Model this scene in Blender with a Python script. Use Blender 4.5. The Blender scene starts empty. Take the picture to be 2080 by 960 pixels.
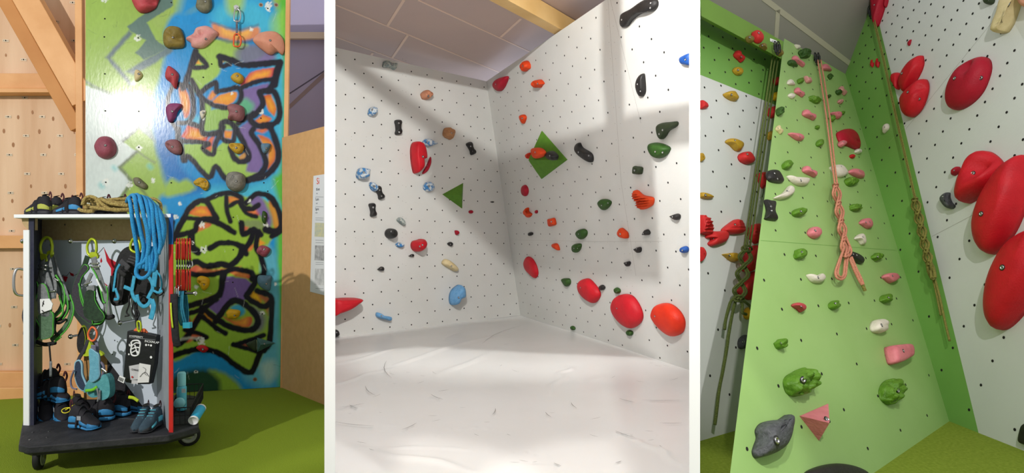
import bpy, bmesh, math, random
import numpy as np
from mathutils import Vector, Matrix, noise
from mathutils.bvhtree import BVHTree
random.seed(7)
SC = bpy.context.scene
COL = SC.collection
V = Vector

# ------------------------------------------------------------------ camera, world, lights, exposure
F, CX, CY, CAMH = 1200.0, 1040.0, 480.0, 1.13
cam_data = bpy.data.cameras.new('camera')
cam_data.sensor_width = 36.0
cam_data.lens = F * 36.0 / 2080.0
cam_data.clip_start = 0.05
cam = bpy.data.objects.new('camera', cam_data)
COL.objects.link(cam)
cam.location = (0, 0, CAMH)
cam.rotation_euler = (math.pi / 2, 0, 0)
SC.camera = cam
SC.view_settings.view_transform = 'Standard'
SC.view_settings.look = 'None'
SC.view_settings.gamma = 1.0
SC.view_settings.use_curve_mapping = False
SC.view_settings.exposure = 0.0

world = bpy.data.worlds.new('world')
SC.world = world
world.use_nodes = True
bg = world.node_tree.nodes['Background']
bg.inputs[0].default_value = (1.0, 1.0, 1.0, 1)
bg.inputs[1].default_value = 0.54

def lamp(name, kind, loc, energy, color=(1, .96, .9), size=.05, rot=None, size_y=None):
    l = bpy.data.lights.new(name, kind)
    l.energy = energy; l.color = color
    if kind == 'AREA':
        l.size = size
        if size_y: l.shape = 'RECTANGLE'; l.size_y = size_y
    else:
        l.shadow_soft_size = size
    o = bpy.data.objects.new(name, l); COL.objects.link(o)
    o.location = loc
    if rot: o.rotation_euler = rot
    return o
L_LEFT, L_MID, L_RIGHT = V((-3.2, -1.0, 3.0)), V((-.5, 2.0, 3.3)), V((1.3, .65, 3.0))
l = lamp('left_bay_lamp', 'SPOT', L_LEFT, 640, size=.035, rot=(V((-2.55, 4.2, 1.35)) - L_LEFT).to_track_quat('-Z', 'Y').to_euler())
l.data.spot_size = math.radians(56); l.data.spot_blend = .35
lm = lamp('middle_bay_lamp', 'SPOT', L_MID, 560, (1, .99, .96), size=.014, rot=(V((.15, 8, 1.9)) - L_MID).to_track_quat('-Z', 'Y').to_euler())
lm.data.spot_size = math.radians(82); lm.data.spot_blend = .4
for sx in (-1, 1):
    p = V((sx * .42, .75, 2.7)); l = lamp('partition_end_fill', 'SPOT', p, 190, size=.05, rot=(V((sx * .495, 1.6, 1.2)) - p).to_track_quat('-Z', 'Y').to_euler())  # added spots, only there to whiten the partition ends
    l.data.spot_size = math.radians(31); l.data.spot_blend = .35
lamp('right_bay_lamp', 'POINT', L_RIGHT, 190, (1, .98, .95), size=.02)
p = V((.3, -.3, 2.9)); l = lamp('right_bay_wall_fill', 'SPOT', p, 260, size=.05, rot=(V((1.3, 3.6, 1.2)) - p).to_track_quat('-Z', 'Y').to_euler())  # added fill that brightens the left wall of this bay
l.data.spot_size = math.radians(38); l.data.spot_blend = .6
lamp('middle_mat_fill', 'AREA', (0, 3.5, 3.3), 25, (.93, .97, 1), 1.0, (0, 0, 0))  # added area fill that lifts the brightness of the mat
lamp('daylight_behind_wall', 'AREA', (1.3, 9.6, 2.2), 60, (.62, .74, 1), 3.0, (math.radians(172), 0, 0))

# ------------------------------------------------------------------ projection helpers
def ray(px, py):
    return V(((px - CX) / F, 1.0, -(py - CY) / F))
CAM = V((0, 0, CAMH))
def at(px, py, d):
    return CAM + ray(px, py) * d
def floor_at(px, py, z=0.0):
    return at(px, py, (CAMH - z) * F / (py - CY))
class Plane:
    def __init__(s, p, n):
        s.p = V(p); s.n = V(n).normalized()
        if s.n.dot(CAM - s.p) < 0: s.n = -s.n
        s.u = V((0, 0, 1)).cross(s.n).normalized()
        s.v = s.n.cross(s.u).normalized()
    def cast(s, px, py, off=0.0):
        r = ray(px, py)
        q = s.p + s.n * off
        return CAM + r * ((q - CAM).dot(s.n) / r.dot(s.n))
    def base(s, px, py, off):          # point seen at this pixel when it stands `off` above the plane, dropped to the plane
        return s.cast(px, py, off) - s.n * off
def plane3(a, b, c):
    return Plane(a, (b - a).cross(c - a))

# ------------------------------------------------------------------ materials
def lin(c):
    return tuple(((x / 255) / 12.92 if x / 255 <= .04045 else ((x / 255 + .055) / 1.055) ** 2.4) for x in c)
MATS = {}
def mat(name, c1, c2=None, rough=.6, scale=8, bump=.0, bscale=40, metal=0, spec=.4, sharp=None, detail=4, stretch=None, coat=0, kind='noise', trans=0):
    if name in MATS: return MATS[name]
    m = bpy.data.materials.new(name); m.use_nodes = True
    nt = m.node_tree; b = nt.nodes['Principled BSDF']
    b.inputs['Roughness'].default_value = rough
    b.inputs['Metallic'].default_value = metal
    b.inputs['Specular IOR Level'].default_value = spec
    b.inputs['Coat Weight'].default_value = coat
    b.inputs['Transmission Weight'].default_value = trans
    c1 = lin(c1) + (1,); b.inputs['Base Color'].default_value = c1
    tc = nt.nodes.new('ShaderNodeTexCoord'); mp = nt.nodes.new('ShaderNodeMapping')
    nt.links.new(tc.outputs['Object'], mp.inputs[0])
    if stretch: mp.inputs['Scale'].default_value = stretch
    if c2:
        c2 = lin(c2) + (1,)
        if kind == 'noise':
            t = nt.nodes.new('ShaderNodeTexNoise'); t.inputs['Scale'].default_value = scale; t.inputs['Detail'].default_value = detail; out = t.outputs['Fac']
        elif kind == 'wave':
            t = nt.nodes.new('ShaderNodeTexWave'); t.inputs['Scale'].default_value = scale; t.inputs['Distortion'].default_value = 6; t.inputs['Detail'].default_value = detail; t.inputs['Detail Scale'].default_value = 1.2; out = t.outputs['Fac']
        else:
            t = nt.nodes.new('ShaderNodeTexVoronoi'); t.inputs['Scale'].default_value = scale; out = t.outputs['Distance']
        r = nt.nodes.new('ShaderNodeValToRGB')
        lo, hi = sharp if sharp else (.3, .7)
        r.color_ramp.elements[0].position = lo; r.color_ramp.elements[0].color = c1
        r.color_ramp.elements[1].position = hi; r.color_ramp.elements[1].color = c2
        nt.links.new(mp.outputs[0], t.inputs['Vector']); nt.links.new(out, r.inputs[0]); nt.links.new(r.outputs[0], b.inputs['Base Color'])
    if bump:
        t2 = nt.nodes.new('ShaderNodeTexNoise'); t2.inputs['Scale'].default_value = bscale; t2.inputs['Detail'].default_value = 5
        bn = nt.nodes.new('ShaderNodeBump'); bn.inputs['Strength'].default_value = bump; bn.inputs['Distance'].default_value = .01
        nt.links.new(mp.outputs[0], t2.inputs['Vector']); nt.links.new(t2.outputs['Fac'], bn.inputs['Height']); nt.links.new(bn.outputs[0], b.inputs['Normal'])
    MATS[name] = m
    return m
M_WALL = mat('painted_wall', (214, 214, 210), (208, 208, 203), .65, 2.0, .08, 60)
M_WALLR = mat('painted_wall_cool', (213, 215, 213), (207, 209, 208), .6, 2.0, .08, 60)
M_WHITE = mat('partition_white', (246, 246, 246), (243, 243, 243), .7, 3)
M_HOLE = mat('hole_black', (28, 26, 24), rough=.9)
M_SEAM = mat('panel_seam', (150, 146, 138), rough=.8)
M_PLY = mat('birch_plywood', (228, 194, 160), (204, 162, 124), .55, 1.5, .1, 30, sharp=(.35, .75), detail=8, stretch=(5, 5, .45))
M_KNOT = mat('wood_knot', (150, 104, 66), (176, 128, 88), .6, 60)
M_PINE = mat('pine_timber', (232, 178, 122), (214, 156, 98), .5, 2.2, .08, 30, detail=6, stretch=(2, 2, 2))
M_PINE2 = mat('yellow_glulam', (226, 190, 128), (214, 174, 108), .5, 3, .05, 30, detail=6)
M_MDF = mat('fibreboard', (216, 170, 116), (206, 160, 106), .55, 25, .05, 90)
M_GREEN = mat('green_wall_paint', (154, 190, 116), (146, 183, 107), .5, 2.5, .05, 60)
M_GREEN2 = mat('deep_green_wall_paint', (122, 170, 86), (114, 163, 78), .5, 2.5, .05, 60)
M_CARPET = mat('green_carpet', (146, 166, 54), (126, 148, 38), .95, 240, .8, 300, spec=.1)
M_CARPET2 = mat('olive_carpet', (142, 160, 60), (122, 142, 44), .95, 60, .6, 200, spec=.1)
M_VINYL = mat('vinyl_mat', (234, 234, 232), (228, 228, 225), .32, 1.4, .12, 5, spec=.5, sharp=(.35, .7))
M_CEIL = mat('ceiling_panel', (192, 170, 160), (184, 164, 158), .6, 1.2)
M_CEILR = mat('grey_ceiling_panel', (142, 140, 130), (134, 132, 124), .6, 1.2)
M_BATTEN = mat('ceiling_joint', (222, 198, 180), rough=.6)
M_BATTENR = mat('grey_ceiling_joint', (176, 172, 152), rough=.6)
M_METAL = mat('steel', (190, 190, 190), rough=.3, metal=1)
M_DMETAL = mat('dark_steel', (60, 60, 62), rough=.4, metal=.8)
M_BLACK = mat('black_plastic', (22, 22, 24), rough=.5, bump=.1)
HM = {
 'red': mat('hold_red', (206, 26, 40), (186, 20, 34), .5, 9, .25, 120, spec=.3),
 'crimson': mat('hold_crimson', (176, 18, 44), (158, 14, 38), .55, 9, .25, 120, spec=.3),
 'coral': mat('hold_coral', (214, 52, 52), (196, 42, 44), .55, 9, .25, 120, spec=.3),
 'orange': mat('hold_orange', (226, 74, 22), (206, 58, 14), .55, 9, .25, 120, spec=.3),
 'redorange': mat('hold_red_orange', (222, 52, 20), (206, 40, 16), .5, 9, .15, 120, spec=.3),
 'black': mat('hold_black', (26, 24, 24), (38, 36, 35), .45, 20, .3, 140),
 'green': mat('hold_green', (46, 86, 22), (36, 70, 16), .55, 20, .3, 120),
 'dkgreen': mat('hold_dark_green', (52, 66, 40), (40, 54, 30), .55, 20, .3, 120),
 'volume': mat('volume_green', (88, 136, 34), (78, 124, 28), .7, 20, .3, 180),
 'leaf': mat('hold_leaf_green', (98, 142, 38), (78, 122, 24), .5, 30, .5, 90),
 'darkleaf': mat('hold_darker_leaf', (54, 92, 26), (40, 74, 18), .5, 30, .5, 90),
 'blue': mat('hold_blue', (26, 82, 160), (20, 70, 146), .5, 20, .2, 120),
 'marble': mat('hold_blue_marble', (60, 128, 188), (206, 214, 216), .5, 26, .2, 120, sharp=(.46, .56)),
 'sky': mat('hold_light_blue', (92, 152, 204), (120, 172, 214), .5, 30, .4, 90),
 'speck': mat('hold_speckled_grey', (128, 142, 142), (180, 186, 178), .6, 40, .3, 90, sharp=(.45, .6)),
 'peach': mat('hold_peach', (206, 142, 110), (190, 126, 94), .6, 20, .3, 90),
 'tan': mat('hold_tan', (192, 142, 98), (172, 120, 78), .6, 30, .5, 60),
 'bone': mat('hold_bone', (222, 204, 160), (206, 186, 138), .6, 20, .2, 90),
 'white': mat('hold_white', (226, 218, 204), (212, 204, 188), .55, 20, .3, 90),
 'pink': mat('hold_pink', (222, 130, 138), (206, 112, 122), .55, 16, .3, 90),
 'rose': mat('hold_pale_rose', (226, 178, 164), (206, 132, 130), .55, 9, .25, 90),
 'salmon': mat('hold_salmon', (220, 158, 130), (204, 132, 108), .6, 7, .3, 60),
 'mustard': mat('hold_mustard', (196, 158, 48), (176, 138, 34), .55, 20, .3, 90),
 'olive': mat('hold_olive_brown', (142, 122, 56), (112, 96, 40), .55, 18, .4, 60),
 'yellow': mat('hold_yellow', (230, 182, 30), (214, 164, 20), .5, 20, .2, 90),
 'maroon': mat('hold_maroon', (160, 82, 98), (128, 56, 74), .55, 12, .4, 60),
 'dustyred': mat('hold_dusty_red', (196, 76, 82), (168, 58, 66), .55, 12, .3, 60),
 'mauve': mat('hold_mauve', (156, 104, 108), (130, 84, 88), .6, 14, .4, 60),
 'plum': mat('hold_plum', (150, 72, 116), (128, 56, 98), .55, 14, .3, 60),
 'stone': mat('hold_stone_grey', (140, 138, 130), (108, 106, 100), .7, 40, .5, 80),
 'grey': mat('hold_graphite', (86, 88, 92), (62, 64, 68), .6, 60, .5, 90),
 'teal': mat('hold_slate_teal', (84, 124, 120), (64, 100, 100), .55, 20, .3, 60),
 'slate': mat('hold_slate_blue', (100, 136, 158), (78, 112, 136), .55, 20, .3, 60),
 'khaki': mat('hold_khaki_grey', (128, 124, 100), (96, 94, 74), .6, 20, .4, 60),
 'rope': mat('hold_x', (1, 1, 1)),
}

# ------------------------------------------------------------------ object helpers
def tag(o, label=None, cat=None, group=None, kind=None):
    if label: o['label'] = label
    if cat: o['category'] = cat
    if group: o['group'] = group
    if kind: o['kind'] = kind
    return o
def link(name, me, parent=None, loc=None):
    o = bpy.data.objects.new(name, me); COL.objects.link(o)
    if loc is not None: o.location = loc
    if parent: o.parent = parent
    return o
def empty(name, loc, label=None, cat=None, group=None):
    o = bpy.data.objects.new(name, None); COL.objects.link(o); o.location = loc; o.empty_display_size = .05
    return tag(o, label, cat, group)
class MB:
    """collects geometry in world coordinates; build() makes one mesh object"""
    def __init__(s): s.v = []; s.f = []; s.m = []; s.mats = []; s.sm = []
    def mi(s, m):
        if m not in s.mats: s.mats.append(m)
        return s.mats.index(m)
    def add(s, vs, fs, m, smooth=False):
        k = len(s.v); s.v += [V(p) for p in vs]; i = s.mi(m)
        for f in fs: s.f.append([a + k for a in f]); s.m.append(i); s.sm.append(smooth)
    def prism(s, pts, off, m):
        """closed slab: polygon pts extruded by vector off"""
        n = len(pts); off = V(off)
        a = [V(p) for p in pts]; b = [p + off for p in a]
        s.add(a + b, [list(range(n)), list(range(2 * n - 1, n - 1, -1))] + [[i, i + n, (i + 1) % n + n, (i + 1) % n] for i in range(n)], m)
    def box(s, c, hx, hy, hz, m, ax=None):
        c = V(c); X, Y, Z = ax if ax else (V((1, 0, 0)), V((0, 1, 0)), V((0, 0, 1)))
        P = [c - X * hx - Y * hy - Z * hz, c + X * hx - Y * hy - Z * hz, c + X * hx + Y * hy - Z * hz, c - X * hx + Y * hy - Z * hz]
        s.prism(P, Z * 2 * hz, m)
    def beam(s, a, b, w, h, m, up=V((0, 0, 1))):
        a = V(a); b = V(b); d = (b - a).normalized(); x = d.cross(up).normalized(); z = x.cross(d)
        s.prism([a - x * w / 2 - z * h / 2, a + x * w / 2 - z * h / 2, a + x * w / 2 + z * h / 2, a - x * w / 2 + z * h / 2], b - a, m)
    def disk(s, c, n, r, m, seg=8, h=0):
        n = V(n).normalized(); x = n.orthogonal().normalized(); y = n.cross(x); c = V(c)
        s.add([c + (x * math.cos(2 * math.pi * i / seg) + y * math.sin(2 * math.pi * i / seg)) * r for i in range(seg)], [list(range(seg))], m)
    def cyl(s, a, b, r, m, seg=16, r2=None, caps=True):
        a = V(a); b = V(b); d = (b - a).normalized(); x = d.orthogonal().normalized(); y = d.cross(x)
        r2 = r if r2 is None else r2
        A = [a + (x * math.cos(2 * math.pi * i / seg) + y * math.sin(2 * math.pi * i / seg)) * r for i in range(seg)]
        B = [b + (x * math.cos(2 * math.pi * i / seg) + y * math.sin(2 * math.pi * i / seg)) * r2 for i in range(seg)]
        s.add(A + B, [[i, (i + 1) % seg, (i + 1) % seg + seg, i + seg] for i in range(seg)], m, True)
        if caps: s.add(A, [list(range(seg))[::-1]], m); s.add(B, [list(range(seg))], m)
    def lathe(s, c, ax, prof, m, seg=20):
        c = V(c); ax = V(ax).normalized(); x = ax.orthogonal().normalized(); y = ax.cross(x); vs = []; n = len(prof)
        for r, h in prof:
            vs += [c + ax * h + (x * math.cos(2 * math.pi * i / seg) + y * math.sin(2 * math.pi * i / seg)) * r for i in range(seg)]
        s.add(vs, [[k * seg + i, k * seg + (i + 1) % seg, (k + 1) * seg + (i + 1) % seg, (k + 1) * seg + i] for k in range(n - 1) for i in range(seg)], m, True)
    def sweep(s, pts, rw, rt, m, seg=8, wdir=None, closed=False, caps=True, twist=0):
        """tube / strap: elliptical section, half width rw, half thickness rt; wdir = function or None"""
        pts = [V(p) for p in pts]; n = len(pts); vs = []
        if n < 2: return
        prevx = None
        for i, p in enumerate(pts):
            if closed: t = (pts[(i + 1) % n] - pts[i - 1])
            else: t = pts[min(i + 1, n - 1)] - pts[max(i - 1, 0)]
            if t.length < 1e-9: t = V((0, 0, 1))
            t.normalize()
            if wdir is not None:
                x = t.cross(V(wdir))
                if x.length < 1e-3: x = t.orthogonal()
                x.normalize()
                if prevx is not None and x.dot(prevx) < 0: x = -x
            else:
                x = (prevx - t * prevx.dot(t)) if prevx is not None else t.orthogonal()
                if x.length < 1e-6: x = t.orthogonal()
                x.normalize()
            prevx = x; y = t.cross(x)
            a = rw[i] if hasattr(rw, '__len__') else rw
            for k in range(seg):
                q = 2 * math.pi * k / seg
                vs.append(p + x * math.cos(q) * a + y * math.sin(q) * rt)
        fs = []
        for i in range(n if closed else n - 1):
            j = (i + 1) % n
            for k in range(seg): fs.append([i * seg + k, i * seg + (k + 1) % seg, j * seg + (k + 1) % seg, j * seg + k])
        if caps and not closed: fs += [list(range(seg))[::-1], [(n - 1) * seg + k for k in range(seg)]]
        s.add(vs, fs, m, True)
    def build(s, name, parent=None, origin=None, fix=True, bevel=0):
        pos = V((0, 0, 0))
        if parent is not None: pos = world_loc(parent)
        o0 = V(origin) if origin is not None else (pos if parent is not None else V((0, 0, 0)))
        me = bpy.data.meshes.new(name)
        me.from_pydata([tuple(p - o0) for p in s.v], [], s.f)
        for m in s.mats: me.materials.append(m)
        me.polygons.foreach_set('material_index', s.m); me.polygons.foreach_set('use_smooth', s.sm)
        if fix:
            bm = bmesh.new(); bm.from_mesh(me); bmesh.ops.recalc_face_normals(bm, faces=bm.faces); bm.to_mesh(me); bm.free()
        me.update()
        o = link(name, me, parent, o0 - pos)
        if bevel:
            b = o.modifiers.new('bevel', 'BEVEL'); b.width = bevel; b.segments = 2; b.limit_method = 'ANGLE'
        return o
def world_loc(o):
    p = V(o.location)
    while o.parent: o = o.parent; p += V(o.location)
    return p
def catmull(pts, n=6, closed=False):
    P = [V(p) if len(p) == 3 else V((p[0], p[1], 0)) for p in pts]; N = len(P); out = []
    rng = range(N) if closed else range(N - 1)
    for i in rng:
        p0 = P[(i - 1) % N] if closed or i > 0 else P[0] * 2 - P[1]
        p1 = P[i]; p2 = P[(i + 1) % N]
        p3 = P[(i + 2) % N] if closed or i + 2 < N else P[-1] * 2 - P[-2]
        for k in range(n):
            t = k / n
            out.append(.5 * ((2 * p1) + (p2 - p0) * t + (2 * p0 - 5 * p1 + 4 * p2 - p3) * t * t + (3 * p1 - p0 - 3 * p2 + p3) * t ** 3))
    if not closed: out.append(P[-1])
    return out

# ------------------------------------------------------------------ bolt-hole lattices (fitted to the panels' own grid)
def fit_h(corr):
    A = []
    for (i, j), (x, y) in corr:
        A.append([i, j, 1, 0, 0, 0, -x * i, -x * j, -x]); A.append([0, 0, 0, i, j, 1, -y * i, -y * j, -y])
    A = np.array(A, float)
    # condition
    _, _, vt = np.linalg.svd(A / np.abs(A).max(axis=1, keepdims=True)); return vt[-1].reshape(3, 3)
def apply_h(H, i, j):
    p = H @ np.array([i, j, 1.0]); return p[0] / p[2], p[1] / p[2]
def inside(poly, x, y):
    c = False; n = len(poly)
    for k in range(n):
        x1, y1 = poly[k]; x2, y2 = poly[(k + 1) % n]
        if (y1 > y) != (y2 > y) and x < (x2 - x1) * (y - y1) / (y2 - y1) + x1: c = not c
    return c
def holes(mb, pl, H, cols, rows, poly, r, parity=0, mod=2, phase=None, ring=None):
    for a, ci in enumerate(cols):
        for j in rows:
            if mod == 2 and (a + j + parity) % 2: continue
            x, y = apply_h(H, ci, j)
            if inside(poly, x, y):
                p = pl.cast(x, y)
                if ring: mb.disk(p + pl.n * .0006, pl.n, r * 1.7, ring, 8)
                mb.disk(p + pl.n * .0012, pl.n, r, M_HOLE, 7)

# ------------------------------------------------------------------ climbing holds
BOLT = None
def bolt_mesh():
    global BOLT
    if BOLT: return BOLT
    mb = MB()
    mb.lathe((0, 0, 0), (0, 0, 1), [(.95, .0), (.95, .28), (.75, .45), (.62, .40), (.58, .15), (.0, .12)], M_METAL, 14)
    mb.lathe((0, 0, 0), (0, 0, 1), [(1.3, .0), (1.3, .2), (.95, .22)], M_DMETAL, 14)
    mb.lathe((0, 0, 0), (0, 0, 1), [(.3, .16), (.0, .17)], M_HOLE, 6)
    o = mb.build('bolt'); BOLT = o.data; bpy.data.objects.remove(o); return BOLT
SHAPES = {
 'ell': [(math.cos(a * math.pi / 6), math.sin(a * math.pi / 6)) for a in range(12)],
 'egg': [(1, 0), (.8, .62), (.25, .98), (-.45, .85), (-.93, .45), (-1, 0), (-.93, -.45), (-.45, -.85), (.25, -.98), (.8, -.62)],
 'tear': [(1, 0), (.6, .36), (.1, .78), (-.4, 1), (-.85, .72), (-1, 0), (-.85, -.72), (-.4, -1), (.1, -.78), (.6, -.36)],
 'bone': [(-1, -.1), (-.95, .75), (-.7, 1), (-.35, .82), (.3, .7), (.7, .95), (.95, .8), (1, 0), (.95, -.75), (.7, -.95), (.3, -.6), (-.3, -.6), (-.7, -.95), (-.95, -.8)],
 'bean': [(-1, -.5), (-.9, .35), (-.4, .75), (.3, .8), (.85, .9), (1, .3), (.85, -.3), (.3, -.35), (-.2, -.35), (-.6, -.9), (-.9, -.95)],
 'wedge': [(-1, .35), (-.6, .9), (.1, 1), (.8, .75), (1, .1), (.7, -.55), (.1, -.95), (-.35, -.6), (-.8, -.35)],
 'box': [(-1, -.8), (-.9, .85), (-.2, 1), (.7, .9), (1, .5), (.95, -.7), (.5, -1), (-.4, -.95)],
 'drop': [(0, -1), (.5, -.6), (.95, 0), (.85, .6), (.3, 1), (-.3, .98), (-.85, .6), (-.95, 0), (-.5, -.55)],
}
PROF = {
 'dome': [(1, 0), (.995, .22), (.96, .42), (.88, .62), (.75, .79), (.58, .91), (.38, .98), (.18, 1)],
 'flat': [(1, 0), (.995, .35), (.965, .62), (.9, .83), (.78, .94), (.6, 1), (.4, 1.02), (.2, 1.03)],
 'pyr': [(1, 0), (.985, .05), (.9, .13), (.75, .28), (.58, .45), (.4, .62), (.22, .8), (.1, .92)],
 'shell': [(1, 0), (.99, .25), (.93, .45), (.82, .58), (.66, .72), (.48, .85), (.3, .95), (.15, 1)],
}
def hold(pl, pts, h, color, label, kind='dome', bolts=(), group=None, lump=0, freq=18, n=5, center=None, straight=False, pockets=(), name='climbing_hold', boltr=.0065, base_off=0, cat='climbing hold', rings=1, ridge=0):
    """pts: outline as seen; stands on plane pl (base_off = it is bolted on a volume that high)"""
    m = HM[color] if isinstance(color, str) else color
    if straight:
        P = []
        for i in range(len(pts)):
            a = pts[i]; b = pts[(i + 1) % len(pts)]
            for k in range(6): P.append((a[0] + (b[0] - a[0]) * k / 6, a[1] + (b[1] - a[1]) * k / 6))
    else: P = [(p.x, p.y) for p in catmull(pts, n, True)]
    c = center or (sum(p[0] for p in P) / len(P), sum(p[1] for p in P) / len(P))
    off = base_off + h * .35
    B = [pl.base(x, y, off) for x, y in P]
    o0 = pl.base(c[0], c[1], off)
    cc = pl.base(c[0], c[1], base_off + h * .8)
    prof = list(PROF[kind])
    if rings > 1:
        q = []
        for a, b in zip(prof[:-1], prof[1:]):
            for k in range(rings): q.append((a[0] + (b[0] - a[0]) * k / rings, a[1] + (b[1] - a[1]) * k / rings))
        prof = q + [prof[-1]]
    up = pl.n; vs = []
    sh = cc - o0
    pk = [(pl.base(x, y, base_off + h * .8), r, d) for x, y, r, d in pockets]
    seed = V((c[0] * .37, c[1] * .71, 3.3))
    def disp(p, s_, hh):
        hv = hh * h
        for q, r, d in pk:
            e = (p - q).length / r
            hv -= d * h * math.exp(-e * e * 1.6) * min(1, hh * 1.6)
        if ridge: hv *= 1 - ridge * abs(math.sin((p - o0).dot(pl.v) * 150)) * .5 * hh
        return max(hv, 0.0)
    for si, (s_, hh) in enumerate(prof):
        for b in B:
            p = o0 + (b - o0) * s_ + sh * (1 - s_)
            hv = disp(p, s_, hh)
            q = p + up * (hv + base_off)
            if lump and si > 0:
                nv = noise.noise((q - o0) * freq + seed)
                cell = noise.voronoi((q - o0) * freq + seed)[0][0] if lump > .3 else .4
                q += up * (h * lump * (nv * .35 + (.5 - min(cell, .9) ** 2 * 1.6) * .6)) * min(1, hh * 1.5)
                q += (b - o0) * (min(lump, .45) * .2 * nv) * s_
            vs.append(q)
    N = len(B); K = len(prof)
    apex = cc + up * (disp(cc, 0, 1.0) + base_off)
    vs.append(apex)
    fs = [[k * N + i, k * N + (i + 1) % N, (k + 1) * N + (i + 1) % N, (k + 1) * N + i] for k in range(K - 1) for i in range(N)]
    fs += [[(K - 1) * N + i, (K - 1) * N + (i + 1) % N, K * N] for i in range(N)]
    fs.append(list(range(N))[::-1])
    mb = MB(); mb.add(vs, fs, m, True)
    o = mb.build(name, origin=o0 + up * base_off)
    if straight or kind == 'pyr':
        for pol in o.data.polygons: pol.use_smooth = False if kind == 'pyr' else True
    tag(o, label, cat, group)
    if bolts:
        bv = BVHTree.FromPolygons(mb.v, mb.f)
        for (bx, by) in bolts:
            hit, nrm, _, _ = bv.ray_cast(CAM, ray(bx, by).normalized())
            if hit is None: continue
            if nrm.dot(up) < 0: nrm = -nrm
            nn = (nrm * .6 + up).normalized()
            bo = link('bolt', bolt_mesh(), o)
            bo.location = hit - nn * boltr * .0 - V(o.location)
            bo.rotation_euler = nn.to_track_quat('Z', 'Y').to_euler(); bo.scale = (boltr,) * 3
            bo['label'] = 'steel bolt'
    return o
def sh(shape, cx, cy, w, h, ang=0, jit=0, seed=0):
    a = math.radians(ang); R = random.Random(seed * 31 + int(cx * 7 + cy)); out = []
    if shape == 'rock':
        src = []
        for k in range(11):
            q = 2 * math.pi * k / 11; r = R.uniform(.78, 1.06); src.append((r * math.cos(q), r * math.sin(q)))
    else: src = SHAPES[shape]
    for x, y in src:
        if jit: x *= R.uniform(1 - jit, 1 + jit); y *= R.uniform(1 - jit, 1 + jit)
        x *= w / 2; y *= h / 2
        out.append((cx + x * math.cos(a) - y * math.sin(a), cy + x * math.sin(a) + y * math.cos(a)))
    return out
# ================================================================== THE THREE BAYS
def slab(name, pl, px, m, thick=.025, extra=None, kind='structure', label=None):
    mb = MB(); mb.prism([pl.cast(x, y) for x, y in px], -pl.n * thick, m)
    if extra: extra(mb)
    o = mb.build(name, fix=False); 
    if kind: o['kind'] = kind
    if label: o['label'] = label
    return o

# ---- partition walls between the bays (their narrow white ends face the hall)
def partition(name, a, b, tn):
    near, far = 1.6, 9.6
    ra, rb = (a - CX) / F, (b - CX) / F
    mid = (ra + rb) / 2
    mb = MB()
    P = [V((ra * near, near, 0)), V((rb * near, near, 0)), V((mid * far + .035, far, 0)), V((mid * far - .035, far, 0))]
    mb.prism(P, (0, 0, 4.2), M_WHITE)
    o = mb.build(name); o['kind'] = 'structure'; o['label'] = 'thin white partition wall between two climbing bays'
partition('wall_partition_left', 659, 681, 0)
partition('wall_partition_right', 1400, 1422, 0)
RL, RR = (670 - CX) / F, (1411 - CX) / F

# ---- floors
def floor_poly(name, pts, m, z=0):
    mb = MB(); mb.prism([V((x, y, z)) for x, y in pts], (0, 0, -.05), m)
    o = mb.build(name); o['kind'] = 'structure'; return o
floor_poly('floor_left', [(-6, -1), (RL * -1 * -1 * 0 - .3, -1), (RL * 1.4, 1.4), (RL * 9.6, 9.6), (-6, 9.6)], M_CARPET)
floor_poly('floor_right', [(.3, -1), (6, -1), (6, 9.6), (RR * 9.6, 9.6), (RR * 1.4, 1.4)], M_CARPET2)

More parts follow.
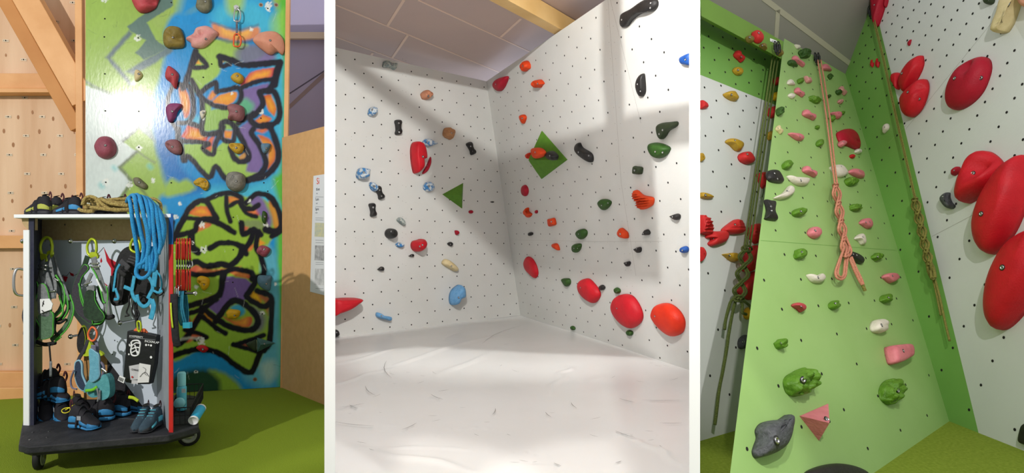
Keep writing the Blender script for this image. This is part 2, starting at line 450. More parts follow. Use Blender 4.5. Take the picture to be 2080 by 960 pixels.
# middle floor: vinyl mat with creases, modelled as relief
def middle_floor():
    creases = [((800, 740), (1040, 670), .018, 9), ((870, 770), (1010, 712), .013, 10), ((1010, 705), (1060, 690), .012, 6), ((681, 780), (800, 745), .010, 7),
        ((681, 906), (960, 912), .008, 4), ((760, 915), (960, 955), .016, 7), ((742, 786), (763, 806), .009, 2.2), ((816, 876), (846, 862), .010, 2), ((875, 803), (900, 814), .010, 2),
        ((890, 797), (912, 794), .006, 1.5), ((1000, 845), (1006, 832), .01, 1.6), ((1130, 765), (1165, 745), .012, 6), ((1110, 800), (1150, 760), .010, 8), ((1300, 895), (1385, 945), .018, 6),
        ((1258, 812), (1290, 820), .010, 2.5), ((1250, 878), (1290, 892), .010, 3), ((1108, 840), (1120, 850), .008, 2), ((1160, 820), (1172, 832), .008, 2), ((1305, 815), (1380, 815), .007, 2),
        ((1125, 944), (1140, 950), .008, 2), ((1250, 944), (1262, 940), .009, 2), ((1340, 862), (1385, 862), .006, 1.6), ((690, 830), (740, 822), .009, 3), ((710, 825), (728, 832), .007, 3), ((785, 735), (796, 770), .007, 2), ((1190, 780), (1240, 760), .006, 5),
        ((690, 700), (760, 690), .004, 4), ((900, 690), (950, 665), .006, 5), ((1060, 662), (980, 700), .008, 3), ((681, 860), (760, 868), .006, 2), ((840, 700), (681, 740), .008, 7), ((920, 870), (1000, 870), .007, 4), ((1220, 700), (1150, 690), .004, 5)]
    cr = [(np.array(floor_at(*a)[:2]), np.array(floor_at(*b)[:2]), h, w) for a, b, h, w in creases]
    NU, NV = 260, 330
    vs = []; us = np.linspace(0, 1, NU + 1); ys = 1.35 * (8.9 / 1.35) ** np.linspace(0, 1, NV + 1)
    X = np.zeros((NV + 1, NU + 1)); Y = np.zeros_like(X)
    for k, y in enumerate(ys):
        x0, x1 = RL * y + .01, RR * y - .01
        X[k] = x0 + (x1 - x0) * us; Y[k] = y
    Z = np.zeros_like(X)
    rs = np.random.RandomState(3)
    for _ in range(70):
        a = rs.uniform(0, math.pi); x0 = rs.uniform(-2, 2.5); y0 = rs.uniform(2, 8.5); L = rs.uniform(.06, .4)
        d = np.array([math.cos(a) * 1, math.sin(a) * .6]); p = np.array([x0, y0]); cr.append((p, p + d * L, rs.uniform(.002, .006) * rs.choice([-1, 1]), rs.uniform(1, 3)))
    for a, b, h, w in cr:
        d = b - a; L2 = (d ** 2).sum() + 1e-9
        t = np.clip(((X - a[0]) * d[0] + (Y - a[1]) * d[1]) / L2, 0, 1)
        qx = a[0] + d[0] * t + .02 * np.sin(t * 9 + a[0] * 5); qy = a[1] + d[1] * t + .015 * np.sin(t * 7 + a[1])
        D = np.hypot(X - qx, Y - qy); sig = w * .004
        Z += h * 1.1 * np.exp(-(D / sig) ** 2) * (.35 + .65 * np.sin(np.pi * np.clip(t, .03, .97)))
    Z += .004 * np.sin(X * 2.1 + Y * 1.3) * np.sin(Y * 1.7)
    v = np.stack([X, Y, Z], -1).reshape(-1, 3)
    W = NU + 1
    f = []
    for k in range(NV):
        for i in range(NU): f.append((k * W + i, k * W + i + 1, (k + 1) * W + i + 1, (k + 1) * W + i))
    me = bpy.data.meshes.new('floor'); me.from_pydata(v.tolist(), [], f); me.materials.append(M_VINYL)
    me.polygons.foreach_set('use_smooth', [True] * len(f)); me.update()
    o = link('floor', me); o['kind'] = 'structure'; o['label'] = 'creased white vinyl landing mat'
    mb = MB(); m = mat('scuff_crease_tone', (150, 148, 144), rough=.8); rs = np.random.RandomState(9)
    def scuff_shade(a, b, w):
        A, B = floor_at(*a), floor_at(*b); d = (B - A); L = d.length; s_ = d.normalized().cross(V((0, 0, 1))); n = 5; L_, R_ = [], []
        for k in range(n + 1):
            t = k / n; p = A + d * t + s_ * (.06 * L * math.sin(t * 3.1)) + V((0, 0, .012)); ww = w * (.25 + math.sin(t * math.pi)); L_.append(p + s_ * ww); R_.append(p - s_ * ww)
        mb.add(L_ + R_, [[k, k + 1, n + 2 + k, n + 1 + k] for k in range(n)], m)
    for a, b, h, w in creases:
        if w <= 3: scuff_shade(a, b, .0022)  # dark strokes along short creases paint in their shadow
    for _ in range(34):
        x, y = rs.uniform(700, 1380), rs.uniform(735, 950); a = rs.uniform(-.9, .9); l = rs.uniform(5, 22); scuff_shade((x, y), (x + l * math.cos(a), y + l * math.sin(a) * .6), .0012)
    sm = mb.build('scuffs_crease_shade', o)
middle_floor()

# ---- middle bay walls
C0 = floor_at(1057, 640)
Lb, Rb = floor_at(681, 686), floor_at(1400, 751)
uL = (C0 - Lb).normalized()
P_ML = Plane(C0, V((0, 0, 1)).cross(uL))
T0 = P_ML.cast(988, 165)
P_MR = plane3(C0, Rb, T0)
HML = fit_h([((0, 0), (682.5, 112.5)), ((0, 14), (682.5, 470)), ((0, 20), (681, 624)), ((2, 0), (720.5, 120.7)), ((8.6, 0), (836.2, 145)), ((8.6, 14), (836.5, 471)), ((22.6, 18), (1034.8, 555.5)), ((22.6, 22), (1035.7, 636.5)), ((6, 20), (792, 615.5)), ((21.6, 15), (1023, 495.5)), ((1, 3), (701.5, 192)), ((13.6, 3), (913.7, 228))])
HMR = fit_h([((0, 0), (1232, 326.7)), ((0, 2), (1239.5, 385.7)), ((0, 4), (1247, 445)), ((1, 1), (1250, 353.5)), ((1, 3), (1258, 414)), ((1, -1), (1242.5, 292.5)), ((-1, 1), (1220.7, 359)), ((-2, 2), (1210, 390)), ((-1, 5), (1235.7, 474)), ((-5, 5), (1182, 474.5)), ((-9, 5), (1135, 475)), ((-13, 5), (1096, 475)), ((-19, 5), (1046, 475.5)),
    ((1, -3), (1235.5, 226.5)), ((1, -5), (1227.7, 162.7)), ((1, -7), (1219.7, 98)), ((1, -9), (1212, 36.7)), ((0, 6), (1255, 505.7)), ((-1, 7), (1244, 533)), ((0, 8), (1263.5, 562.7)), ((-2, 12), (1249, 668)), ((2.62, 4), (1288.7, 442.5)), ((4.62, 4), (1325.5, 440.5)), ((3.62, -1), (1286.5, 280))])
polyL = [(679, 96), (988, 165), (1057, 640), (679, 687)]
def exL(mb):
    holes(mb, P_ML, HML, range(0, 8), range(-2, 26), [(681, 100), (815, 128), (815, 668), (681, 683)], .0095)
    holes(mb, P_ML, HML, [8.6 + k for k in range(0, 16)], range(-2, 26), [(822, 132), (984, 165), (1052, 636), (822, 668)], .0095)
    for y0 in range(120, 670, 32):
        for x in (817.5, 824.5):
            if (x, y0): p = P_ML.cast(x, y0 + (3 if x > 820 else 0)); mb.disk(p + P_ML.n * .001, P_ML.n, .0035, M_SEAM, 6)
    for x in range(684, 1050, 19):
        for yy in (482.5, 489): p = P_ML.cast(x, yy); mb.disk(p + P_ML.n * .001, P_ML.n, .0035, M_SEAM, 6)
    for x in range(684, 1000, 30):
        for yy in (276, 283): p = P_ML.cast(x, yy + (x - 684) * .03); mb.disk(p + P_ML.n * .001, P_ML.n, .0035, M_SEAM, 6)
slab('wall_left', P_ML, polyL, M_WALL, extra=exL, label='white climbing wall left of the middle bay corner')
polyR = [(988, 165), (1306, -52), (1404, -52), (1404, 753), (1057, 640)]
def seam_line(mb, pl, a, b, w=.0012, m=None):
    A, B = pl.cast(*a) + pl.n * .0008, pl.cast(*b) + pl.n * .0008
    d = (B - A).normalized().cross(pl.n) * w
    mb.add([A - d, A + d, B + d, B - d], [[0, 1, 2, 3]], m or M_SEAM)
def exR(mb):
    holes(mb, P_MR, HMR, range(-26, 2), range(-20, 20), [(993, 168), (1225, 8), (1250, 8), (1276, 400), (1300, 712), (1060, 638)], .0095, parity=0)
    holes(mb, P_MR, HMR, [2.62 + k for k in range(0, 6)], range(-14, 20), [(1248, 0), (1330, 0), (1404, 300), (1404, 745), (1302, 715), (1280, 400)], .0095)
    seam_line(mb, P_MR, (1235, 0), (1262, 372)); seam_line(mb, P_MR, (1240, 0), (1302, 250)); seam_line(mb, P_MR, (1262, 372), (1292, 560)); seam_line(mb, P_MR, (1160, 490), (1345, 490), .0008)
    seam_line(mb, P_MR, (1045, 487), (1160, 489), .0006)
    for k in range(26):
        for yy in (483, 492): p = P_MR.cast(1050 + k * (7 + k * .18), yy); mb.disk(p + P_MR.n * .001, P_MR.n, .003, M_SEAM, 6)
    for y in range(20, 700, 33):
        for dx in (-5, 6): p = P_MR.cast(1236 + y * .073 + dx, y); mb.disk(p + P_MR.n * .001, P_MR.n, .0035, M_SEAM, 6)
slab('wall_right', P_MR, polyR, M_WALL, extra=exR, label='white overhanging climbing wall right of the middle bay corner')

# ---- middle bay ceiling, battens and glulam beam
ZC = 3.40
def ceil_at(px, py, z=ZC): return at(px, py, (z - CAMH) * F / (CY - py))
mb = MB()
mb.prism([V((RL * 1.7, 1.7, ZC)), V((RR * 1.7, 1.7, ZC)), V((RR * 10.2 + .2, 10.2, ZC)), V((RL * 10.2 - .2, 10.2, ZC))], (0, 0, .05), M_CEIL)
for a, b, w in [((683, 10), (1125, 192), .022), ((683, 75), (990, 190), .022), ((850, 0), (1200, 162), .022), ((820, 0), (787, 52), .03), ((829, 70), (797, 117), .03), ((757, 107), (748, 122), .03), ((1058, 38), (1017, 75), .03)]:
    A, B = ceil_at(*a), ceil_at(*b); d = (B - A).normalized().cross(V((0, 0, 1))) * w / 2
    mb.prism([A - d, A + d, B + d, B - d], (0, 0, -.004), M_BATTEN)
o = mb.build('ceiling'); o['kind'] = 'structure'
mb = MB()
zb = 3.22
A, B = ceil_at(992, 0, zb), ceil_at(1120, 67, zb); A2 = ceil_at(1031, 0, zb); dirb = (B - A).normalized()
wv = (A2 - A); wv -= dirb * wv.dot(dirb)
A = A - dirb * 2.0; B = B + dirb * 1.0
mb.prism([A, A + wv, B + wv, B], (0, 0, ZC - zb - .005), M_PINE2)
o = mb.build('glulam_beam', bevel=.004); tag(o, 'yellow glulam roof beam under the panelled ceiling of the middle bay', 'beam')
mb = MB()
for px in (1137, 1142): 
    p = ceil_at(px, 46, 3.30); mb.disk(p, (0, -1, 0), .006, M_KNOT, 6)

# ---- boards added out of frame, cut to throw shade bands on walls and floor
def shadow_board(name, poly, L, y0, thick=.02, label=''):
    """flat board hung at depth y0, cut where the lines from the lamp to these wall points pass"""
    P = []
    for q in poly:
        t = (y0 - L.y) / (q.y - L.y); P.append(L + (q - L) * t)
    mb = MB(); mb.prism(P, (0, -thick, 0), M_PINE)
    o = mb.build(name); tag(o, label, 'ceiling board'); return o
ml = lambda *a: P_ML.cast(*a); mr = lambda *a: P_MR.cast(*a)
shadow_board('shade_blocker', [ml(660, 92), ml(702, 103), ml(890, 238), ml(1014, 322), mr(1014, 322), mr(1230, 252), mr(1262, 236), mr(1420, 203), mr(1420, 290), mr(1320, 300), mr(1338, 568), mr(1180, 558), mr(1047, 540), ml(1047, 547), ml(870, 378), ml(872, 268), ml(660, 115)], L_MID, 2.75, .015, 'added shadow-casting board out of view above the middle bay')
shadow_board('shade_blocker', [mr(1222, -40), mr(1257, -40), mr(1259, 60), mr(1264, 236), mr(1232, 250), mr(1222, 150), mr(1221, 60)], L_MID, 2.75, .015, 'narrow added shadow-casting board out of view above the middle bay')
fa = lambda x, y: floor_at(x, y)
shadow_board('shade_blocker', [fa(650, 691), fa(681, 690), fa(850, 667), fa(1057, 644), fa(1330, 728), fa(1290, 722), fa(1060, 712), fa(850, 701), fa(681, 722), fa(650, 727)], L_MID, 2.75, .015, 'long added shadow-casting board hung lowest above the middle bay')

# ---- right bay
CR = floor_at(1928, 855); AR = floor_at(1775, 960)
AR = CR + (AR - CR) * 2.55
TR = at(1717, 150, 5.2)
P_RM = plane3(CR, AR, TR)
ER = floor_at(2080, 915)
P_RS = plane3(CR, ER, TR)
B1, B2 = floor_at(1422, 895), floor_at(1487, 876)
UR = P_RS.cast(1774, 0)
best = None
for k in range(400):
    d = 3.5 + k * .01
    L2 = at(1593, 85, d); pl = plane3(B1, B2, L2); L1 = pl.cast(1440, 0)
    c = Plane(TR, (UR - TR).cross(L1 - TR)); e = abs((L2 - TR).dot(c.n))
    if best is None or e < best[0]: best = (e, d, pl, c)
P_RL, P_RC = best[2], best[3]
HRM = fit_h([((2, 6), (1723.7, 932.7)), ((4, 6), (1798, 890.5)), ((6, 6), (1857, 856.6)), ((8, 6), (1906, 830.6)), ((3, 5), (1750, 816.5)), ((7, 5), (1863.5, 771)), ((2, 4), (1706, 748.8)), ((4, 4), (1770, 730)), ((1, 3), (1665.5, 685)), ((3, 3), (1731.7, 672)), ((7, 3), (1832.7, 653.7)), ((4, 2), (1751, 611.7)), ((8, 2), (1840, 604.5)), ((-1, 1), (1591, 568)), ((3, 1), (1717.5, 565)), ((2, 0), (1685, 520.5)), ((8, 0), (1818, 526.5)), ((-2, 0), (1557, 515)), ((-2, 2), (1545, 631)), ((-2, 4), (1528, 797.5))])
_T = [((0, 0), (1672, 382)), ((2, 0), (1714, 392)), ((4, 0), (1751, 400.7)), ((1, 1), (1697, 414.7)), ((0, 2), (1677.7, 442)), ((2, 2), (1723.5, 449)), ((-1, 1), (1651, 405.7)), ((4, 2), (1775, 430)), ((1, -2.4), (1698.7, 306)), ((0, -2), (1668, 333.7)), ((2, -2), (1719.7, 330)), ((-4, 2), (1594.7, 468)), ((-4, -3), (1577, 307))]
HRM2 = fit_h([((0, 0), (1606, 470)), ((8, 0), (1805, 485)), ((8, -14), (1716, 180)), ((0, -14), (1598, 130)), ((4, -4), (1697, 355))])
HRS = fit_h([((0, 0), (2011, 853.4)), ((0, 2), (1976.5, 725)), ((0, 4), (1948, 619)), ((0, 6), (1924, 531)), ((0, 8), (1903, 452.7)), ((0, 10), (1886, 389)), ((0, 12), (1871, 334)), ((1, 1), (2042, 797.6)), ((1, 3), (2002.5, 669.5)), ((1, 5), (1970.5, 565)), ((1, 7), (1944, 478.5)), ((1, 11), (1902, 340)), ((1, 13), (1885.7, 287.5)), ((2, 1.999), (2058, 745)), ((3, 13), (1919, 289)), ((5, 13), (1960, 291)), ((7, 13), (2011.5, 294)), ((5, 15), (1936.7, 234.5)), ((7, 15), (1981, 230)), ((9, 15), (2037.5, 224.5)), ((-1, 1), (1948.3, 764.5)), ((-1, 3), (1919.5, 642))])
HRL = fit_h([((0, 0), (1432.7, 276)), ((0, 1), (1444.5, 237.7)), ((0, 3), (1464, 173)), ((0, 5), (1479.5, 122)), ((1, 0), (1469.5, 266)), ((1, -2), (1448, 349)), ((1, 3), (1492.7, 173)), ((2, 0), (1502, 257)), ((2, 2), (1516, 194)), ((2, -3), (1475.7, 380)), ((3, 0), (1531.7, 249.5)), ((3, -3), (1511, 363)), ((3, -7), (1471, 588.5)), ((3, -9), (1442, 754)), ((3, -10), (1424, 856.6)), ((2, -6), (1438, 554)), ((4, -8), (1503.7, 622.7)), ((4, -10), (1480, 791))])
main_px = [(1593, 78), (1717, 150)]
mb = MB()
main = [P_RM.cast(1593, 78), TR, CR, AR]
# bottom-left corner: where the panel's left edge line meets the floor
q0, q1 = P_RM.cast(1593, 78), P_RM.cast(1483, 960); q1 = q0 + (q1 - q0) * (q0.z / (q0.z - q1.z))
main[3] = q1
mb.prism(main, V((.46, 1, .12)).normalized() * .06, M_GREEN)
polyM = [(1594, 82), (1716, 152), (1925, 850), (1770, 958), (1485, 958)]
def clip_top(y0, y1): return None
holes(mb, P_RM, HRM, range(-5, 10), range(-1, 9), [(1545, 503), (1822, 510), (1925, 850), (1770, 958), (1487, 958)], .0085)
holes(mb, P_RM, HRM2, range(-1, 11), range(-20, 1), [(1597, 90), (1716, 155), (1818, 500), (1547, 490)], .0075)
seam_line(mb, P_RM, (1545, 488), (1818, 508), .0014, M_GREEN2)
o = mb.build('wall_main_slab', fix=False); o['kind'] = 'structure'; o['label'] = 'light green leaning climbing slab'
# side wall: deep green strip in the corner, white beyond
edge = [(1773, 10), (1988, 880)]
def sidepoly(px): return [P_RS.cast(x, y) for x, y in px]
mb = MB()
e0, e1 = P_RS.cast(1772, 0), P_RS.cast(1988, 880); 
e1 = e0 + (e1 - e0) * (e0.z / (e0.z - e1.z))
t0 = UR
mb.prism([TR, UR, e1, CR], -P_RS.n * .025, M_GREEN2)
tE = UR + (UR - TR) * 1.6
nearF = CR + (ER - CR) * 3.2
mb.prism([UR, tE, V((nearF.x + (tE.x - UR.x), nearF.y, 4.0)), nearF, e1], -P_RS.n * .025, M_WALLR)
holes(mb, P_RS, HRS, range(-9, 12), range(-3, 34), [(1720, 152), (1768, 20), (1790, -2), (2085, -2), (2085, 905), (1985, 872), (1930, 850)], .009)
seam_line(mb, P_RS, (1840, 262), (2060, -10), .001); seam_line(mb, P_RS, (1893, 480), (1985, 432), .001); seam_line(mb, P_RS, (1805, 290), (1840, 255), .001, M_GREEN)
o = mb.build('wall_side', fix=False); o['kind'] = 'structure'; o['label'] = 'white climbing wall with deep green strip in the corner'
# left wall of the right bay: white below, green above
mb = MB()
lw = lambda x, y: P_RL.cast(x, y)
q = lambda a, b: a + (b - a) * (a.z / (a.z - b.z))
lt, rt = lw(1423, 152), lw(1640, 239)
mb.prism([lt, rt, q(rt, lw(1560, 860)), q(lt, lw(1423, 890))], -P_RL.n * .02, M_WALLR)
mb.prism([lw(1423, -10), lw(1440, 0), lw(1640, 111), rt, lt], -P_RL.n * .02, M_GREEN2)
holes(mb, P_RL, HRL, [x * .5 for x in range(-4, 14)], range(-11, 9), [(1424, 5), (1440, 5), (1590, 90), (1590, 240), (1500, 868), (1424, 890)], .0085, mod=1) if False else holes(mb, P_RL, HRL, range(-4, 8), range(-11, 9), [(1424, 5), (1440, 5), (1590, 90), (1575, 240), (1500, 868), (1424, 890)], .0085, mod=1)
o = mb.build('wall_left_bay', fix=False); o['kind'] = 'structure'; o['label'] = 'white climbing wall with deep green band on top'
# protruding green fascia at the top
mb = MB()
fo = .16
P_F = Plane(P_RL.p + P_RL.n * fo, P_RL.n)
fp = [P_F.cast(1424, -10), P_F.cast(1440, 0), P_F.cast(1590, 84), P_F.cast(1588, 120), P_F.cast(1424, 32)]
mb.prism(fp, V((.36, 1, .2)).normalized() * .16, mat('mid_green_wall_paint', (116, 156, 60), (110, 148, 56), .5, 2.5, .05, 60))
o = mb.build('trim_1', fix=True); o['kind'] = 'structure'; o['label'] = 'olive green box fascia along the wall top'
# ceiling of the right bay
mb = MB()
cc = lambda x, y: P_RC.cast(x, y)
mb.prism([cc(1424, -60), cc(1424, 0), cc(1640, 130), cc(1760, 200), cc(1790, 0), cc(1796, -60)], -P_RC.n * .04, M_CEILR)
def batt(a, b, w):
    A, B = cc(*a), cc(*b); d = (B - A).normalized().cross(P_RC.n) * w / 2
    mb.prism([A - d, A + d, B + d, B - d], P_RC.n * .004, M_BATTENR)
batt((1550, -4), (1730, 132), .04); batt((1580, 20), (1576, 80), .04)
o = mb.build('ceiling_right'); o['kind'] = 'structure'

# ---- left bay: plywood wall, timbers, painted board, batten, dark backdrop, fibreboard door
BA, BB = floor_at(385, 796), floor_at(568, 786)
P_B = Plane(BA, (BB - BA).cross(V((0, 0, 1))))
nb = P_B.n
P_W = Plane(BA - nb * .30, nb)
def down(p): return V((p.x, p.y, 0))
mb = MB()
a, b = P_W.cast(-60, 100), P_W.cast(230, 100)
mb.prism([V((a.x, a.y, 0)), V((b.x, b.y, 0)), V((b.x, b.y, 3.3)), V((a.x, a.y, 3.3))], -nb * .02, M_PLY)
Mt = mat('tnut_plate', (206, 190, 166), rough=.5, metal=.2)
for k in range(-7, 16):
    y = 237 + 38.6 * k
    for i in range(-1, 4):
        x = 17 + 1.2 * k + (35 if k % 2 else 0) + 69 * i
        if not (-5 < x < 168) or y > 760: continue
        p = P_W.cast(x, y) + nb * .001; ux, uz = P_W.u, V((0, 0, 1))
        ux = V((nb.y, -nb.x, 0)) * -1 if False else nb.cross(uz)
        mb.prism([p - ux * .019 - uz * .009, p + ux * .019 - uz * .009, p + ux * .019 + uz * .009, p - ux * .019 + uz * .009], nb * .002, Mt)
        mb.disk(p + nb * .003, nb, .005, M_HOLE, 8); mb.disk(p + nb * .003 + ux * .012, nb, .0022, M_HOLE, 6); mb.disk(p + nb * .003 - ux * .012, nb, .0022, M_HOLE, 6)
rk = random.Random(5)
for (x, y) in [(37, 238), (108, 241), (8, 266), (27, 294), (100, 297), (80, 267), (151, 269), (63, 378), (133, 378), (25, 408), (71, 15), (98, 33), (7, 445), (12, 112), (70, 125), (66, 228), (43, 562), (150, 612), (25, 800), (52, 610), (20, 660), (148, 500)]:
    p = P_W.cast(x, y) + nb * .0012; uz = V((0, 0, 1)); ux = nb.cross(uz); r = rk.uniform(.007, .013)
    mb.add([p + ux * math.cos(t * .785) * r * .7 + uz * math.sin(t * .785) * r * 1.5 for t in range(8)], [list(range(8))], M_KNOT)
o = mb.build('wall_back', fix=True); o['kind'] = 'structure'; o['label'] = 'bare plywood wall with steel nut plates'
def timber(name, a, b, w, h, label, off, m=None, offp=P_B):
    pa = offp.cast(*a, off); pb = offp.cast(*b, off); mb = MB()
    mb.beam(pa, pb, w, h, m or M_PINE, up=nb)
    o = mb.build(name, bevel=.004); return tag(o, label, 'timber beam')
S_ = 4.1 / 1200
timber('wooden_brace', (41, -30), (176, 209), 45 * S_, .10, 'broad diagonal pinkish timber brace, nearer of the two, over the plywood wall', -.08)
timber('wooden_brace', (6, -10), (160, 262), 26 * S_, .06, 'shaded underside of the broad brace, modelled as a narrow timber behind it', -.165, mat('shaded_underside_timber', (206, 146, 84), (190, 128, 68), .6, 3, .1, 30))  # separate strip for the brace's shaded underside; its darker tone is painted shade
timber('wooden_rail', (-60, 166), (110, 166), 32 * S_, .05, 'upper horizontal pine rail ending at the diagonal brace', -.25)
timber('wooden_rail', (-60, 187), (130, 187), 9 * S_, .11, 'thin pine ledge below the upper rail', -.235)
timber('wooden_rail', (-60, 491), (60, 491), 27 * S_, .06, 'horizontal pine rail at cart-top height behind the equipment cart', -.26)
timber('wooden_rail', (-60, 769), (175, 769), 32 * S_, .06, 'pale horizontal pine rail low on the plywood wall', -.26)
timber('wooden_rail', (-60, 801), (175, 799), 28 * S_, .02, 'pine kickboard along the foot of the plywood wall', -.10)
timber('wooden_post', (162, -40), (168, 810), 13 * S_, .05, 'slim vertical pine post against the left edge of the painted board', -.045)
# backdrop right of the board
mb = MB()
P_K = Plane(BA - nb * .9, nb)
mb.prism([P_K.cast(560, -60), P_K.cast(672, -60), P_K.cast(672, 420), P_K.cast(560, 420)], -nb * .02, mat('blue_grey_panel', (176, 170, 204), (162, 162, 200), .6, 1.5))
seamd = mat('dark_panel_seam', (92, 88, 110), rough=.8)
seam_line(mb, P_K, (588, 190), (662, 142), .006, seamd); 
A, B = P_K.cast(588, 222) + nb * .002, P_K.cast(664, 152) + nb * .002
mb.add([A, P_K.cast(588, 212) + nb * .002, P_K.cast(664, 140) + nb * .002, B], [[0, 1, 2, 3]], mat('brown_stripe', (150, 134, 140), rough=.8))
o = mb.build('wall_far'); o['kind'] = 'structure'; o['label'] = 'blue-grey panelled wall beyond the door'
mb = MB(); mb.beam(P_K.cast(575, 73, .05), P_K.cast(672, 73, .05), 13 * .0044, .04, mat('pale_batten', (214, 196, 180), rough=.6), up=nb)
tag(mb.build('wooden_batten'), 'short pale horizontal batten on the blue-grey wall', 'timber beam')
mb = MB()
mb.beam(P_B.cast(586, -40, -.01), P_B.cast(574.5, 786, -.01), 7.5 * .0037, .06, M_PINE, up=nb)
o = mb.build('door_frame_1'); o['kind'] = 'structure'
D0, D1 = floor_at(573, 787), floor_at(659, 822)
P_D = Plane(D0, (D1 - D0).cross(V((0, 0, 1))))
D2 = D0 + (D1 - D0) * 1.0
mb = MB()
ztop = P_D.cast(600, 272).z
mb.prism([D0, D2, D2 + V((0, 0, ztop)), D0 + V((0, 0, ztop))], -P_D.n * .02, M_MDF)
o = mb.build('door_1'); o['kind'] = 'structure'; o['label'] = 'plain fibreboard door'
door = o
for y in (335, 701):
    mb = MB(); p = P_B.cast(578.5, y, .02)
    mb.cyl(p - V((0, 0, .035)), p + V((0, 0, .035)), .006, M_METAL, 10); mb.cyl(p - V((0, 0, .04)), p - V((0, 0, .035)), .008, M_METAL, 10); mb.cyl(p + V((0, 0, .035)), p + V((0, 0, .04)), .008, M_METAL, 10)
    mb.box(p - nb * .006, .012, .001, .03, M_METAL)
    h = mb.build('hinge', door); h['label'] = 'steel hinge'
# ================================================================== PAINTED BOARD (spray-painted mural as vertex paint on one board)
def mural():
    x0, x1, y0, y1, st = 168.0, 586.0, -44.0, 800.0, 1.45
    nx = int((x1 - x0) / st) + 1; ny = int((y1 - y0) / st) + 1
    gx = np.linspace(x0, x1, nx); gy = np.linspace(y0, y1, ny); X, Y = np.meshgrid(gx, gy)
    rs = np.random.RandomState(1)
    def sm(n):
        a = rs.rand(n, n); ix = np.linspace(0, n - 1.001, nx); iy = np.linspace(0, n - 1.001, ny)
        i0 = iy.astype(int)[:, None]; j0 = ix.astype(int)[None]; fy = (iy[:, None] - i0); fx = (ix[None] - j0)
        return (a[i0, j0] * (1 - fx) + a[i0, j0 + 1] * fx) * (1 - fy) + (a[i0 + 1, j0] * (1 - fx) + a[i0 + 1, j0 + 1] * fx) * fy
    wob = (sm(60) - .5) * 2.2; wob2 = (sm(90) - .5) * 2.2
    C = np.zeros((ny, nx, 3)); C[:] = lin((150, 182, 84))
    def comp(alpha, col, sl):
        c = np.array(lin(col)); C[sl] = C[sl] * (1 - alpha[..., None]) + c * alpha[..., None]
    def box(pts, pad):
        a = np.array(pts, float); return (slice(max(0, int((a[:, 1].min() - pad - y0) / st)), max(0, int((a[:, 1].max() + pad - y0) / st) + 2)), slice(max(0, int((a[:, 0].min() - pad - x0) / st)), max(0, int((a[:, 0].max() + pad - x0) / st) + 2)))
    def seg(PX, PY, a, b):
        dx, dy = b[0] - a[0], b[1] - a[1]; t = np.clip(((PX - a[0]) * dx + (PY - a[1]) * dy) / (dx * dx + dy * dy + 1e-9), 0, 1)
        return np.hypot(PX - a[0] - dx * t, PY - a[1] - dy * t)
    def poly(pts, col, soft=2.0, curve=False, a=1.0):
        if curve: pts = [(p.x, p.y) for p in catmull(pts, 4, True)]
        sl = box(pts, soft + 4); PX = X[sl] + wob[sl]; PY = Y[sl] + wob2[sl]
        ins = np.zeros(PX.shape, bool); d = np.full(PX.shape, 1e9); n = len(pts)
        for i in range(n):
            p, q = pts[i], pts[(i + 1) % n]; d = np.minimum(d, seg(PX, PY, p, q))
            if p[1] != q[1]:
                c = (p[1] > PY) != (q[1] > PY); ins ^= c & (PX < (q[0] - p[0]) * (PY - p[1]) / (q[1] - p[1]) + p[0])
        sd = np.where(ins, d, -d); comp(np.clip(.5 + sd / soft / 2, 0, 1) * a, col, sl)
    def stroke(pts, w, col=(34, 34, 44), soft=2.0, curve=True, a=.95):
        if w >= 6 and sum(col) < 140: w += 3; a = 1.0
        if curve and len(pts) > 2: pts = [(p.x, p.y) for p in catmull(pts, 4)]
        sl = box(pts, w + soft + 4); PX = X[sl] + wob[sl]; PY = Y[sl] + wob2[sl]; d = np.full(PX.shape, 1e9)
        for p, q in zip(pts[:-1], pts[1:]): d = np.minimum(d, seg(PX, PY, p, q))
        comp(np.clip(.5 + (w / 2 - d) / soft / 1.5, 0, 1) * a, col, sl)
    def grad(pts, cin, cout, soft=2.0, curve=True, edge=6):
        poly(pts, cout, soft, curve)
        a = np.array(pts); c = a.mean(0); inner = [tuple(c + (p - c) * .62) for p in a]
        poly(inner, cin, edge, curve)
    BL, CY_, DK = (34, 142, 206), (78, 188, 216), (34, 34, 46)
    OR, RD, PU, GR = (232, 162, 52), (196, 84, 74), (124, 104, 160), (150, 184, 82)
    # --- ground colours
    poly([(160, 168), (198, 182), (232, 195), (250, 215), (290, 228), (280, 262), (250, 288), (277, 307), (240, 340), (264, 367), (242, 402), (236, 470), (160, 470)], (206, 218, 216), 1.6)
    poly([(352, 30), (400, 18), (448, -60), (530, -60), (560, 20), (590, 60), (592, 810), (350, 810), (340, 445), (318, 440), (322, 408), (330, 396), (345, 385), (338, 345), (322, 310), (309, 250), (312, 195), (328, 150), (336, 100), (334, 60)], BL, 6, True)
    poly([(440, 10), (520, 0), (572, 60), (578, 130), (560, 130), (520, 70), (470, 50), (436, 60)], CY_, 16, True, .8)
    poly([(548, 130), (592, 120), (592, 460), (520, 420), (470, 395), (420, 400), (430, 380), (520, 372), (560, 330)], CY_, 10, True, .85)
    poly([(330, 150), (340, 120), (352, 110), (360, 150), (345, 180), (330, 200)], (30, 140, 215), 8, True, .8)
    poly([(330, 200), (350, 230), (352, 290), (365, 330), (385, 360), (420, 385), (350, 392), (322, 320), (312, 250)], (26, 110, 186), 7, True, .9)
    poly([(345, 30), (395, -50), (340, -60), (310, -60), (300, 30), (330, 60)], (152, 180, 92), 7, True)
    poly([(395, -60), (450, -60), (440, 5), (400, 20), (360, 40)], BL, 12, True)
    poly([(455, -60), (500, -60), (495, 10), (480, 30), (462, 18)], (156, 196, 110), 8, True)
    poly([(348, 362), (362, 368), (380, 364), (396, 384), (340, 400), (335, 380)], GR, 5, True)
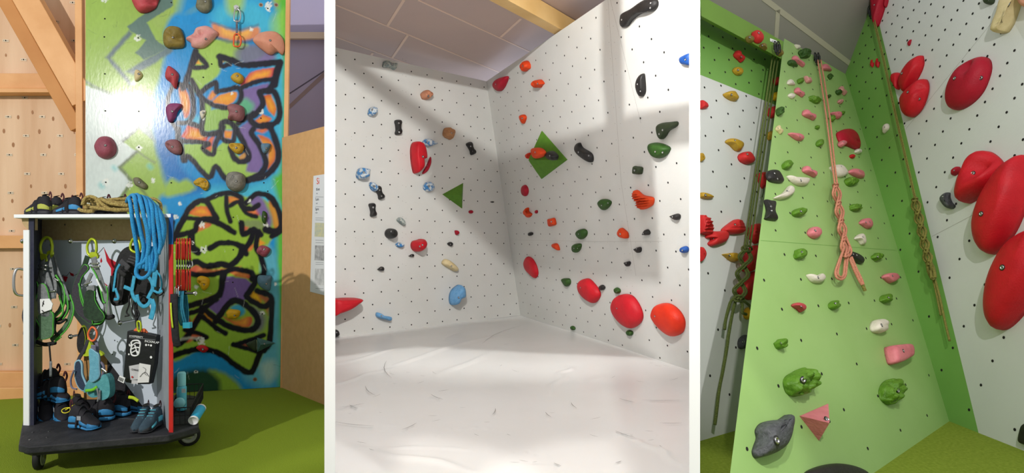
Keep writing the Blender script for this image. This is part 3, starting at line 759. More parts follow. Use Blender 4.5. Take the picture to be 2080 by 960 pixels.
    poly([(572, -60), (592, -60), (592, 810), (566, 810), (564, 600), (562, 480), (574, 440), (560, 390), (556, 360), (572, 330), (576, 130), (566, 40)], (96, 186, 66), 6, True)
    poly([(556, 30), (580, 20), (578, 80), (562, 100), (550, 60)], (150, 210, 90), 8, True, .7)
    poly([(340, 800), (340, 752), (400, 736), (460, 742), (508, 768), (520, 800)], BL, 8, True)
    poly([(350, 800), (352, 765), (390, 750), (430, 752), (462, 770), (478, 800)], (36, 70, 52), 7, True)
    poly([(425, 752), (455, 757), (485, 780), (492, 800), (452, 800), (446, 772)], (140, 176, 60), 6, True)
    poly([(508, 700), (560, 660), (575, 700), (570, 760), (545, 790), (505, 775), (495, 755)], (110, 190, 206), 10, True, .8)
    poly([(530, 740), (556, 732), (560, 762), (540, 775)], (190, 214, 200), 8, True, .7)
    # --- zig-zag shadows on the left green
    G1 = (92, 120, 112)
    poly([(330, -10), (350, -10), (352, 12), (298, 45), (316, 80), (340, 98), (292, 122), (275, 107), (297, 82), (264, 62), (258, 54), (300, 22)], G1, 1.6)
    poly([(262, 62), (214, 116), (264, 176), (270, 170), (226, 117), (270, 68)], (92, 112, 116), 3)
    poly([(348, 92), (300, 118), (255, 146), (272, 152), (312, 130), (352, 104)], (96, 118, 124), 3)
    stroke([(172, 165), (198, 179), (236, 196)], 6, (110, 118, 132), 4, False, .7)
    poly([(282, 236), (296, 236), (317, 291), (300, 276), (277, 258)], (128, 146, 146), 2)
    stroke([(280, 260), (250, 287)], 5, (86, 92, 90), 3, False, .8); stroke([(278, 308), (314, 330)], 4, (96, 104, 90), 3, False, .6)
    stroke([(277, 308), (243, 340), (267, 367), (247, 401)], 6, (92, 98, 92), 4, False, .85); stroke([(276, 368), (300, 400)], 6, (96, 112, 80), 3, False, .7)
    poly([(232, 190), (282, 200), (276, 226), (246, 214)], (222, 234, 236), 10, True, .8)
    for p in [(231, 340), (303, 336), (240, 250), (262, 250), (205, 375), (420, 240), (437, 328), (419, 322), (447, 730 - 30)]: stroke([p, (p[0] + 3, p[1] + 3)], 9, (100, 196, 200), 6, False, .6)
    # --- upper piece
    poly([(398, 100), (430, 80), (480, 84), (505, 92), (492, 118), (468, 128), (450, 126), (446, 150), (420, 172), (400, 190), (384, 162), (388, 128)], (158, 194, 92), 3, True)
    poly([(372, 292), (420, 292), (440, 300), (460, 280), (478, 310), (500, 330), (530, 352), (500, 364), (462, 362), (436, 338), (425, 358), (384, 318), (372, 325)], (158, 194, 92), 2)
    poly([(412, 200), (428, 206), (430, 222), (480, 216), (500, 232), (480, 262), (412, 268), (408, 235)], (150, 190, 96), 3)
    poly([(486, 112), (500, 94), (545, 98), (560, 118), (535, 132), (500, 132)], (130, 118, 164), 6, True)
    poly([(480, 100), (520, 92), (540, 108), (505, 128), (478, 124)], (116, 124, 140), 5, True, .8)
    poly([(488, 182), (545, 168), (550, 186), (527, 190), (530, 220), (512, 236), (490, 228), (484, 205)], PU, 3)
    poly([(482, 262), (512, 240), (522, 262), (512, 276), (530, 305), (536, 335), (524, 352), (500, 348), (506, 318), (498, 290)], PU, 3)
    poly([(480, 210), (500, 200), (515, 215), (505, 232), (486, 236)], (90, 190, 130), 6, True, .8)
    poly([(478, 270), (490, 276), (488, 292), (474, 292)], (70, 180, 210), 2, True)
    poly([(375, 238), (405, 235), (410, 250), (390, 255)], CY_, 4, True, .8)
    grad([(432, 46), (462, 60), (492, 64), (524, 54), (524, 74), (492, 84), (460, 80), (436, 70)], (240, 180, 92), (214, 140, 100), 3)
    grad([(488, 176), (506, 150), (530, 141), (562, 138), (552, 157), (520, 162)], (240, 168, 60), (206, 84, 84), 2)
    grad([(362, 178), (376, 178), (386, 205), (384, 232), (374, 238), (368, 205)], OR, (206, 104, 74), 2)
    grad([(367, 279), (382, 254), (404, 260), (424, 276), (420, 287), (395, 287)], OR, (208, 74, 60), 2, False)
    grad([(416, 302), (426, 283), (436, 272), (428, 308)], (236, 120, 60), RD, 2, False)
    grad([(456, 265), (472, 266), (468, 282), (456, 280)], OR, (216, 110, 60), 2, False)
    grad([(422, 200), (432, 184), (440, 190), (430, 204)], OR, (206, 104, 84), 2, False)
    grad([(432, 208), (446, 194), (478, 186), (480, 200), (464, 213)], OR, (226, 140, 50), 2)
    grad([(534, 193), (551, 192), (562, 222), (558, 236), (546, 226)], OR, (206, 100, 50), 2, False)
    grad([(517, 246), (534, 232), (552, 240), (542, 252), (524, 250)], OR, (206, 90, 60), 2, False)
    grad([(519, 264), (540, 258), (545, 262), (532, 270)], (226, 130, 80), RD, 2, False)
    grad([(524, 274), (548, 282), (560, 305), (557, 328), (543, 344), (547, 308), (534, 290)], OR, (206, 110, 60), 2)
    grad([(486, 320), (500, 308), (502, 316), (494, 326)], (206, 160, 90), (190, 130, 80), 2)
    poly([(400, 118), (409, 130), (397, 130)], OR, 2); poly([(450, 122), (455, 122), (453, 127)], OR, 2)
    for pts, w in [([(398, 104), (388, 132), (378, 165), (372, 180)], 9), ([(402, 112), (420, 134), (393, 136), (402, 114)], 7), ([(445, 115), (470, 122), (492, 132), (530, 130), (568, 126)], 10), ([(446, 116), (450, 134), (466, 130)], 7),
        ([(568, 128), (562, 150), (558, 172)], 12), ([(486, 180), (520, 166), (556, 160)], 7), ([(388, 162), (404, 190), (412, 200)], 8), ([(404, 192), (420, 178), (438, 168), (440, 186)], 8), ([(440, 186), (462, 182), (482, 178), (490, 192), (484, 210), (466, 218), (440, 216), (418, 204), (408, 196)], 7),
        ([(352, 170), (366, 172), (384, 176), (392, 200), (392, 230), (385, 245)], 8), ([(352, 172), (342, 200), (344, 235), (358, 262)], 6), ([(410, 200), (412, 236), (412, 270), (446, 268), (450, 250), (468, 248), (480, 262)], 9), ([(362, 250), (385, 250), (408, 258)], 7), ([(360, 286), (400, 288), (424, 292)], 7),
        ([(424, 292), (412, 302), (432, 314), (438, 290), (448, 270)], 7), ([(454, 258), (450, 280), (472, 288), (478, 264)], 7), ([(480, 262), (495, 290), (505, 315), (500, 326), (486, 328), (474, 318), (468, 300)], 9), ([(528, 190), (530, 186), (556, 186), (568, 220), (562, 248), (534, 254)], 9), ([(528, 190), (534, 210), (520, 232), (508, 240), (520, 254), (552, 256)], 9),
        ([(515, 262), (512, 272), (530, 300), (540, 330), (530, 352), (505, 364)], 9), ([(548, 256), (558, 280), (566, 310), (560, 335), (540, 356), (505, 366)], 10), ([(366, 292), (374, 326), (384, 318), (424, 360), (438, 338), (462, 364), (506, 366)], 8), ([(362, 262), (362, 286)], 9), ([(484, 250), (515, 230)], 8), ([(556, 165), (545, 186)], 10)]:
        stroke(pts, w, DK, 2.4)
    stroke([(428, 44), (462, 56), (492, 60), (524, 50)], 4, (84, 108, 130), 4, True, .8); stroke([(432, 72), (462, 84), (492, 86), (522, 80)], 5, (84, 98, 120), 4, True, .8)
    # --- lower piece
    poly([(372, 440), (392, 410), (425, 402), (455, 396), (505, 400), (545, 410), (560, 440), (562, 470), (545, 500), (540, 560), (552, 600), (556, 640), (548, 690), (536, 715), (515, 752), (470, 738), (440, 716), (400, 712), (345, 726), (345, 560), (352, 480)], (146, 182, 62), 3, True)
    poly([(540, 500), (560, 520), (566, 640), (552, 700), (545, 600), (528, 552)], (96, 178, 200), 5, True, .9)
    grad([(382, 434), (396, 420), (420, 418), (434, 438), (410, 440)], OR, (206, 80, 60), 2, False)
    grad([(460, 398), (490, 400), (486, 414), (466, 412)], OR, (206, 90, 70), 2, False)
    grad([(490, 418), (508, 426), (520, 418), (528, 432), (518, 440), (500, 434)], (232, 140, 70), (200, 70, 80), 2)
    grad([(546, 408), (560, 420), (568, 455), (560, 470), (552, 440)], (216, 160, 60), (190, 120, 50), 2)
    poly([(505, 408), (525, 396), (545, 424), (552, 450), (546, 462), (530, 440), (515, 420)], PU, 4, True)
    poly([(488, 450), (520, 446), (545, 458), (530, 466), (500, 462)], (126, 140, 100), 4, True, .8)
    grad([(395, 470), (405, 456), (424, 452), (428, 458), (402, 470)], (226, 140, 74), RD, 2)
    grad([(492, 458), (504, 462), (496, 472)], (206, 110, 80), RD, 2, False); grad([(522, 466), (532, 474), (528, 482), (520, 476)], (206, 100, 80), RD, 2)
    grad([(524, 484), (538, 494), (528, 498)], OR, (226, 140, 50), 2, False); grad([(488, 512), (500, 502), (515, 494), (512, 506), (492, 518)], (232, 150, 70), (200, 90, 60), 2, False)
    grad([(384, 546), (396, 538), (430, 548), (465, 546), (490, 540), (470, 552), (420, 556), (384, 554)], (222, 136, 84), (196, 90, 70), 2, False)
    grad([(464, 552), (476, 548), (512, 558), (506, 566), (480, 560)], (222, 150, 70), (200, 80, 60), 2, False)
    poly([(458, 560), (500, 566), (512, 575), (500, 608), (470, 616), (445, 642), (418, 620), (445, 608)], (118, 92, 158), 2)
    grad([(510, 588), (534, 600), (530, 618), (505, 606)], (232, 184, 30), (196, 130, 40), 2, False)
    grad([(382, 626), (400, 614), (434, 600), (436, 606), (384, 624)], (220, 130, 90), (180, 80, 60), 2, False)
    grad([(414, 632), (433, 646), (430, 656), (412, 642)], OR, (216, 140, 40), 2, False)
    grad([(392, 652), (404, 636), (400, 655), (392, 664)], (206, 110, 70), (160, 70, 50), 2, False)
    grad([(382, 640), (398, 668), (386, 690), (376, 690)], (190, 90, 60), (160, 60, 50), 2, False)
    grad([(450, 640), (480, 652), (508, 642), (512, 655), (504, 664), (478, 660)], (232, 160, 60), (200, 90, 60), 2)
    poly([(470, 622), (490, 618), (498, 632), (490, 641), (474, 634)], (60, 160, 200), 3, True)
    poly([(500, 620), (530, 630), (540, 650), (530, 672), (510, 668), (520, 645)], (112, 108, 132), 6, True, .85)
    grad([(520, 590), (548, 606), (544, 640), (540, 615)], (190, 110, 70), (160, 90, 60), 3, False)
    grad([(376, 680), (400, 676), (420, 684), (396, 688), (378, 696)], (216, 110, 70), (190, 80, 60), 2, False)
    grad([(480, 696), (512, 688), (520, 700), (505, 706)], (190, 110, 80), (130, 60, 50), 2, False)
    poly([(506, 694), (520, 686), (524, 708), (510, 706)], (226, 220, 206), 2)
    for pts, w in [([(372, 446), (384, 424), (405, 408), (420, 410), (436, 436), (440, 444)], 9), ([(372, 446), (360, 470), (352, 490)], 9), ([(376, 442), (410, 444), (440, 442)], 6), ([(420, 406), (446, 394), (470, 392), (490, 402), (492, 418), (510, 424), (524, 416)], 8), ([(460, 400), (462, 430), (468, 450)], 7),
        ([(468, 418), (485, 410), (500, 432), (520, 440)], 6), ([(500, 412), (520, 394), (545, 398), (558, 415)], 8), ([(545, 398), (556, 408), (570, 440), (568, 468), (552, 480)], 8), ([(355, 480), (378, 474), (396, 468), (400, 452), (418, 446), (450, 456), (476, 472)], 9), ([(388, 478), (390, 500), (402, 512)], 12), ([(426, 504), (446, 494), (475, 494), (494, 504), (500, 515)], 9), ([(490, 452), (494, 475), (515, 466), (530, 476)], 9), ([(516, 466), (508, 490), (494, 510), (488, 520)], 9),
        ([(384, 536), (400, 532), (420, 540), (448, 536), (468, 538), (486, 522), (492, 500)], 10), ([(384, 556), (420, 558), (455, 552), (475, 546), (510, 552)], 8), ([(525, 470), (520, 500), (530, 520), (536, 556), (512, 566)], 9), ([(512, 556), (518, 572), (508, 590), (502, 604), (535, 622), (550, 612)], 9), ([(452, 560), (446, 596), (420, 610), (380, 622)], 9), ([(384, 636), (412, 626), (440, 608)], 7), ([(410, 624), (440, 648), (470, 664), (510, 670), (524, 650), (505, 624), (480, 610), (462, 620), (438, 652)], 10),
        ([(522, 590), (548, 600), (552, 620), (548, 690), (536, 712)], 9), ([(412, 628), (396, 660), (374, 690), (360, 700)], 9), ([(412, 644), (440, 666), (458, 676)], 8), ([(376, 670), (400, 676), (420, 684), (396, 690)], 6), ([(474, 700), (510, 690), (536, 680)], 7), ([(474, 700), (505, 708), (528, 716)], 6), ([(340, 728), (370, 716), (410, 708), (450, 720), (480, 742), (510, 756), (528, 716)], 9), ([(446, 600), (456, 556)], 8), ([(352, 450), (346, 500)], 6), ([(540, 466), (560, 470), (572, 462)], 12)]:
        stroke(pts, w, (24, 24, 32), 2.2)
    stroke([(362, 690), (384, 686), (410, 688)], 5, (196, 200, 190), 3, True, .7)
    # --- worn white patches, chips and scratches
    for (x, y, r) in [(280, 77, 9), (263, 375, 10), (215, 370, 10), (283, 299, 8), (213, 0, 8), (544, 10, 10), (410, 457, 8), (413, 506, 10), (533, 637, 6), (532, 228, 6), (546, 18, 8), (408, 692, 12), (510, 60, 4), (560, 576, 3), (366, 413, 3), (357, 440, 6), (398, 583, 5), (270, 168, 6), (540, 455, 6), (398, 754, 4), (413, 240, 4), (364, 413, 3), (507, 408, 3), (472, 190, 3), (311, 367, 6)]:
        for _ in range(int(r * 2)):
            a = rs.rand() * 6.28; q = r * math.sqrt(rs.rand()) * .7; stroke([(x + q * math.cos(a), y + q * math.sin(a)), (x + q * math.cos(a) + rs.uniform(-2, 2), y + q * math.sin(a) + rs.uniform(-2, 2))], rs.uniform(1.5, 3.5), (222, 226, 220), 1, False, .8)
    for _ in range(230):
        x, y = rs.uniform(175, 575), rs.uniform(0, 785)
        if _ < 90: x, y = rs.normal(275, 14), rs.normal(190, 20)
        a = rs.uniform(0, 3.14); L = rs.uniform(3, 22 if _ > 90 else 10); cc = (226, 230, 226) if rs.rand() < (.45 if _ > 90 else .8) else (60, 64, 70)
        stroke([(x, y), (x + L * math.cos(a), y + L * math.sin(a))], .7, cc, .8, False, .45)
    n = (sm(140) - .5) * .10 + (sm(20) - .5) * .10
    C = np.clip(C * (1 + n[..., None]), 0, 1)
    # --- mesh
    n_ = P_B.n; r = np.stack([(X - CX) / F, np.ones_like(X), -(Y - CY) / F], -1)
    num = (P_B.p - CAM).dot(n_); den = r @ np.array(n_); P = np.array(CAM) + r * (num / den)[..., None]
    gl = floor_at(385, 796); P[..., 2] = np.maximum(P[..., 2], .002)
    # right edge leans a little
    v = P.reshape(-1, 3); keepx = (X >= 172.5) & (X <= 582 - (Y / 786) * 11.5)
    idx = np.arange(nx * ny).reshape(ny, nx)
    kf = keepx[:-1, :-1] & keepx[1:, 1:] & (P[1:, 1:, 2] > .0025) | (keepx[:-1, :-1] & keepx[1:, 1:] & (P[:-1, :-1, 2] > .0025))
    F_ = np.stack([idx[:-1, :-1], idx[:-1, 1:], idx[1:, 1:], idx[1:, :-1]], -1)[kf]
    used = np.unique(F_); remap = -np.ones(nx * ny, int); remap[used] = np.arange(len(used)); F2 = remap[F_][:, ::-1]
    me = bpy.data.meshes.new('mural_panel'); me.from_pydata(v[used].tolist(), [], F2.tolist())
    ca = me.color_attributes.new('paint', 'FLOAT_COLOR', 'POINT')
    col = np.ones((len(used), 4), np.float32); col[:, :3] = C.reshape(-1, 3)[used]; ca.data.foreach_set('color', col.ravel())
    m = bpy.data.materials.new('sprayed_board'); m.use_nodes = True; nt = m.node_tree; b = nt.nodes['Principled BSDF']
    at_ = nt.nodes.new('ShaderNodeAttribute'); at_.attribute_name = 'paint'; nt.links.new(at_.outputs['Color'], b.inputs['Base Color'])
    b.inputs['Roughness'].default_value = .22; b.inputs['Specular IOR Level'].default_value = .28
    t = nt.nodes.new('ShaderNodeTexNoise'); t.inputs['Scale'].default_value = 70; bn = nt.nodes.new('ShaderNodeBump'); bn.inputs['Strength'].default_value = .04; bn.inputs['Distance'].default_value = .01
    nt.links.new(t.outputs['Fac'], bn.inputs['Height']); nt.links.new(bn.outputs[0], b.inputs['Normal'])
    me.materials.append(m); me.update()
    o = link('wall_mural', me); o['kind'] = 'structure'; o['label'] = 'climbing board sprayed with green, blue, purple and orange lettering'
    mb = MB()
    bk = [P_B.cast(172.5, -44), P_B.cast(582, -44), floor_at(570.8, 786), floor_at(173, 807)]
    bk[3] = V((P_B.cast(173, 700).x, P_B.cast(173, 700).y, 0.003)); q_ = P_B.cast(570.8, 700); bk[2] = V((q_.x, q_.y, .003))
    mb.prism([p - n_ * .003 for p in bk], -n_ * .018, M_PINE)
    nails = [(213, 38), (212, 75), (281, 77), (213, 150), (214, 225), (282, 226), (348, 5), (215, 370), (282, 299), (544, 17), (413, 157), (412, 301), (348, 371), (413, 506), (474, 441), (474, 507), (473, 573), (536, 371), (544, 388), (533, 637), (398, 754), (530, 240), (430, 130), (283, 375)]
    for x, y in nails: p = P_B.cast(x, y) + n_ * .001; mb.disk(p, n_, .0055, M_HOLE, 8)
    for x, y in [(530, 10), (518, 770), (561, 10)]: p = P_B.cast(x, y) + n_ * .001; mb.disk(p, n_, .016, M_STEELRING, 14); mb.disk(p + n_ * .001, n_, .010, mat('rust', (120, 84, 62), rough=.8), 10)
    o = mb.build('wall_mural_backing'); o['kind'] = 'structure'
M_STEELRING = mat('worn_ring', (150, 140, 130), rough=.5, metal=.5)
mural()

# ================================================================== HOLDS ON THE PAINTED BOARD
G_B = 'holds on the painted board'
def HB(pts, h, c, label, **k): return hold(P_B, pts, h, c, label, group=G_B, **k)
HB([(268, -12), (318, -12), (319, 4), (312, 16), (296, 24), (281, 23), (270, 8)], .07, 'dustyred', 'pink-red pinch cut off by the top edge of the picture', pockets=[(308, 2, .03, .7)], lump=.2)
HB([(403, -8), (424, -10), (430, 10), (421, 24), (408, 24), (397, 14), (399, 4)], .06, 'khaki', 'grey-green knobbly hold at the very top of the painted board', lump=.35, bolts=[(417, 3)])
HB([(330, 75), (336, 58), (352, 53), (366, 58), (374, 80), (371, 95), (352, 98), (336, 94)], .065, 'olive', 'round olive-brown hold with scooped pockets beside the white pinch', pockets=[(343, 66, .025, .5), (362, 78, .03, .6)], lump=.3, bolts=[(351, 76)])
HB([(377, 78), (392, 68), (400, 55), (420, 52), (441, 64), (438, 74), (424, 88), (410, 97), (390, 95), (386, 86)], .06, 'rose', 'whitish pink pinch with a long slot, left of the hanging quickdraw', pockets=[(408, 66, .022, .7), (398, 73, .02, .5)], lump=.25, bolts=[(418, 79)])
HB([(513, 79), (524, 67), (545, 62), (563, 65), (575, 80), (577, 100), (572, 110), (562, 104), (548, 110), (533, 101), (518, 88)], .09, 'salmon', 'big salmon half-round sloper at the upper right of the board', bolts=[(549, 82)], kind='shell')
HB([(273, 149), (276, 141), (284, 144), (289, 153), (281, 163), (274, 164)], .03, 'bone', 'small cream chip hold on the scuffed white patch', bolts=[(282, 150)], name='foot_hold')
HB([(340, 134), (350, 137), (362, 150), (360, 165), (356, 180), (346, 168), (335, 156)], .05, 'dustyred', 'dark red folded edge left of the small triangle letter', pockets=[(345, 163, .02, .4)], lump=.2, bolts=[(350, 151)])
HB([(468, 157), (474, 149), (484, 147), (494, 155), (493, 165), (486, 170), (474, 165)], .05, 'mustard', 'mustard egg hold beside the orange swoosh', bolts=[(482, 154)])
HB([(336, 220), (345, 210), (366, 210), (368, 216), (360, 226), (356, 238), (347, 248), (340, 243)], .05, 'plum', 'plum-coloured hook-shaped hold on the blue halo', bolts=[(350, 226)], pockets=[(356, 234, .02, .5)], lump=.15)
HB([(406, 226), (418, 224), (416, 234), (411, 241), (407, 236)], .02, 'white', 'tiny white triangular foot chip beside the plum hook', bolts=[(413, 229)], name='foot_hold')
HB([(461, 218), (466, 211), (482, 211), (494, 217), (496, 235), (488, 246), (474, 244), (463, 241), (465, 230)], .07, 'mauve', 'brown-mauve boxy hold in the middle of the upper lettering', bolts=[(480, 226)], lump=.3, pockets=[(470, 243, .02, .6)])
HB([(191, 298), (198, 282), (211, 276), (225, 280), (234, 298), (230, 314), (214, 322), (199, 317)], .075, 'maroon', 'big maroon domed hold on the pale left part', bolts=[(214, 295)], lump=.12)
HB([(335, 289), (345, 283), (360, 284), (368, 296), (367, 311), (358, 314), (346, 309), (337, 299)], .05, 'mauve', 'mauve rounded triangle hold left of the lower-left letter', bolts=[(350, 298)], pockets=[(341, 294, .012, .6)])
HB([(464, 294), (470, 290), (490, 291), (495, 299), (491, 309), (480, 312), (468, 302)], .05, 'mustard', 'mustard two-pocket jug under the small blue triangle', bolts=[(480, 300)], pockets=[(471, 295, .014, .8), (487, 293, .012, .5)])
HB([(531, 292), (549, 292), (546, 304), (538, 312), (532, 306)], .04, 'slate', 'small slate-blue wedge on a white chipped ring', bolts=[(541, 301)], lump=.15)
HB([(394, 367), (404, 360), (416, 362), (424, 372), (423, 382), (415, 387), (404, 379), (395, 375)], .04, 'mustard', 'small yellow curled spiral hold below the zigzag', lump=.7, freq=40, bolts=[(416, 369)], rings=2)
HB([(458, 367), (462, 352), (478, 348), (494, 354), (498, 371), (491, 385), (478, 389), (463, 382)], .085, 'stone', 'large grey stone ball hold with two bolts', bolts=[(480, 368), (473, 359)], lump=.15)
HB([(270, 362), (280, 360), (291, 368), (299, 377), (295, 384), (284, 381), (274, 375)], .035, 'khaki', 'grey leaf-shaped hold low on the left zigzag', bolts=[(283, 370)], lump=.25)
HB([(534, 428), (541, 432), (542, 444), (538, 455), (532, 448), (532, 436)], .03, 'green', 'slim dark green hold in the purple loop right of the lower lettering', bolts=[(538, 440)])
HB([(521, 508), (526, 500), (535, 498), (548, 505), (545, 515), (537, 522), (524, 516)], .045, 'maroon', 'maroon spiky hold at the right end of the lower lettering', lump=.45, bolts=[(537, 506)])
HB([(400, 564), (409, 560), (424, 566), (423, 581), (413, 590), (405, 578), (400, 573)], .05, 'yellow', 'yellow wing-shaped hold above the purple block, left', bolts=[(414, 578)], pockets=[(405, 573, .01, .6)], ridge=.3)
HB([(524, 560), (540, 559), (551, 561), (550, 575), (547, 590), (533, 586), (523, 575)], .055, 'slate', 'slate-blue half-moon hold on the right of the purple block', bolts=[(541, 576)], kind='shell')
HB([(459, 634), (466, 628), (485, 630), (487, 638), (480, 646), (464, 647), (460, 640)], .05, 'yellow', 'yellow potato-shaped hold over the blue drop', bolts=[(476, 640)], pockets=[(478, 642, .01, .4)])
HB([(398, 706), (405, 701), (416, 702), (423, 709), (415, 716), (406, 713)], .03, 'red', 'small red teardrop foothold on a white worn patch', bolts=[(412, 709)], name='foot_hold')
hold(P_B, [(521, 686), (559, 697), (521, 716)], .06, 'teal', 'dark teal three-sided pyramid hold near the foot of the board', kind='pyr', straight=True, group=G_B, center=(530, 699), bolts=[(537, 698)])
HB([(500, 698), (512, 692), (520, 690), (520, 712), (508, 706)], .015, 'dkgreen', 'dark flat chip beside the teal pyramid', name='foot_hold')

# ================================================================== HOLDS IN THE MIDDLE BAY, left wall
G_ML = 'holds on the left wall of the middle bay'
def HL(pts, h, c, label, **k): return hold(P_ML, pts, h, c, label, group=G_ML, **k)
br = .011
HL(sh('bone', 793, 132, 27, 14, 14), .10, 'speck', 'speckled grey bar hold, highest on the left wall', lump=.3, bolts=[(796, 130)], boltr=br)
HL(sh('rock', 867, 193, 22, 22), .12, 'peach', 'peach knobbly hold near the top, right of the shade band', lump=.35, bolts=[(870, 195)], boltr=br)
HL(sh('egg', 758, 226, 20, 15, -60), .12, 'marble', 'small blue marbled egg above the upright black bar', bolts=[(757, 223)], boltr=br)
HL(sh('bone', 810, 258, 31, 12, 88), .10, 'black', 'upright black bar left of the tall split red hold', bolts=[(811, 268), (810, 250)], boltr=br)
HL([(842, 289), (849, 287), (856, 291), (861, 303), (863, 321), (857, 324), (857, 341), (846, 352), (841, 340), (838, 318), (838, 300)], .16, 'red', 'tall red hold with a notch, larger half of the split pair', bolts=[(859, 318)], kind='flat', boltr=.012)
HL([(875, 318), (876, 330), (869, 347), (860, 353), (860, 348), (867, 336)], .05, 'crimson', 'thin crimson sliver, smaller half of the split pair', bolts=[(868, 337)], boltr=.006)
HL(sh('tear', 875, 290, 29, 16, 4), .10, 'marble', 'blue marbled teardrop just above the split red pair', bolts=[(868, 288)], lump=.2, boltr=br)
HL(sh('rock', 913, 270, 22, 27, 0, 0, 3), .12, 'tan', 'tan wooden-looking knob right of the split red pair', lump=.35, bolts=[(917, 270)], boltr=br)
HL(sh('bone', 958, 301, 27, 11, 66), .08, 'black', 'black figure-eight hold nearest the corner', bolts=[(956, 297), (960, 307)], boltr=.009)
HL(sh('rock', 739, 352, 27, 28, 0, 0, 2), .14, 'marble', 'largest blue-and-white marbled ball on the left', lump=.15, bolts=[(739, 350)], boltr=br)
HL(sh('egg', 760, 379, 21, 13, 55), .10, 'marble', 'small marbled egg touching the leaning black bar', bolts=[(760, 378)], boltr=br)
HL(sh('bone', 772, 391, 28, 12, 68), .09, 'black', 'leaning black bar below the marbled ball', bolts=[(771, 386), (775, 398)], boltr=.009)
HL(sh('ell', 872, 379, 20, 20), .10, 'marble', 'round blue marbled hold below the split red pair', lump=.15, bolts=[(871, 378)], pockets=[(874, 375, .02, .5)], boltr=br)
HL(sh('bone', 758, 426, 28, 11, 82), .10, 'black', 'upright black bar below the leaning one', bolts=[(758, 421)], boltr=br)
HL([(807, 447), (814, 441), (822, 449), (823, 457), (818, 457)], .07, 'speck', 'small speckled grey pebble above the round black hold', lump=.3, bolts=[(813, 447)], boltr=.008)
hold(P_ML, [(903, 394), (945, 371), (943, 423)], .14, 'volume', 'smaller green wooden volume, three-sided, on the left wall', kind='pyr', straight=True, center=(934, 397), group='green wooden volumes', name='climbing_volume', cat='climbing volume')
HL(sh('ell', 957, 430, 9, 7), .03, 'crimson', 'tiny dark red oval below the green volume', name='foot_hold')
HL(sh('ell', 796, 474, 20, 21), .16, 'black', 'round black ball hold with a long shadow', bolts=[(795, 470)], lump=.05, boltr=br)
HL(sh('rock', 813, 497, 16, 13), .07, 'marble', 'small marbled pebble touching the shadow of the black ball', lump=.3, bolts=[(812, 495)], boltr=.008)
HL([(840, 498), (843, 490), (852, 487), (860, 485), (865, 493), (862, 504), (852, 511), (843, 507)], .20, 'red', 'rounded red block right of the marbled pebble', bolts=[(853, 500), (858, 497)], boltr=br)
HL(sh('tear', 836, 519, 11, 6, 170), .04, 'black', 'tiny black chip just below the red block', bolts=[(836, 519)], boltr=.006, name='foot_hold')
HL([(925, 468), (930, 468), (933, 472), (929, 477), (926, 475)], .05, 'crimson', 'tiny crimson chip above the lone small black hold', name='foot_hold')
HL([(910, 494), (916, 491), (920, 495), (917, 500), (912, 498)], .06, 'black', 'small black chip above the cream bar', bolts=[(915, 496)], boltr=.006, name='foot_hold')
HL(sh('tear', 774, 546, 13, 9, 170), .06, 'black', 'small black wedge at the left, below mid height', bolts=[(774, 545)], boltr=.006, name='foot_hold')
HL([(900, 531), (906, 526), (914, 529), (926, 539), (932, 548), (925, 551), (912, 544), (901, 537)], .09, 'bone', 'cream wooden bar slanting down to the right', bolts=[(917, 540)], boltr=.009)
HL([(933, 580), (939, 579), (943, 588), (942, 602), (933, 608), (928, 616), (924, 620), (919, 616), (918, 603), (922, 590)], .20, 'sky', 'big light blue hold low near the corner', bolts=[(932, 604)], lump=.12, boltr=br)
HL(sh('bean', 781, 643, 33, 13, 10), .08, 'sky', 'light blue bar lowest on the left wall', bolts=[(775, 641)], lump=.1, boltr=.008)
HL([(670, 609), (690, 606), (715, 605), (733, 607), (722, 617), (705, 628), (681, 637), (670, 640)], .22, 'red', 'large red wedge at the left edge with a broad shadow', kind='flat')
HL([(680, 671), (686, 670), (689, 677), (687, 682), (680, 684)], .08, 'black', 'black stub at the foot of the left wall', bolts=[(684, 675)], boltr=.008)
HL(sh('ell', 1001, 410, 5, 3), .03, 'black', 'tiny black peg near the corner at mid height', name='foot_hold')

# ================================================================== HOLDS IN THE MIDDLE BAY, right wall
G_MR = 'holds on the right wall of the middle bay'
def HR(pts, h, c, label, **k):
    k.setdefault('boltr', .009); return hold(P_MR, pts, h, c, label, group=G_MR, **k)
HR([(1029, 155), (1026, 170), (1018, 183), (1010, 185), (1002, 177), (1002, 168), (1010, 160)], .08, 'crimson', 'crimson teardrop next to the top of the corner', bolts=[(1007, 171)])
HR(sh('rock', 1066, 134, 18, 22), .08, 'orange', 'orange knobbly hold highest on the right wall', lump=.4, bolts=[(1062, 134)], rings=2)
HR(sh('rock', 1092, 170, 19, 18, 0, 0, 4), .08, 'orange', 'orange crumpled hold below and right of the highest one', lump=.5, bolts=[(1092, 170)], rings=2)
HR([(1056, 234), (1063, 233), (1067, 239), (1063, 251), (1060, 248), (1056, 240)], .06, 'orange', 'small orange drop above the big green volume', bolts=[(1061, 240)])
vol = hold(P_MR, [(1090, 267), (1141, 326), (1090, 365), (1078, 340), (1071, 322)], .20, 'volume', 'large green wooden pyramid volume on the right wall', kind='pyr', straight=True, center=(1080, 324), group='green wooden volumes', name='climbing_volume', cat='climbing volume')
HR([(1079, 303), (1087, 300), (1098, 302), (1105, 310), (1101, 318), (1089, 322), (1082, 317)], .08, 'orange', 'orange hold bolted on the face of the big green volume', base_off=.13, bolts=[(1087, 309)])
HR([(1108, 314), (1114, 307), (1122, 308), (1130, 317), (1127, 325), (1119, 325), (1111, 320)], .08, 'black', 'black hold bolted on the face of the big green volume', base_off=.08, bolts=[(1117, 316)])
HR([(1069, 314), (1074, 310), (1077, 312), (1074, 322), (1070, 320)], .07, 'redorange', 'small red hold peeping out behind the big volume\'s left corner', name='foot_hold')
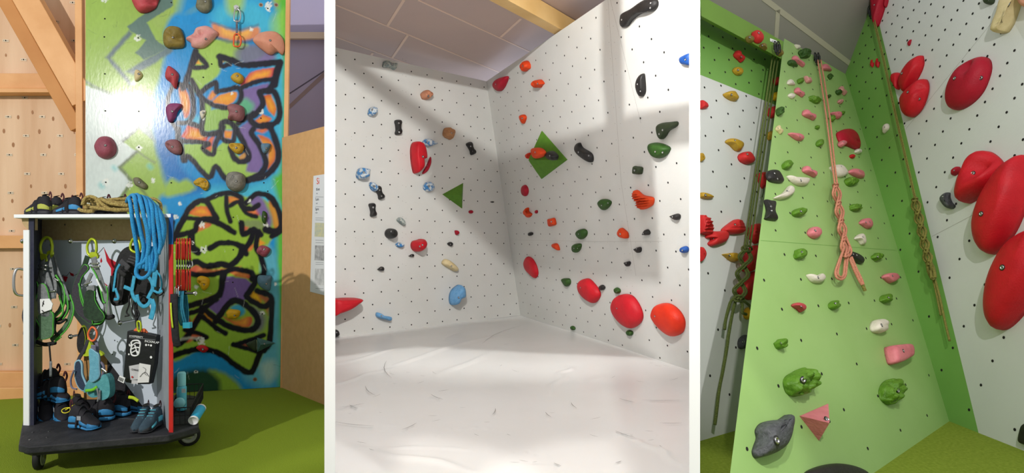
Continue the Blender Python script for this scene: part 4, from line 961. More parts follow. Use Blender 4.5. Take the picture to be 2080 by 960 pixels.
HR([(1175, 290), (1181, 300), (1198, 311), (1202, 322), (1199, 330), (1188, 325), (1174, 314), (1167, 304), (1168, 294)], .07, 'black', 'black curved hold right of the big green volume', bolts=[(1196, 316), (1175, 309)])
HR([(1372, 247), (1374, 253), (1369, 259), (1357, 266), (1350, 277), (1343, 283), (1337, 280), (1333, 268), (1333, 256), (1342, 250), (1358, 248)], .06, 'dkgreen', 'dark green comma-shaped hold at the upper right', bolts=[(1346, 264), (1339, 272)], boltr=.008)
HR([(1317, 293), (1326, 290), (1338, 291), (1352, 296), (1358, 303), (1350, 316), (1337, 322), (1324, 317), (1316, 303)], .07, 'green', 'big green rounded-triangle hold below the dark comma hold', bolts=[(1331, 308), (1346, 309)], boltr=.008)
HR(sh('box', 1294, 346, 18, 16, 10), .05, 'dkgreen', 'small dark green boxy hold above the orange shell hold', bolts=[(1289, 346)])
HR([(1214, 412), (1220, 405), (1231, 405), (1239, 410), (1236, 419), (1226, 427), (1218, 421)], .06, 'green', 'green rounded hold at mid height, right of the single black chip', bolts=[(1222, 417), (1235, 412)], boltr=.007)
HR([(1283, 395), (1286, 387), (1292, 388), (1303, 397), (1322, 402), (1322, 415), (1314, 422), (1302, 426), (1293, 420), (1293, 412), (1286, 404)], .09, 'orange', 'large orange ribbed shell hold', ridge=1.0, bolts=[], rings=2)
HR(sh('tear', 1370, 440, 20, 13, 186), .045, 'black', 'black almond-shaped hold near the right edge', bolts=[(1366, 440)], boltr=.007)
HR(sh('ell', 1065, 387, 13, 23, -4), .05, 'crimson', 'dark crimson upright oval below the big volume')
HR(sh('bean', 1071, 432, 17, 15, 40), .07, 'orange', 'orange curled hold left of the tiny crimson dot', bolts=[(1070, 430)], lump=.2)
HR(sh('ell', 1089, 430, 5, 7), .03, 'crimson', 'tiny crimson dot between two orange holds', name='foot_hold')
HR(sh('box', 1120, 451, 13, 16, -12), .06, 'orange', 'orange block right of the tiny crimson dot', bolts=[(1120, 450)], lump=.2)
HR(sh('rock', 1077, 475, 8, 8), .05, 'black', 'single small black chip near the corner', name='foot_hold')
HR([(1121, 496), (1127, 494), (1132, 497), (1135, 508), (1129, 506), (1122, 501)], .05, 'orange', 'small orange chip pointing down right', bolts=[], name='foot_hold')
HR([(1169, 474), (1174, 467), (1184, 465), (1190, 470), (1189, 479), (1181, 486), (1174, 483)], .06, 'green', 'upper of two dark green holds stacked together', bolts=[(1175, 475)], boltr=.007)
HR([(1162, 500), (1168, 495), (1178, 496), (1177, 506), (1170, 513), (1163, 510)], .06, 'green', 'lower of two dark green holds stacked together', bolts=[(1173, 504), (1166, 504)], boltr=.006)
HR([(1255, 470), (1260, 463), (1268, 468), (1273, 474), (1273, 484), (1263, 483), (1256, 478)], .06, 'orange', 'orange angular hold below the orange shell', bolts=[(1260, 475)], lump=.25)
HR(sh('tear', 1311, 473, 15, 12, 150), .045, 'black', 'black wedge, topmost of three black wedges', bolts=[(1307, 474)], boltr=.006)
HR(sh('tear', 1294, 507, 14, 12, 190), .045, 'black', 'black wedge, middle of three black wedges', bolts=[(1293, 505)], boltr=.005)
HR(sh('tear', 1273, 535, 12, 11, 200), .04, 'black', 'black wedge, lowest of three black wedges', bolts=[(1272, 534)], boltr=.005)
HR(sh('egg', 1389, 507, 15, 14), .05, 'blue', 'small blue hold at the right edge, mid height', bolts=[(1386, 508)], boltr=.007)
HR([(1066, 525), (1071, 521), (1080, 526), (1088, 540), (1091, 556), (1086, 565), (1076, 558), (1066, 546), (1063, 534)], .06, 'red', 'red oval macro nearest the corner, smallest of the row')
HR([(1140, 567), (1149, 565), (1156, 567), (1157, 576), (1151, 582), (1145, 577)], .05, 'green', 'green rounded hold between the two smaller red macros')
HR([(1172, 578), (1178, 569), (1192, 566), (1203, 575), (1214, 590), (1216, 602), (1208, 614), (1200, 615), (1186, 606), (1175, 592)], .08, 'red', 'red oval macro, second from the corner', bolts=[(1179, 584)], boltr=.007)
HR(sh('egg', 1222, 584, 11, 11, 60), .04, 'black', 'small black chip right of the second red macro', name='foot_hold')
HR(sh('egg', 1253, 590, 13, 11, 50), .04, 'green', 'small green oval above the largest red macro', bolts=[(1253, 592)], boltr=.005, name='foot_hold')
HR([(1240, 620), (1246, 606), (1258, 599), (1274, 599), (1286, 608), (1297, 627), (1301, 645), (1295, 658), (1281, 667), (1267, 663), (1253, 650), (1243, 635)], .10, 'red', 'largest red oval macro, third from the corner', bolts=[(1253, 626)], boltr=.007)
HR([(1321, 639), (1327, 623), (1340, 617), (1356, 618), (1372, 629), (1383, 645), (1386, 660), (1382, 675), (1370, 683), (1358, 682), (1342, 670), (1328, 654)], .10, 'redorange', 'orange-red oval macro at the right end of the row', bolts=[(1330, 642)], boltr=.007)
HR(sh('egg', 1163, 666, 10, 8, 40), .03, 'green', 'tiny green foothold just above the mat', name='foot_hold')
HR(sh('egg', 1278, 676, 13, 11, 35), .04, 'green', 'green foothold under the largest red macro', bolts=[], name='foot_hold')
HR([(1258, 38), (1262, 28), (1282, 17), (1303, 2), (1318, -4), (1331, -1), (1333, 12), (1324, 23), (1302, 27), (1283, 40), (1273, 53), (1263, 56), (1258, 50)], .06, 'black', 'long black bar hold at the top edge of the right wall', bolts=[(1263, 40), (1321, 16), (1322, 6)], boltr=.008)
HR([(1306, 150), (1308, 163), (1309, 185), (1305, 195), (1299, 196), (1294, 188), (1291, 175), (1293, 162), (1299, 152)], .05, 'black', 'black crescent below the long black bar', bolts=[(1295, 171), (1301, 185)], boltr=.007)
HR([(1380, 120), (1385, 114), (1404, 108), (1404, 131), (1392, 132), (1383, 129)], .05, 'blue', 'blue hold cut by the right edge near the top', bolts=[(1392, 121)], boltr=.007)
# ================================================================== HOLDS IN THE RIGHT BAY
LUMP = dict(lump=.9, freq=34, rings=2, n=6)
G_RL = 'holds on the left wall of the right bay'
def HA(pts, h, c, label, **k):
    k.setdefault('boltr', .007); return hold(P_RL, pts, h, c, label, group=G_RL, **k)
HA([(1424, 204), (1429, 205), (1436, 211), (1438, 218), (1432, 220), (1424, 219)], .04, 'coral', 'red hold cut by the left edge, just below the green band')
HA([(1472, 190), (1476, 187), (1483, 185), (1491, 186), (1496, 193), (1500, 199), (1497, 204), (1488, 203), (1476, 196)], .05, 'mustard', 'mustard crinkled hold right on the green and white border', bolts=[(1486, 192)], lump=.2)
HA(sh('bean', 1503, 114, 24, 15, 38), .05, 'coral', 'red oblong hold in the middle of the green band', bolts=[(1506, 115)])
HA(sh('egg', 1500, 144, 20, 15, 30), .04, 'mustard', 'mustard egg hold in the green band, below the red oblong one', bolts=[(1499, 142)])
def HF(pts, h, c, label, **k): k.setdefault('boltr', .007); return hold(P_F, pts, h, c, label, group='holds on the olive green fascia', **k)
HF(sh('egg', 1540, 74, 27, 18, 62), .05, 'coral', 'red oval hold on the olive fascia', bolts=[(1541, 67)])
HF(sh('egg', 1524, 79, 16, 12, 42), .04, 'olive', 'brown egg hold left of the red one on the fascia', bolts=[(1523, 76)])
HF(sh('tear', 1552, 95, 16, 9, 55), .04, 'olive', 'brown sliver hold right of the red one on the fascia', bolts=[(1549, 92)])
HF(sh('egg', 1585, 107, 14, 9, 60), .04, 'olive', 'brown hold at the right end of the fascia, behind the ropes', bolts=[])
HA(sh('ell', 1580, 164, 12, 16), .05, 'coral', 'upper red hold half hidden by the top of the slab edge')
HA(sh('ell', 1577, 195, 12, 17), .05, 'yellow', 'yellow hold half hidden by the slab edge in the green band')
HA(sh('ell', 1571, 227, 16, 23), .06, 'coral', 'red hold half hidden by the slab edge, just below the green band')
HA(sh('drop', 1567, 275, 16, 18, 190), .05, 'mustard', 'mustard hold half hidden by the slab edge below the red one')
HA([(1477, 287), (1482, 281), (1494, 282), (1508, 289), (1510, 297), (1504, 305), (1496, 304), (1486, 294)], .055, 'mustard', 'mustard wedge above the large red dome hold', bolts=[(1493, 285)], boltr=.006)
HA([(1503, 318), (1506, 311), (1513, 308), (1523, 309), (1532, 322), (1531, 329), (1520, 332), (1508, 327)], .06, 'coral', 'red domed hold touching the rope line', bolts=[(1518, 313)], lump=.1)
HA([(1424, 311), (1427, 313), (1430, 321), (1429, 326), (1424, 326)], .04, 'mustard', 'mustard hold cut by the left edge at mid height')
HA([(1424, 391), (1430, 391), (1440, 394), (1450, 400), (1442, 403), (1430, 402), (1424, 399)], .04, 'mustard', 'mustard almond hold cut by the left edge', bolts=[(1433, 396)])
HA([(1540, 354), (1545, 350), (1554, 349), (1558, 352), (1557, 372), (1552, 382), (1544, 368)], .05, 'coral', 'red drop-shaped hold that the hanging sling is clipped to')
HA([(1424, 437), (1436, 440), (1444, 450), (1448, 465), (1444, 476), (1432, 473), (1424, 470)], .09, 'coral', 'large ridged red hold at the left edge', ridge=.8, lump=.1, rings=2)
HA([(1469, 466), (1484, 452), (1498, 444), (1508, 449), (1513, 462), (1512, 471), (1500, 474), (1482, 474)], .06, 'coral', 'big ridged red fin, right of the two neighbours at the left edge', bolts=[(1493, 456)], lump=.15, ridge=.4)
HA([(1437, 481), (1445, 470), (1458, 469), (1474, 468), (1481, 477), (1476, 489), (1462, 496), (1448, 499), (1442, 493), (1448, 484)], .06, 'coral', 'red hook-shaped jug below the ridged hold', bolts=[(1450, 484)], pockets=[(1449, 486, .02, .4)])
HA([(1523, 470), (1530, 457), (1542, 453), (1548, 460), (1548, 480), (1540, 494), (1528, 484)], .07, 'coral', 'red hold beside the slab edge, above two larger ones', lump=.12, ridge=.4)
HA([(1513, 538), (1516, 522), (1524, 506), (1536, 497), (1545, 505), (1542, 530), (1530, 550), (1514, 548)], .08, 'coral', 'tall red hold beside the slab edge, middle of the three')
HA([(1504, 590), (1506, 578), (1520, 563), (1534, 550), (1542, 560), (1540, 590), (1530, 608), (1512, 600)], .08, 'coral', 'tall red hold beside the slab edge, lowest of the three')
HA(sh('tear', 1486, 520, 33, 18, 196), .05, 'mustard', 'mustard fin hold between the red jug and the rope chain', bolts=[(1482, 518)])
HA([(1424, 502), (1429, 506), (1432, 515), (1430, 524), (1424, 530)], .05, 'coral', 'red hold cut by the left edge below the red jug')
HA([(1514, 636), (1518, 626), (1526, 624), (1530, 640), (1522, 648), (1516, 644)], .05, 'yellow', 'bright yellow hold behind the end of the green rope chain', lump=.2)
HA([(1503, 693), (1508, 684), (1518, 680), (1522, 700), (1512, 708), (1504, 705)], .05, 'grey', 'dark grey hold behind the slab edge near the floor', bolts=[(1509, 694)])

G_M = 'holds on the light green slab'
def HM_(pts, h, c, label, **k):
    k['boltr'] = k.get('boltr', .0055) * 1.15; return hold(P_RM, pts, h * .78, c, label, group=G_M, **k)
HM_(sh('rock', 1635, 109, 26, 18, 25), .05, 'darkleaf', 'dark green lumpy hold at the very top of the slab', **LUMP)
HM_(sh('tear', 1620, 94, 13, 7, 215), .03, 'white', 'cream sliver at the slab top, left of the dark lumpy hold')
HM_(sh('tear', 1612, 129, 22, 11, 30), .04, 'darkleaf', 'dark green sliver under the top pink one', lump=.5)
HM_(sh('bean', 1623, 124, 30, 10, 33), .04, 'pink', 'pink bar second from the top of the slab', bolts=[(1622, 122)], boltr=.003)
HM_(sh('tear', 1608, 168, 17, 11, 30), .03, 'white', 'upper cream chip near the slab left edge', bolts=[(1611, 167)], boltr=.003)
HM_(sh('rock', 1627, 163, 12, 13), .04, 'leaf', 'small round green knob beside the upper cream chip', lump=.4)
HM_(sh('rock', 1609, 194, 15, 10, 25), .03, 'white', 'lower cream chip near the slab left edge')
HM_(sh('bean', 1625, 187, 22, 12, 28), .04, 'pink', 'pink oval between the two cream chips', bolts=[(1626, 187)], boltr=.003)
HM_(sh('rock', 1585, 225, 14, 18, 0), .05, 'darkleaf', 'green lumpy hold on the slab left edge, uppermost there', **LUMP)
HM_(sh('bean', 1642, 161, 10, 18, -20), .04, 'rose', 'pale pink curl left of the pink rope, near the top')
HM_(sh('tear', 1680, 138, 22, 12, 30), .04, 'pink', 'pink wedge right of the pink rope at the top', bolts=[(1686, 141)], boltr=.003)
HM_(sh('rock', 1687, 155, 9, 12, -25), .03, 'darkleaf', 'tiny dark green drop under the top right pink wedge', lump=.3)
HM_(sh('rock', 1704, 186, 12, 12), .04, 'darkleaf', 'dark green knob tucked beside the pale pink curl', lump=.5)
HM_(sh('bean', 1713, 184, 19, 12, 35), .04, 'rose', 'pale pink curl beside the slab right edge', bolts=[])
HM_(sh('rock', 1684, 195, 8, 7), .03, 'darkleaf', 'tiny green knob right of the pink rope', lump=.4, name='foot_hold')
HM_(sh('rock', 1708, 206, 10, 10), .035, 'rose', 'small pale pink pebble with a bolt', bolts=[(1709, 205)], boltr=.003, name='foot_hold')
HM_(sh('rock', 1655, 202, 24, 12, 28), .045, 'leaf', 'green lumpy slanting hold left of the pink rope', **LUMP)
HM_(sh('bean', 1645, 233, 28, 14, 20), .05, 'pink', 'pink twisted hold left of the pink rope', bolts=[(1648, 235)], lump=.2, boltr=.004)
HM_(sh('tear', 1699, 232, 22, 14, 200), .05, 'pink', 'pink open jug right of the pink rope', bolts=[], pockets=[(1702, 230, .02, .5)])
HM_(sh('rock', 1691, 240, 12, 13), .04, 'leaf', 'green lumpy knob touching the pink jug', lump=.6)
HM_(sh('rock', 1712, 229, 8, 8), .03, 'leaf', 'tiny green chip near the slab right edge', lump=.4, name='foot_hold')
HM_([(1702, 271), (1709, 264), (1720, 261), (1731, 262), (1742, 272), (1748, 290), (1747, 301), (1738, 301), (1726, 296), (1710, 290)], .06, 'crimson', 'large crimson macro hold on the upper slab', bolts=[], pockets=[(1743, 286, .02, .5)])
HM_(sh('rock', 1712, 291, 15, 14), .05, 'pink', 'pink pebble overlapping the large crimson macro', bolts=[(1713, 288)], base_off=.005, boltr=.004)
HM_(sh('egg', 1744, 307, 13, 10, 20), .04, 'white', 'small cream block under the crimson macro', bolts=[(1747, 307)], boltr=.003)
HM_(sh('egg', 1732, 317, 10, 8, 20), .03, 'red', 'tiny red dot below the crimson macro', name='foot_hold')
HM_(sh('rock', 1666, 290, 15, 15), .045, 'leaf', 'green lumpy ball left of the pink rope', bolts=[(1668, 289)], lump=.5, boltr=.003)
HM_(sh('rock', 1661, 258, 9, 9), .03, 'leaf', 'tiny green hold above the lumpy ball left of the rope', lump=.5, name='foot_hold')
HM_([(1603, 270), (1612, 270), (1625, 272), (1633, 278), (1631, 284), (1622, 284), (1612, 278)], .045, 'pink', 'pink comma hold below the cream oval', bolts=[(1625, 277)], boltr=.004)
HM_(sh('bean', 1584, 263, 17, 11, 40), .035, 'bone', 'cream oval hold on the slab left edge', bolts=[(1581, 260)], boltr=.003)
HM_(sh('rock', 1600, 334, 20, 17), .05, 'leaf', 'green knotted hold directly above the black three-bolt hold', lump=.6, freq=30, rings=2)
HM_(sh('bean', 1646, 348, 30, 14, 22), .05, 'pink', 'pink wavy hold level with the black three-bolt hold', bolts=[(1650, 345)], lump=.3, boltr=.004)
HM_([(1559, 355), (1562, 346), (1574, 344), (1583, 348), (1592, 364), (1590, 370), (1577, 370), (1564, 366)], .045, 'black', 'black rounded hold on the slab left edge', bolts=[(1573, 352), (1579, 363)])
HM_([(1601, 356), (1612, 359), (1628, 360), (1643, 362), (1645, 366), (1638, 375), (1622, 375), (1609, 367)], .05, 'white', 'upper of the two white crescents', bolts=[(1627, 366)], center=(1626, 367))
HM_([(1575, 402), (1577, 398), (1591, 391), (1601, 379), (1607, 376), (1613, 381), (1613, 390), (1603, 399), (1588, 404)], .05, 'white', 'lower of the two white crescents', bolts=[(1600, 388)], center=(1597, 394))
HM_([(1555, 405), (1566, 406), (1575, 408), (1573, 425), (1575, 435), (1579, 444), (1577, 447), (1557, 444), (1557, 438), (1559, 424)], .045, 'black', 'black bow-tie shaped hold on the slab left edge', bolts=[(1566, 419), (1567, 428)])
HM_(sh('rock', 1625, 431, 26, 20), .05, 'leaf', 'green lumpy hold right of the bow-tie hold', lump=.6, freq=30, rings=2, bolts=[(1627, 429)])
HM_([(1688, 340), (1694, 335), (1706, 334), (1714, 338), (1722, 349), (1722, 353), (1712, 359), (1701, 356)], .05, 'white', 'flat white hold just right of the pink rope', bolts=[(1709, 338)], boltr=.004)
HM_([(1726, 349), (1730, 343), (1741, 343), (1753, 348), (1756, 357), (1753, 361), (1740, 358)], .05, 'pink', 'dusky pink block right of the flat white hold', bolts=[(1746, 347)], lump=.15, boltr=.004)
HM_(sh('rock', 1730, 368, 25, 18), .05, 'leaf', 'green cauliflower hold under the dusky pink block', lump=.7, freq=36, rings=2)
HM_(sh('rock', 1739, 421, 24, 14, 12), .05, 'leaf', 'green lumpy flat hold right of the rope knots', lump=.6, freq=36, rings=2)
HM_([(1748, 451), (1754, 444), (1766, 443), (1772, 452), (1771, 461), (1764, 463), (1754, 457)], .05, 'pink', 'pink three-bolt hold above the white cone', bolts=[(1767, 451), (1759, 451)], boltr=.004)
HM_([(1643, 471), (1648, 462), (1657, 460), (1666, 465), (1668, 475), (1660, 483), (1649, 480)], .055, 'pink', 'pink dome hold left of the rope knots', bolts=[(1656, 468)])
HM_([(1738, 483), (1744, 476), (1752, 474), (1757, 483), (1758, 494), (1752, 496), (1746, 489)], .05, 'white', 'small white cone hold above the seam', bolts=[(1753, 481)], boltr=.004)
HM_(sh('rock', 1628, 515, 26, 22), .055, 'leaf', 'green clover-like hold just below the seam, left', bolts=[(1629, 512)], lump=.6, freq=28, rings=2)
HM_([(1720, 512), (1727, 510), (1742, 515), (1754, 524), (1755, 532), (1749, 535), (1735, 529), (1724, 522)], .05, 'black', 'black two-bolt bar behind the knotted pink rope', bolts=[(1740, 518), (1733, 516)], boltr=.005)
HM_(sh('rock', 1782, 521, 18, 18), .05, 'leaf', 'green lumpy hold below the seam near the right edge', bolts=[(1783, 521)], lump=.6, freq=34, rings=2)
HM_([(1641, 557), (1648, 557), (1657, 561), (1668, 555), (1675, 559), (1676, 566), (1668, 573), (1656, 573), (1648, 568)], .05, 'white', 'grey-white anvil shaped hold left of the rope loop', bolts=[(1662, 563)], boltr=.005)
HM_([(1795, 561), (1799, 556), (1812, 555), (1820, 558), (1823, 566), (1811, 574), (1800, 567)], .055, 'pink', 'pink angular block at mid right', bolts=[(1813, 560)], boltr=.005, kind='flat')
HM_(sh('rock', 1801, 606, 19, 22), .06, 'leaf', 'green lumpy hold below the pink angular block', bolts=[(1805, 604)], lump=.5, freq=30, rings=2)
HM_([(1612, 617), (1618, 614), (1628, 616), (1635, 621), (1636, 628), (1629, 633), (1622, 627), (1613, 621)], .05, 'dustyred', 'pink-red drop foothold at the left', bolts=[(1627, 622)])
HM_(sh('rock', 1696, 619, 18, 19), .055, 'leaf', 'green shell-like knob below the rope loop', bolts=[(1697, 616)], lump=.4, freq=26, rings=2)
HM_(sh('rock', 1587, 698, 20, 22), .06, 'leaf', 'green knob near the lower left edge', bolts=[(1586, 697)], lump=.6, freq=26, rings=2)
HM_(sh('rock', 1787, 662, 32, 32, 0, 0, 3), .07, 'white', 'round white crumpled hold', bolts=[(1791, 660)], lump=.3, freq=14, boltr=.007)
HM_([(1804, 707), (1808, 702), (1825, 700), (1842, 699), (1849, 706), (1849, 722), (1838, 730), (1822, 738), (1812, 738), (1807, 724)], .085, 'pink', 'large rose-pink cube hold', bolts=[(1835, 712)], pockets=[(1816, 735, .01, .3)], kind='flat', boltr=.007)
HM_([(1600, 775), (1604, 763), (1615, 755), (1632, 747), (1648, 750), (1657, 760), (1658, 774), (1650, 790), (1636, 800), (1620, 803), (1606, 795)], .09, 'leaf', 'largest green cauliflower hold, lower left', bolts=[(1631, 771)], lump=.7, freq=30, rings=3, n=8, boltr=.011, pockets=[(1649, 758, .012, .5)])
HM_([(1793, 795), (1797, 780), (1808, 770), (1824, 769), (1833, 778), (1835, 792), (1829, 808), (1815, 821), (1804, 817), (1796, 808)], .085, 'leaf', 'second large green cauliflower hold, lower right', bolts=[(1824, 793)], lump=.7, freq=30, rings=3, n=8, boltr=.010)
HM_([(1606, 840), (1611, 846), (1610, 862), (1606, 880), (1597, 903), (1580, 917), (1556, 927), (1544, 928), (1539, 916), (1542, 903), (1547, 888), (1545, 872), (1554, 858), (1572, 852), (1590, 850)], .10, 'grey', 'big speckled graphite hold with horned corners at the lower left', bolts=[(1577, 894)], lump=.08, pockets=[(1586, 871, .014, .4), (1557, 912, .012, .4), (1600, 855, .012, .5)], boltr=.013)
HM_([(1695, 817), (1677, 892), (1638, 842)], .12, 'pink', 'pink three-sided pyramid hold at the bottom', kind='pyr', straight=True, bolts=[(1680, 852)], boltr=.011, center=(1676, 860))
HM_([(1638, 962), (1660, 948), (1700, 940), (1740, 946), (1768, 962), (1760, 985), (1650, 985)], .05, 'black', 'unidentified dark blurred object at the bottom edge, modelled as a hold')  # stands for an unidentified dark foreground object

G_S = 'holds on the right side wall of the right bay'
def HS(pts, h, c, label, **k):
    k.setdefault('boltr', .008); return hold(P_RS, pts, h, c, label, group=G_S, **k)
HS(sh('bean', 1771, 129, 6, 16, 12), .02, 'red', 'left one of the two small red chips high in the green strip', name='foot_hold')
HS(sh('bean', 1782, 128, 8, 19, 14), .02, 'red', 'right one of the two small red chips high in the green strip', name='foot_hold')
HS(sh('drop', 1798, 261, 11, 21, 200), .03, 'white', 'white drop hold in the deep green strip', bolts=[(1797, 258)], boltr=.004)
HS([(1772, -12), (1795, -12), (1793, 12), (1786, 36), (1778, 54), (1773, 38), (1771, 10)], .07, 'crimson', 'long crimson spearhead hold at the very top', bolts=[(1776, 10)], boltr=.006)
HS([(1796, -8), (1803, -8), (1802, 5), (1798, 15), (1795, 5)], .03, 'crimson', 'small crimson spike right of the spearhead', name='foot_hold')
HS([(1850, 80), (1848, 90), (1845, 93), (1844, 86)], .02, 'crimson', 'tiny crimson chip on the white wall above the red group', name='foot_hold')
HS([(1866, 112), (1870, 118), (1870, 132), (1862, 152), (1850, 172), (1838, 187), (1830, 183), (1826, 168), (1833, 145), (1848, 124)], .08, 'red', 'red boulder macro, upper one of the overlapping red pair', bolts=[(1832, 149)])
HS([(1811, 152), (1818, 147), (1826, 150), (1826, 170), (1822, 182), (1816, 172), (1811, 164)], .05, 'red', 'small red hold at the left of the overlapping red pair', bolts=[])
HS([(1869, 160), (1877, 165), (1878, 182), (1872, 205), (1862, 224), (1846, 237), (1834, 230), (1829, 205), (1834, 192), (1848, 176)], .10, 'red', 'red macro with finger pockets, lower one of the overlapping red pair', bolts=[(1867, 201), (1844, 187)], pockets=[(1862, 178, .03, .5), (1868, 184, .02, .4)], base_off=.01)
HS([(1989, 114), (2001, 119), (2005, 133), (2002, 152), (1990, 182), (1972, 204), (1950, 219), (1932, 222), (1922, 212), (1921, 190), (1929, 163), (1945, 138), (1968, 121)], .10, 'crimson', 'large crimson oval macro alone near the top', bolts=[(1939, 159), (1992, 158)], pockets=[(1959, 135, .05, .5)], boltr=.010)
HS([(1981, 306), (1997, 306), (2014, 318), (2023, 332), (2022, 352), (2012, 372), (1990, 391), (1965, 406), (1952, 411), (1945, 403), (1948, 380), (1956, 350), (1966, 322)], .16, 'red', 'red jug macro with a deep scoop', bolts=[(1976, 352)], pockets=[(1980, 330, .10, .55), (1974, 346, .06, .3)], boltr=.012)
HS([(2065, 313), (2074, 319), (2079, 345), (2078, 380), (2068, 420), (2052, 460), (2032, 492), (2012, 511), (1998, 514), (1984, 500), (1977, 470), (1980, 440), (1993, 402), (2015, 362), (2040, 330)], .15, 'red', 'tall red teardrop macro, upper one of the two giants', bolts=[(1993, 434)], boltr=.012, pockets=[(2054, 324, .015, .2)])
HS([(2120, 455), (2095, 461), (2066, 474), (2040, 500), (2018, 542), (2005, 585), (2001, 625), (2006, 655), (2018, 668), (2040, 660), (2070, 628), (2100, 585), (2130, 520)], .15, 'red', 'giant red teardrop macro, cut by the right edge', bolts=[(2036, 543)], boltr=.013)
HS([(1946, 338), (1947, 347), (1941, 354), (1935, 356), (1934, 347), (1938, 342)], .04, 'crimson', 'tiny crimson star-shaped hold left of the red jug', bolts=[(1938, 346)], boltr=.004, lump=.2)
HS([(1924, 390), (1925, 400), (1929, 410), (1935, 417), (1931, 423), (1923, 422), (1914, 411), (1911, 402), (1915, 395)], .06, 'grey', 'dark grey crescent hold left of the upper giant teardrop', bolts=[(1915, 399)], boltr=.006)
HS([(2049, -14), (2080, -14), (2070, 8), (2055, 38), (2042, 60), (2036, 65), (2023, 66), (2026, 50), (2036, 25)], .10, 'bone', 'long cream bar hold at the upper right corner', bolts=[(2050, 9)], boltr=.012, pockets=[(2029, 48, .012, .4), (2038, 46, .012, .4)], kind='flat')
HS([(2070, -12), (2110, -14), (2110, 18), (2085, 16), (2074, 4)], .10, 'salmon', 'salmon hold cut by the upper right corner', base_off=.02)
HS([(2000, -8), (2014, -8), (2014, 4), (2007, 9), (2002, 6)], .06, 'dkgreen', 'small dark hold at the top edge left of the cream bar', bolts=[(2008, 1)], boltr=.005)
HS([(2079, 862), (2092, 862), (2092, 902), (2079, 902), (2071, 896), (2073, 880)], .03, 'black', 'black bracket-like hold cut by the lower right edge', kind='flat')

# ---- sling hanging from the red drop hold
root = empty('quickdraw', P_RL.cast(1551, 381, .03), 'dark sling with a steel carabiner hanging from the red drop-shaped hold', 'quickdraw')
mb = MB(); mb.sweep([P_RL.cast(*q, .035) for q in [(1552, 376), (1551, 390), (1548, 400)]], .004, .002, M_BLACK, 6); mb.build('sling', root)
def carabiner(mb, c, X, Z, w, h, r, m):
    pts = [(-.5, -.35), (-.42, .3), (-.2, .5), (.15, .5), (.42, .3), (.5, -.1), (.3, -.45), (-.1, -.5), (-.38, -.48)]
    mb.sweep(catmull([c + X * a * w + Z * b * h for a, b in pts], 4, True), r, r, m, 6, closed=True)
mb = MB(); carabiner(mb, P_RL.cast(1545, 411, .03), P_RL.u, V((0, 0, 1)), .02, .06, .0025, M_METAL); mb.build('carabiner', root)

# ---- quickdraw on the painted board
X_, Z_ = V((nb.y, -nb.x, 0)) * -1, V((0, 0, 1))
X_ = nb.cross(Z_) * -1
root = empty('quickdraw', P_B.cast(480, 30, .01), 'quickdraw with grey sling and orange lower carabiner hanging from a bolt hanger', 'quickdraw')
mb = MB(); c = P_B.cast(480, 16, .012); mb.prism([c + X_ * a + Z_ * b for a, b in [(-.018, .012), (0, .022), (.018, .012), (.014, -.02), (-.012, -.02)]], nb * .004, M_METAL); mb.cyl(c, c + nb * .015, .008, M_METAL, 8); mb.build('bolt_hanger', root)
mb = MB(); carabiner(mb, P_B.cast(482, 31, .035), X_, Z_, .045, .09, .005, M_METAL); mb.build('upper_carabiner', root)['label'] = 'plain steel carabiner'
mb = MB(); mb.sweep([P_B.cast(*q, .035) for q in [(481, 40), (481, 52), (481, 64), (481, 72)]], .0075, .004, mat('sling_grey', (84, 84, 96), (120, 118, 128), .8, 60), 8, wdir=nb); mb.build('sling', root)
mb = MB(); carabiner(mb, P_B.cast(482, 82, .04), X_, Z_, .05, .09, .006, mat('orange_anodised', (226, 96, 50), rough=.35, metal=.5)); mb.build('lower_carabiner', root)['label'] = 'orange carabiner'

# ================================================================== ROPES IN THE RIGHT BAY
def rope_mat(n, c1, c2): return mat(n, c1, c2, .8, 260, .6, 400, sharp=(.42, .58))
M_RG = rope_mat('olive_rope', (112, 124, 62), (78, 92, 40)); M_RP = rope_mat('salmon_rope', (226, 160, 132), (196, 116, 92)); M_RK = rope_mat('khaki_rope', (150, 142, 70), (110, 108, 48))
M_RG2 = rope_mat('dark_olive_rope', (84, 100, 52), (60, 74, 36))
def rope_line(mb, pl, px, off, r, m, n=8):
    pts = catmull([(x, y, 0) for x, y in px], n); mb.sweep([pl.cast(p.x, p.y, off) for p in pts], r, r, m, 8)
def chain(mb, pl, a, b, links, wpx, off, r, m, wraps=True):
    """chain-sinnet: bights pulled through each other along a line a-b"""
    A = np.array(a, float); B = np.array(b, float); d = B - A; L = np.hypot(*d); t = d / L; s = np.array([-t[1], t[0]])
    for st in range(2):                    # two double strands crossing in a plait
        for dbl in (-1, 1):
            pts = []
            for k in range(links * 16 + 1):
                q = k / (links * 16); ph = q * links * math.pi + st * math.pi
                env = .35 + .65 * abs(math.sin(q * links * math.pi)) ** .6
                c = A + d * q + s * ((math.sin(ph) * wpx * .75 * env) + dbl * r * 380)
                pts.append(pl.cast(c[0], c[1], off + r * 2.2 * math.cos(ph)))
            mb.sweep(pts, r, r, m, 8)
    for k in (range(links + 1) if wraps else (0, links)):             # tucked wraps where the bights cross
        q = k / links; c = A + d * min(q, .985)
        P = catmull([(c[0] + s[0] * u * wpx * .62 + t[0] * v * wpx * .5, c[1] + s[1] * u * wpx * .62 + t[1] * v * wpx * .5) for u, v in [(-1, -.5), (0, -.9), (1, -.2), (.9, .6), (0, .7), (-.9, .4)]], 4, True)
        mb.sweep([pl.cast(p.x, p.y, off + r * 3 * math.sin(i * .26 * 2)) for i, p in enumerate(P)], r, r, m, 8, closed=True)
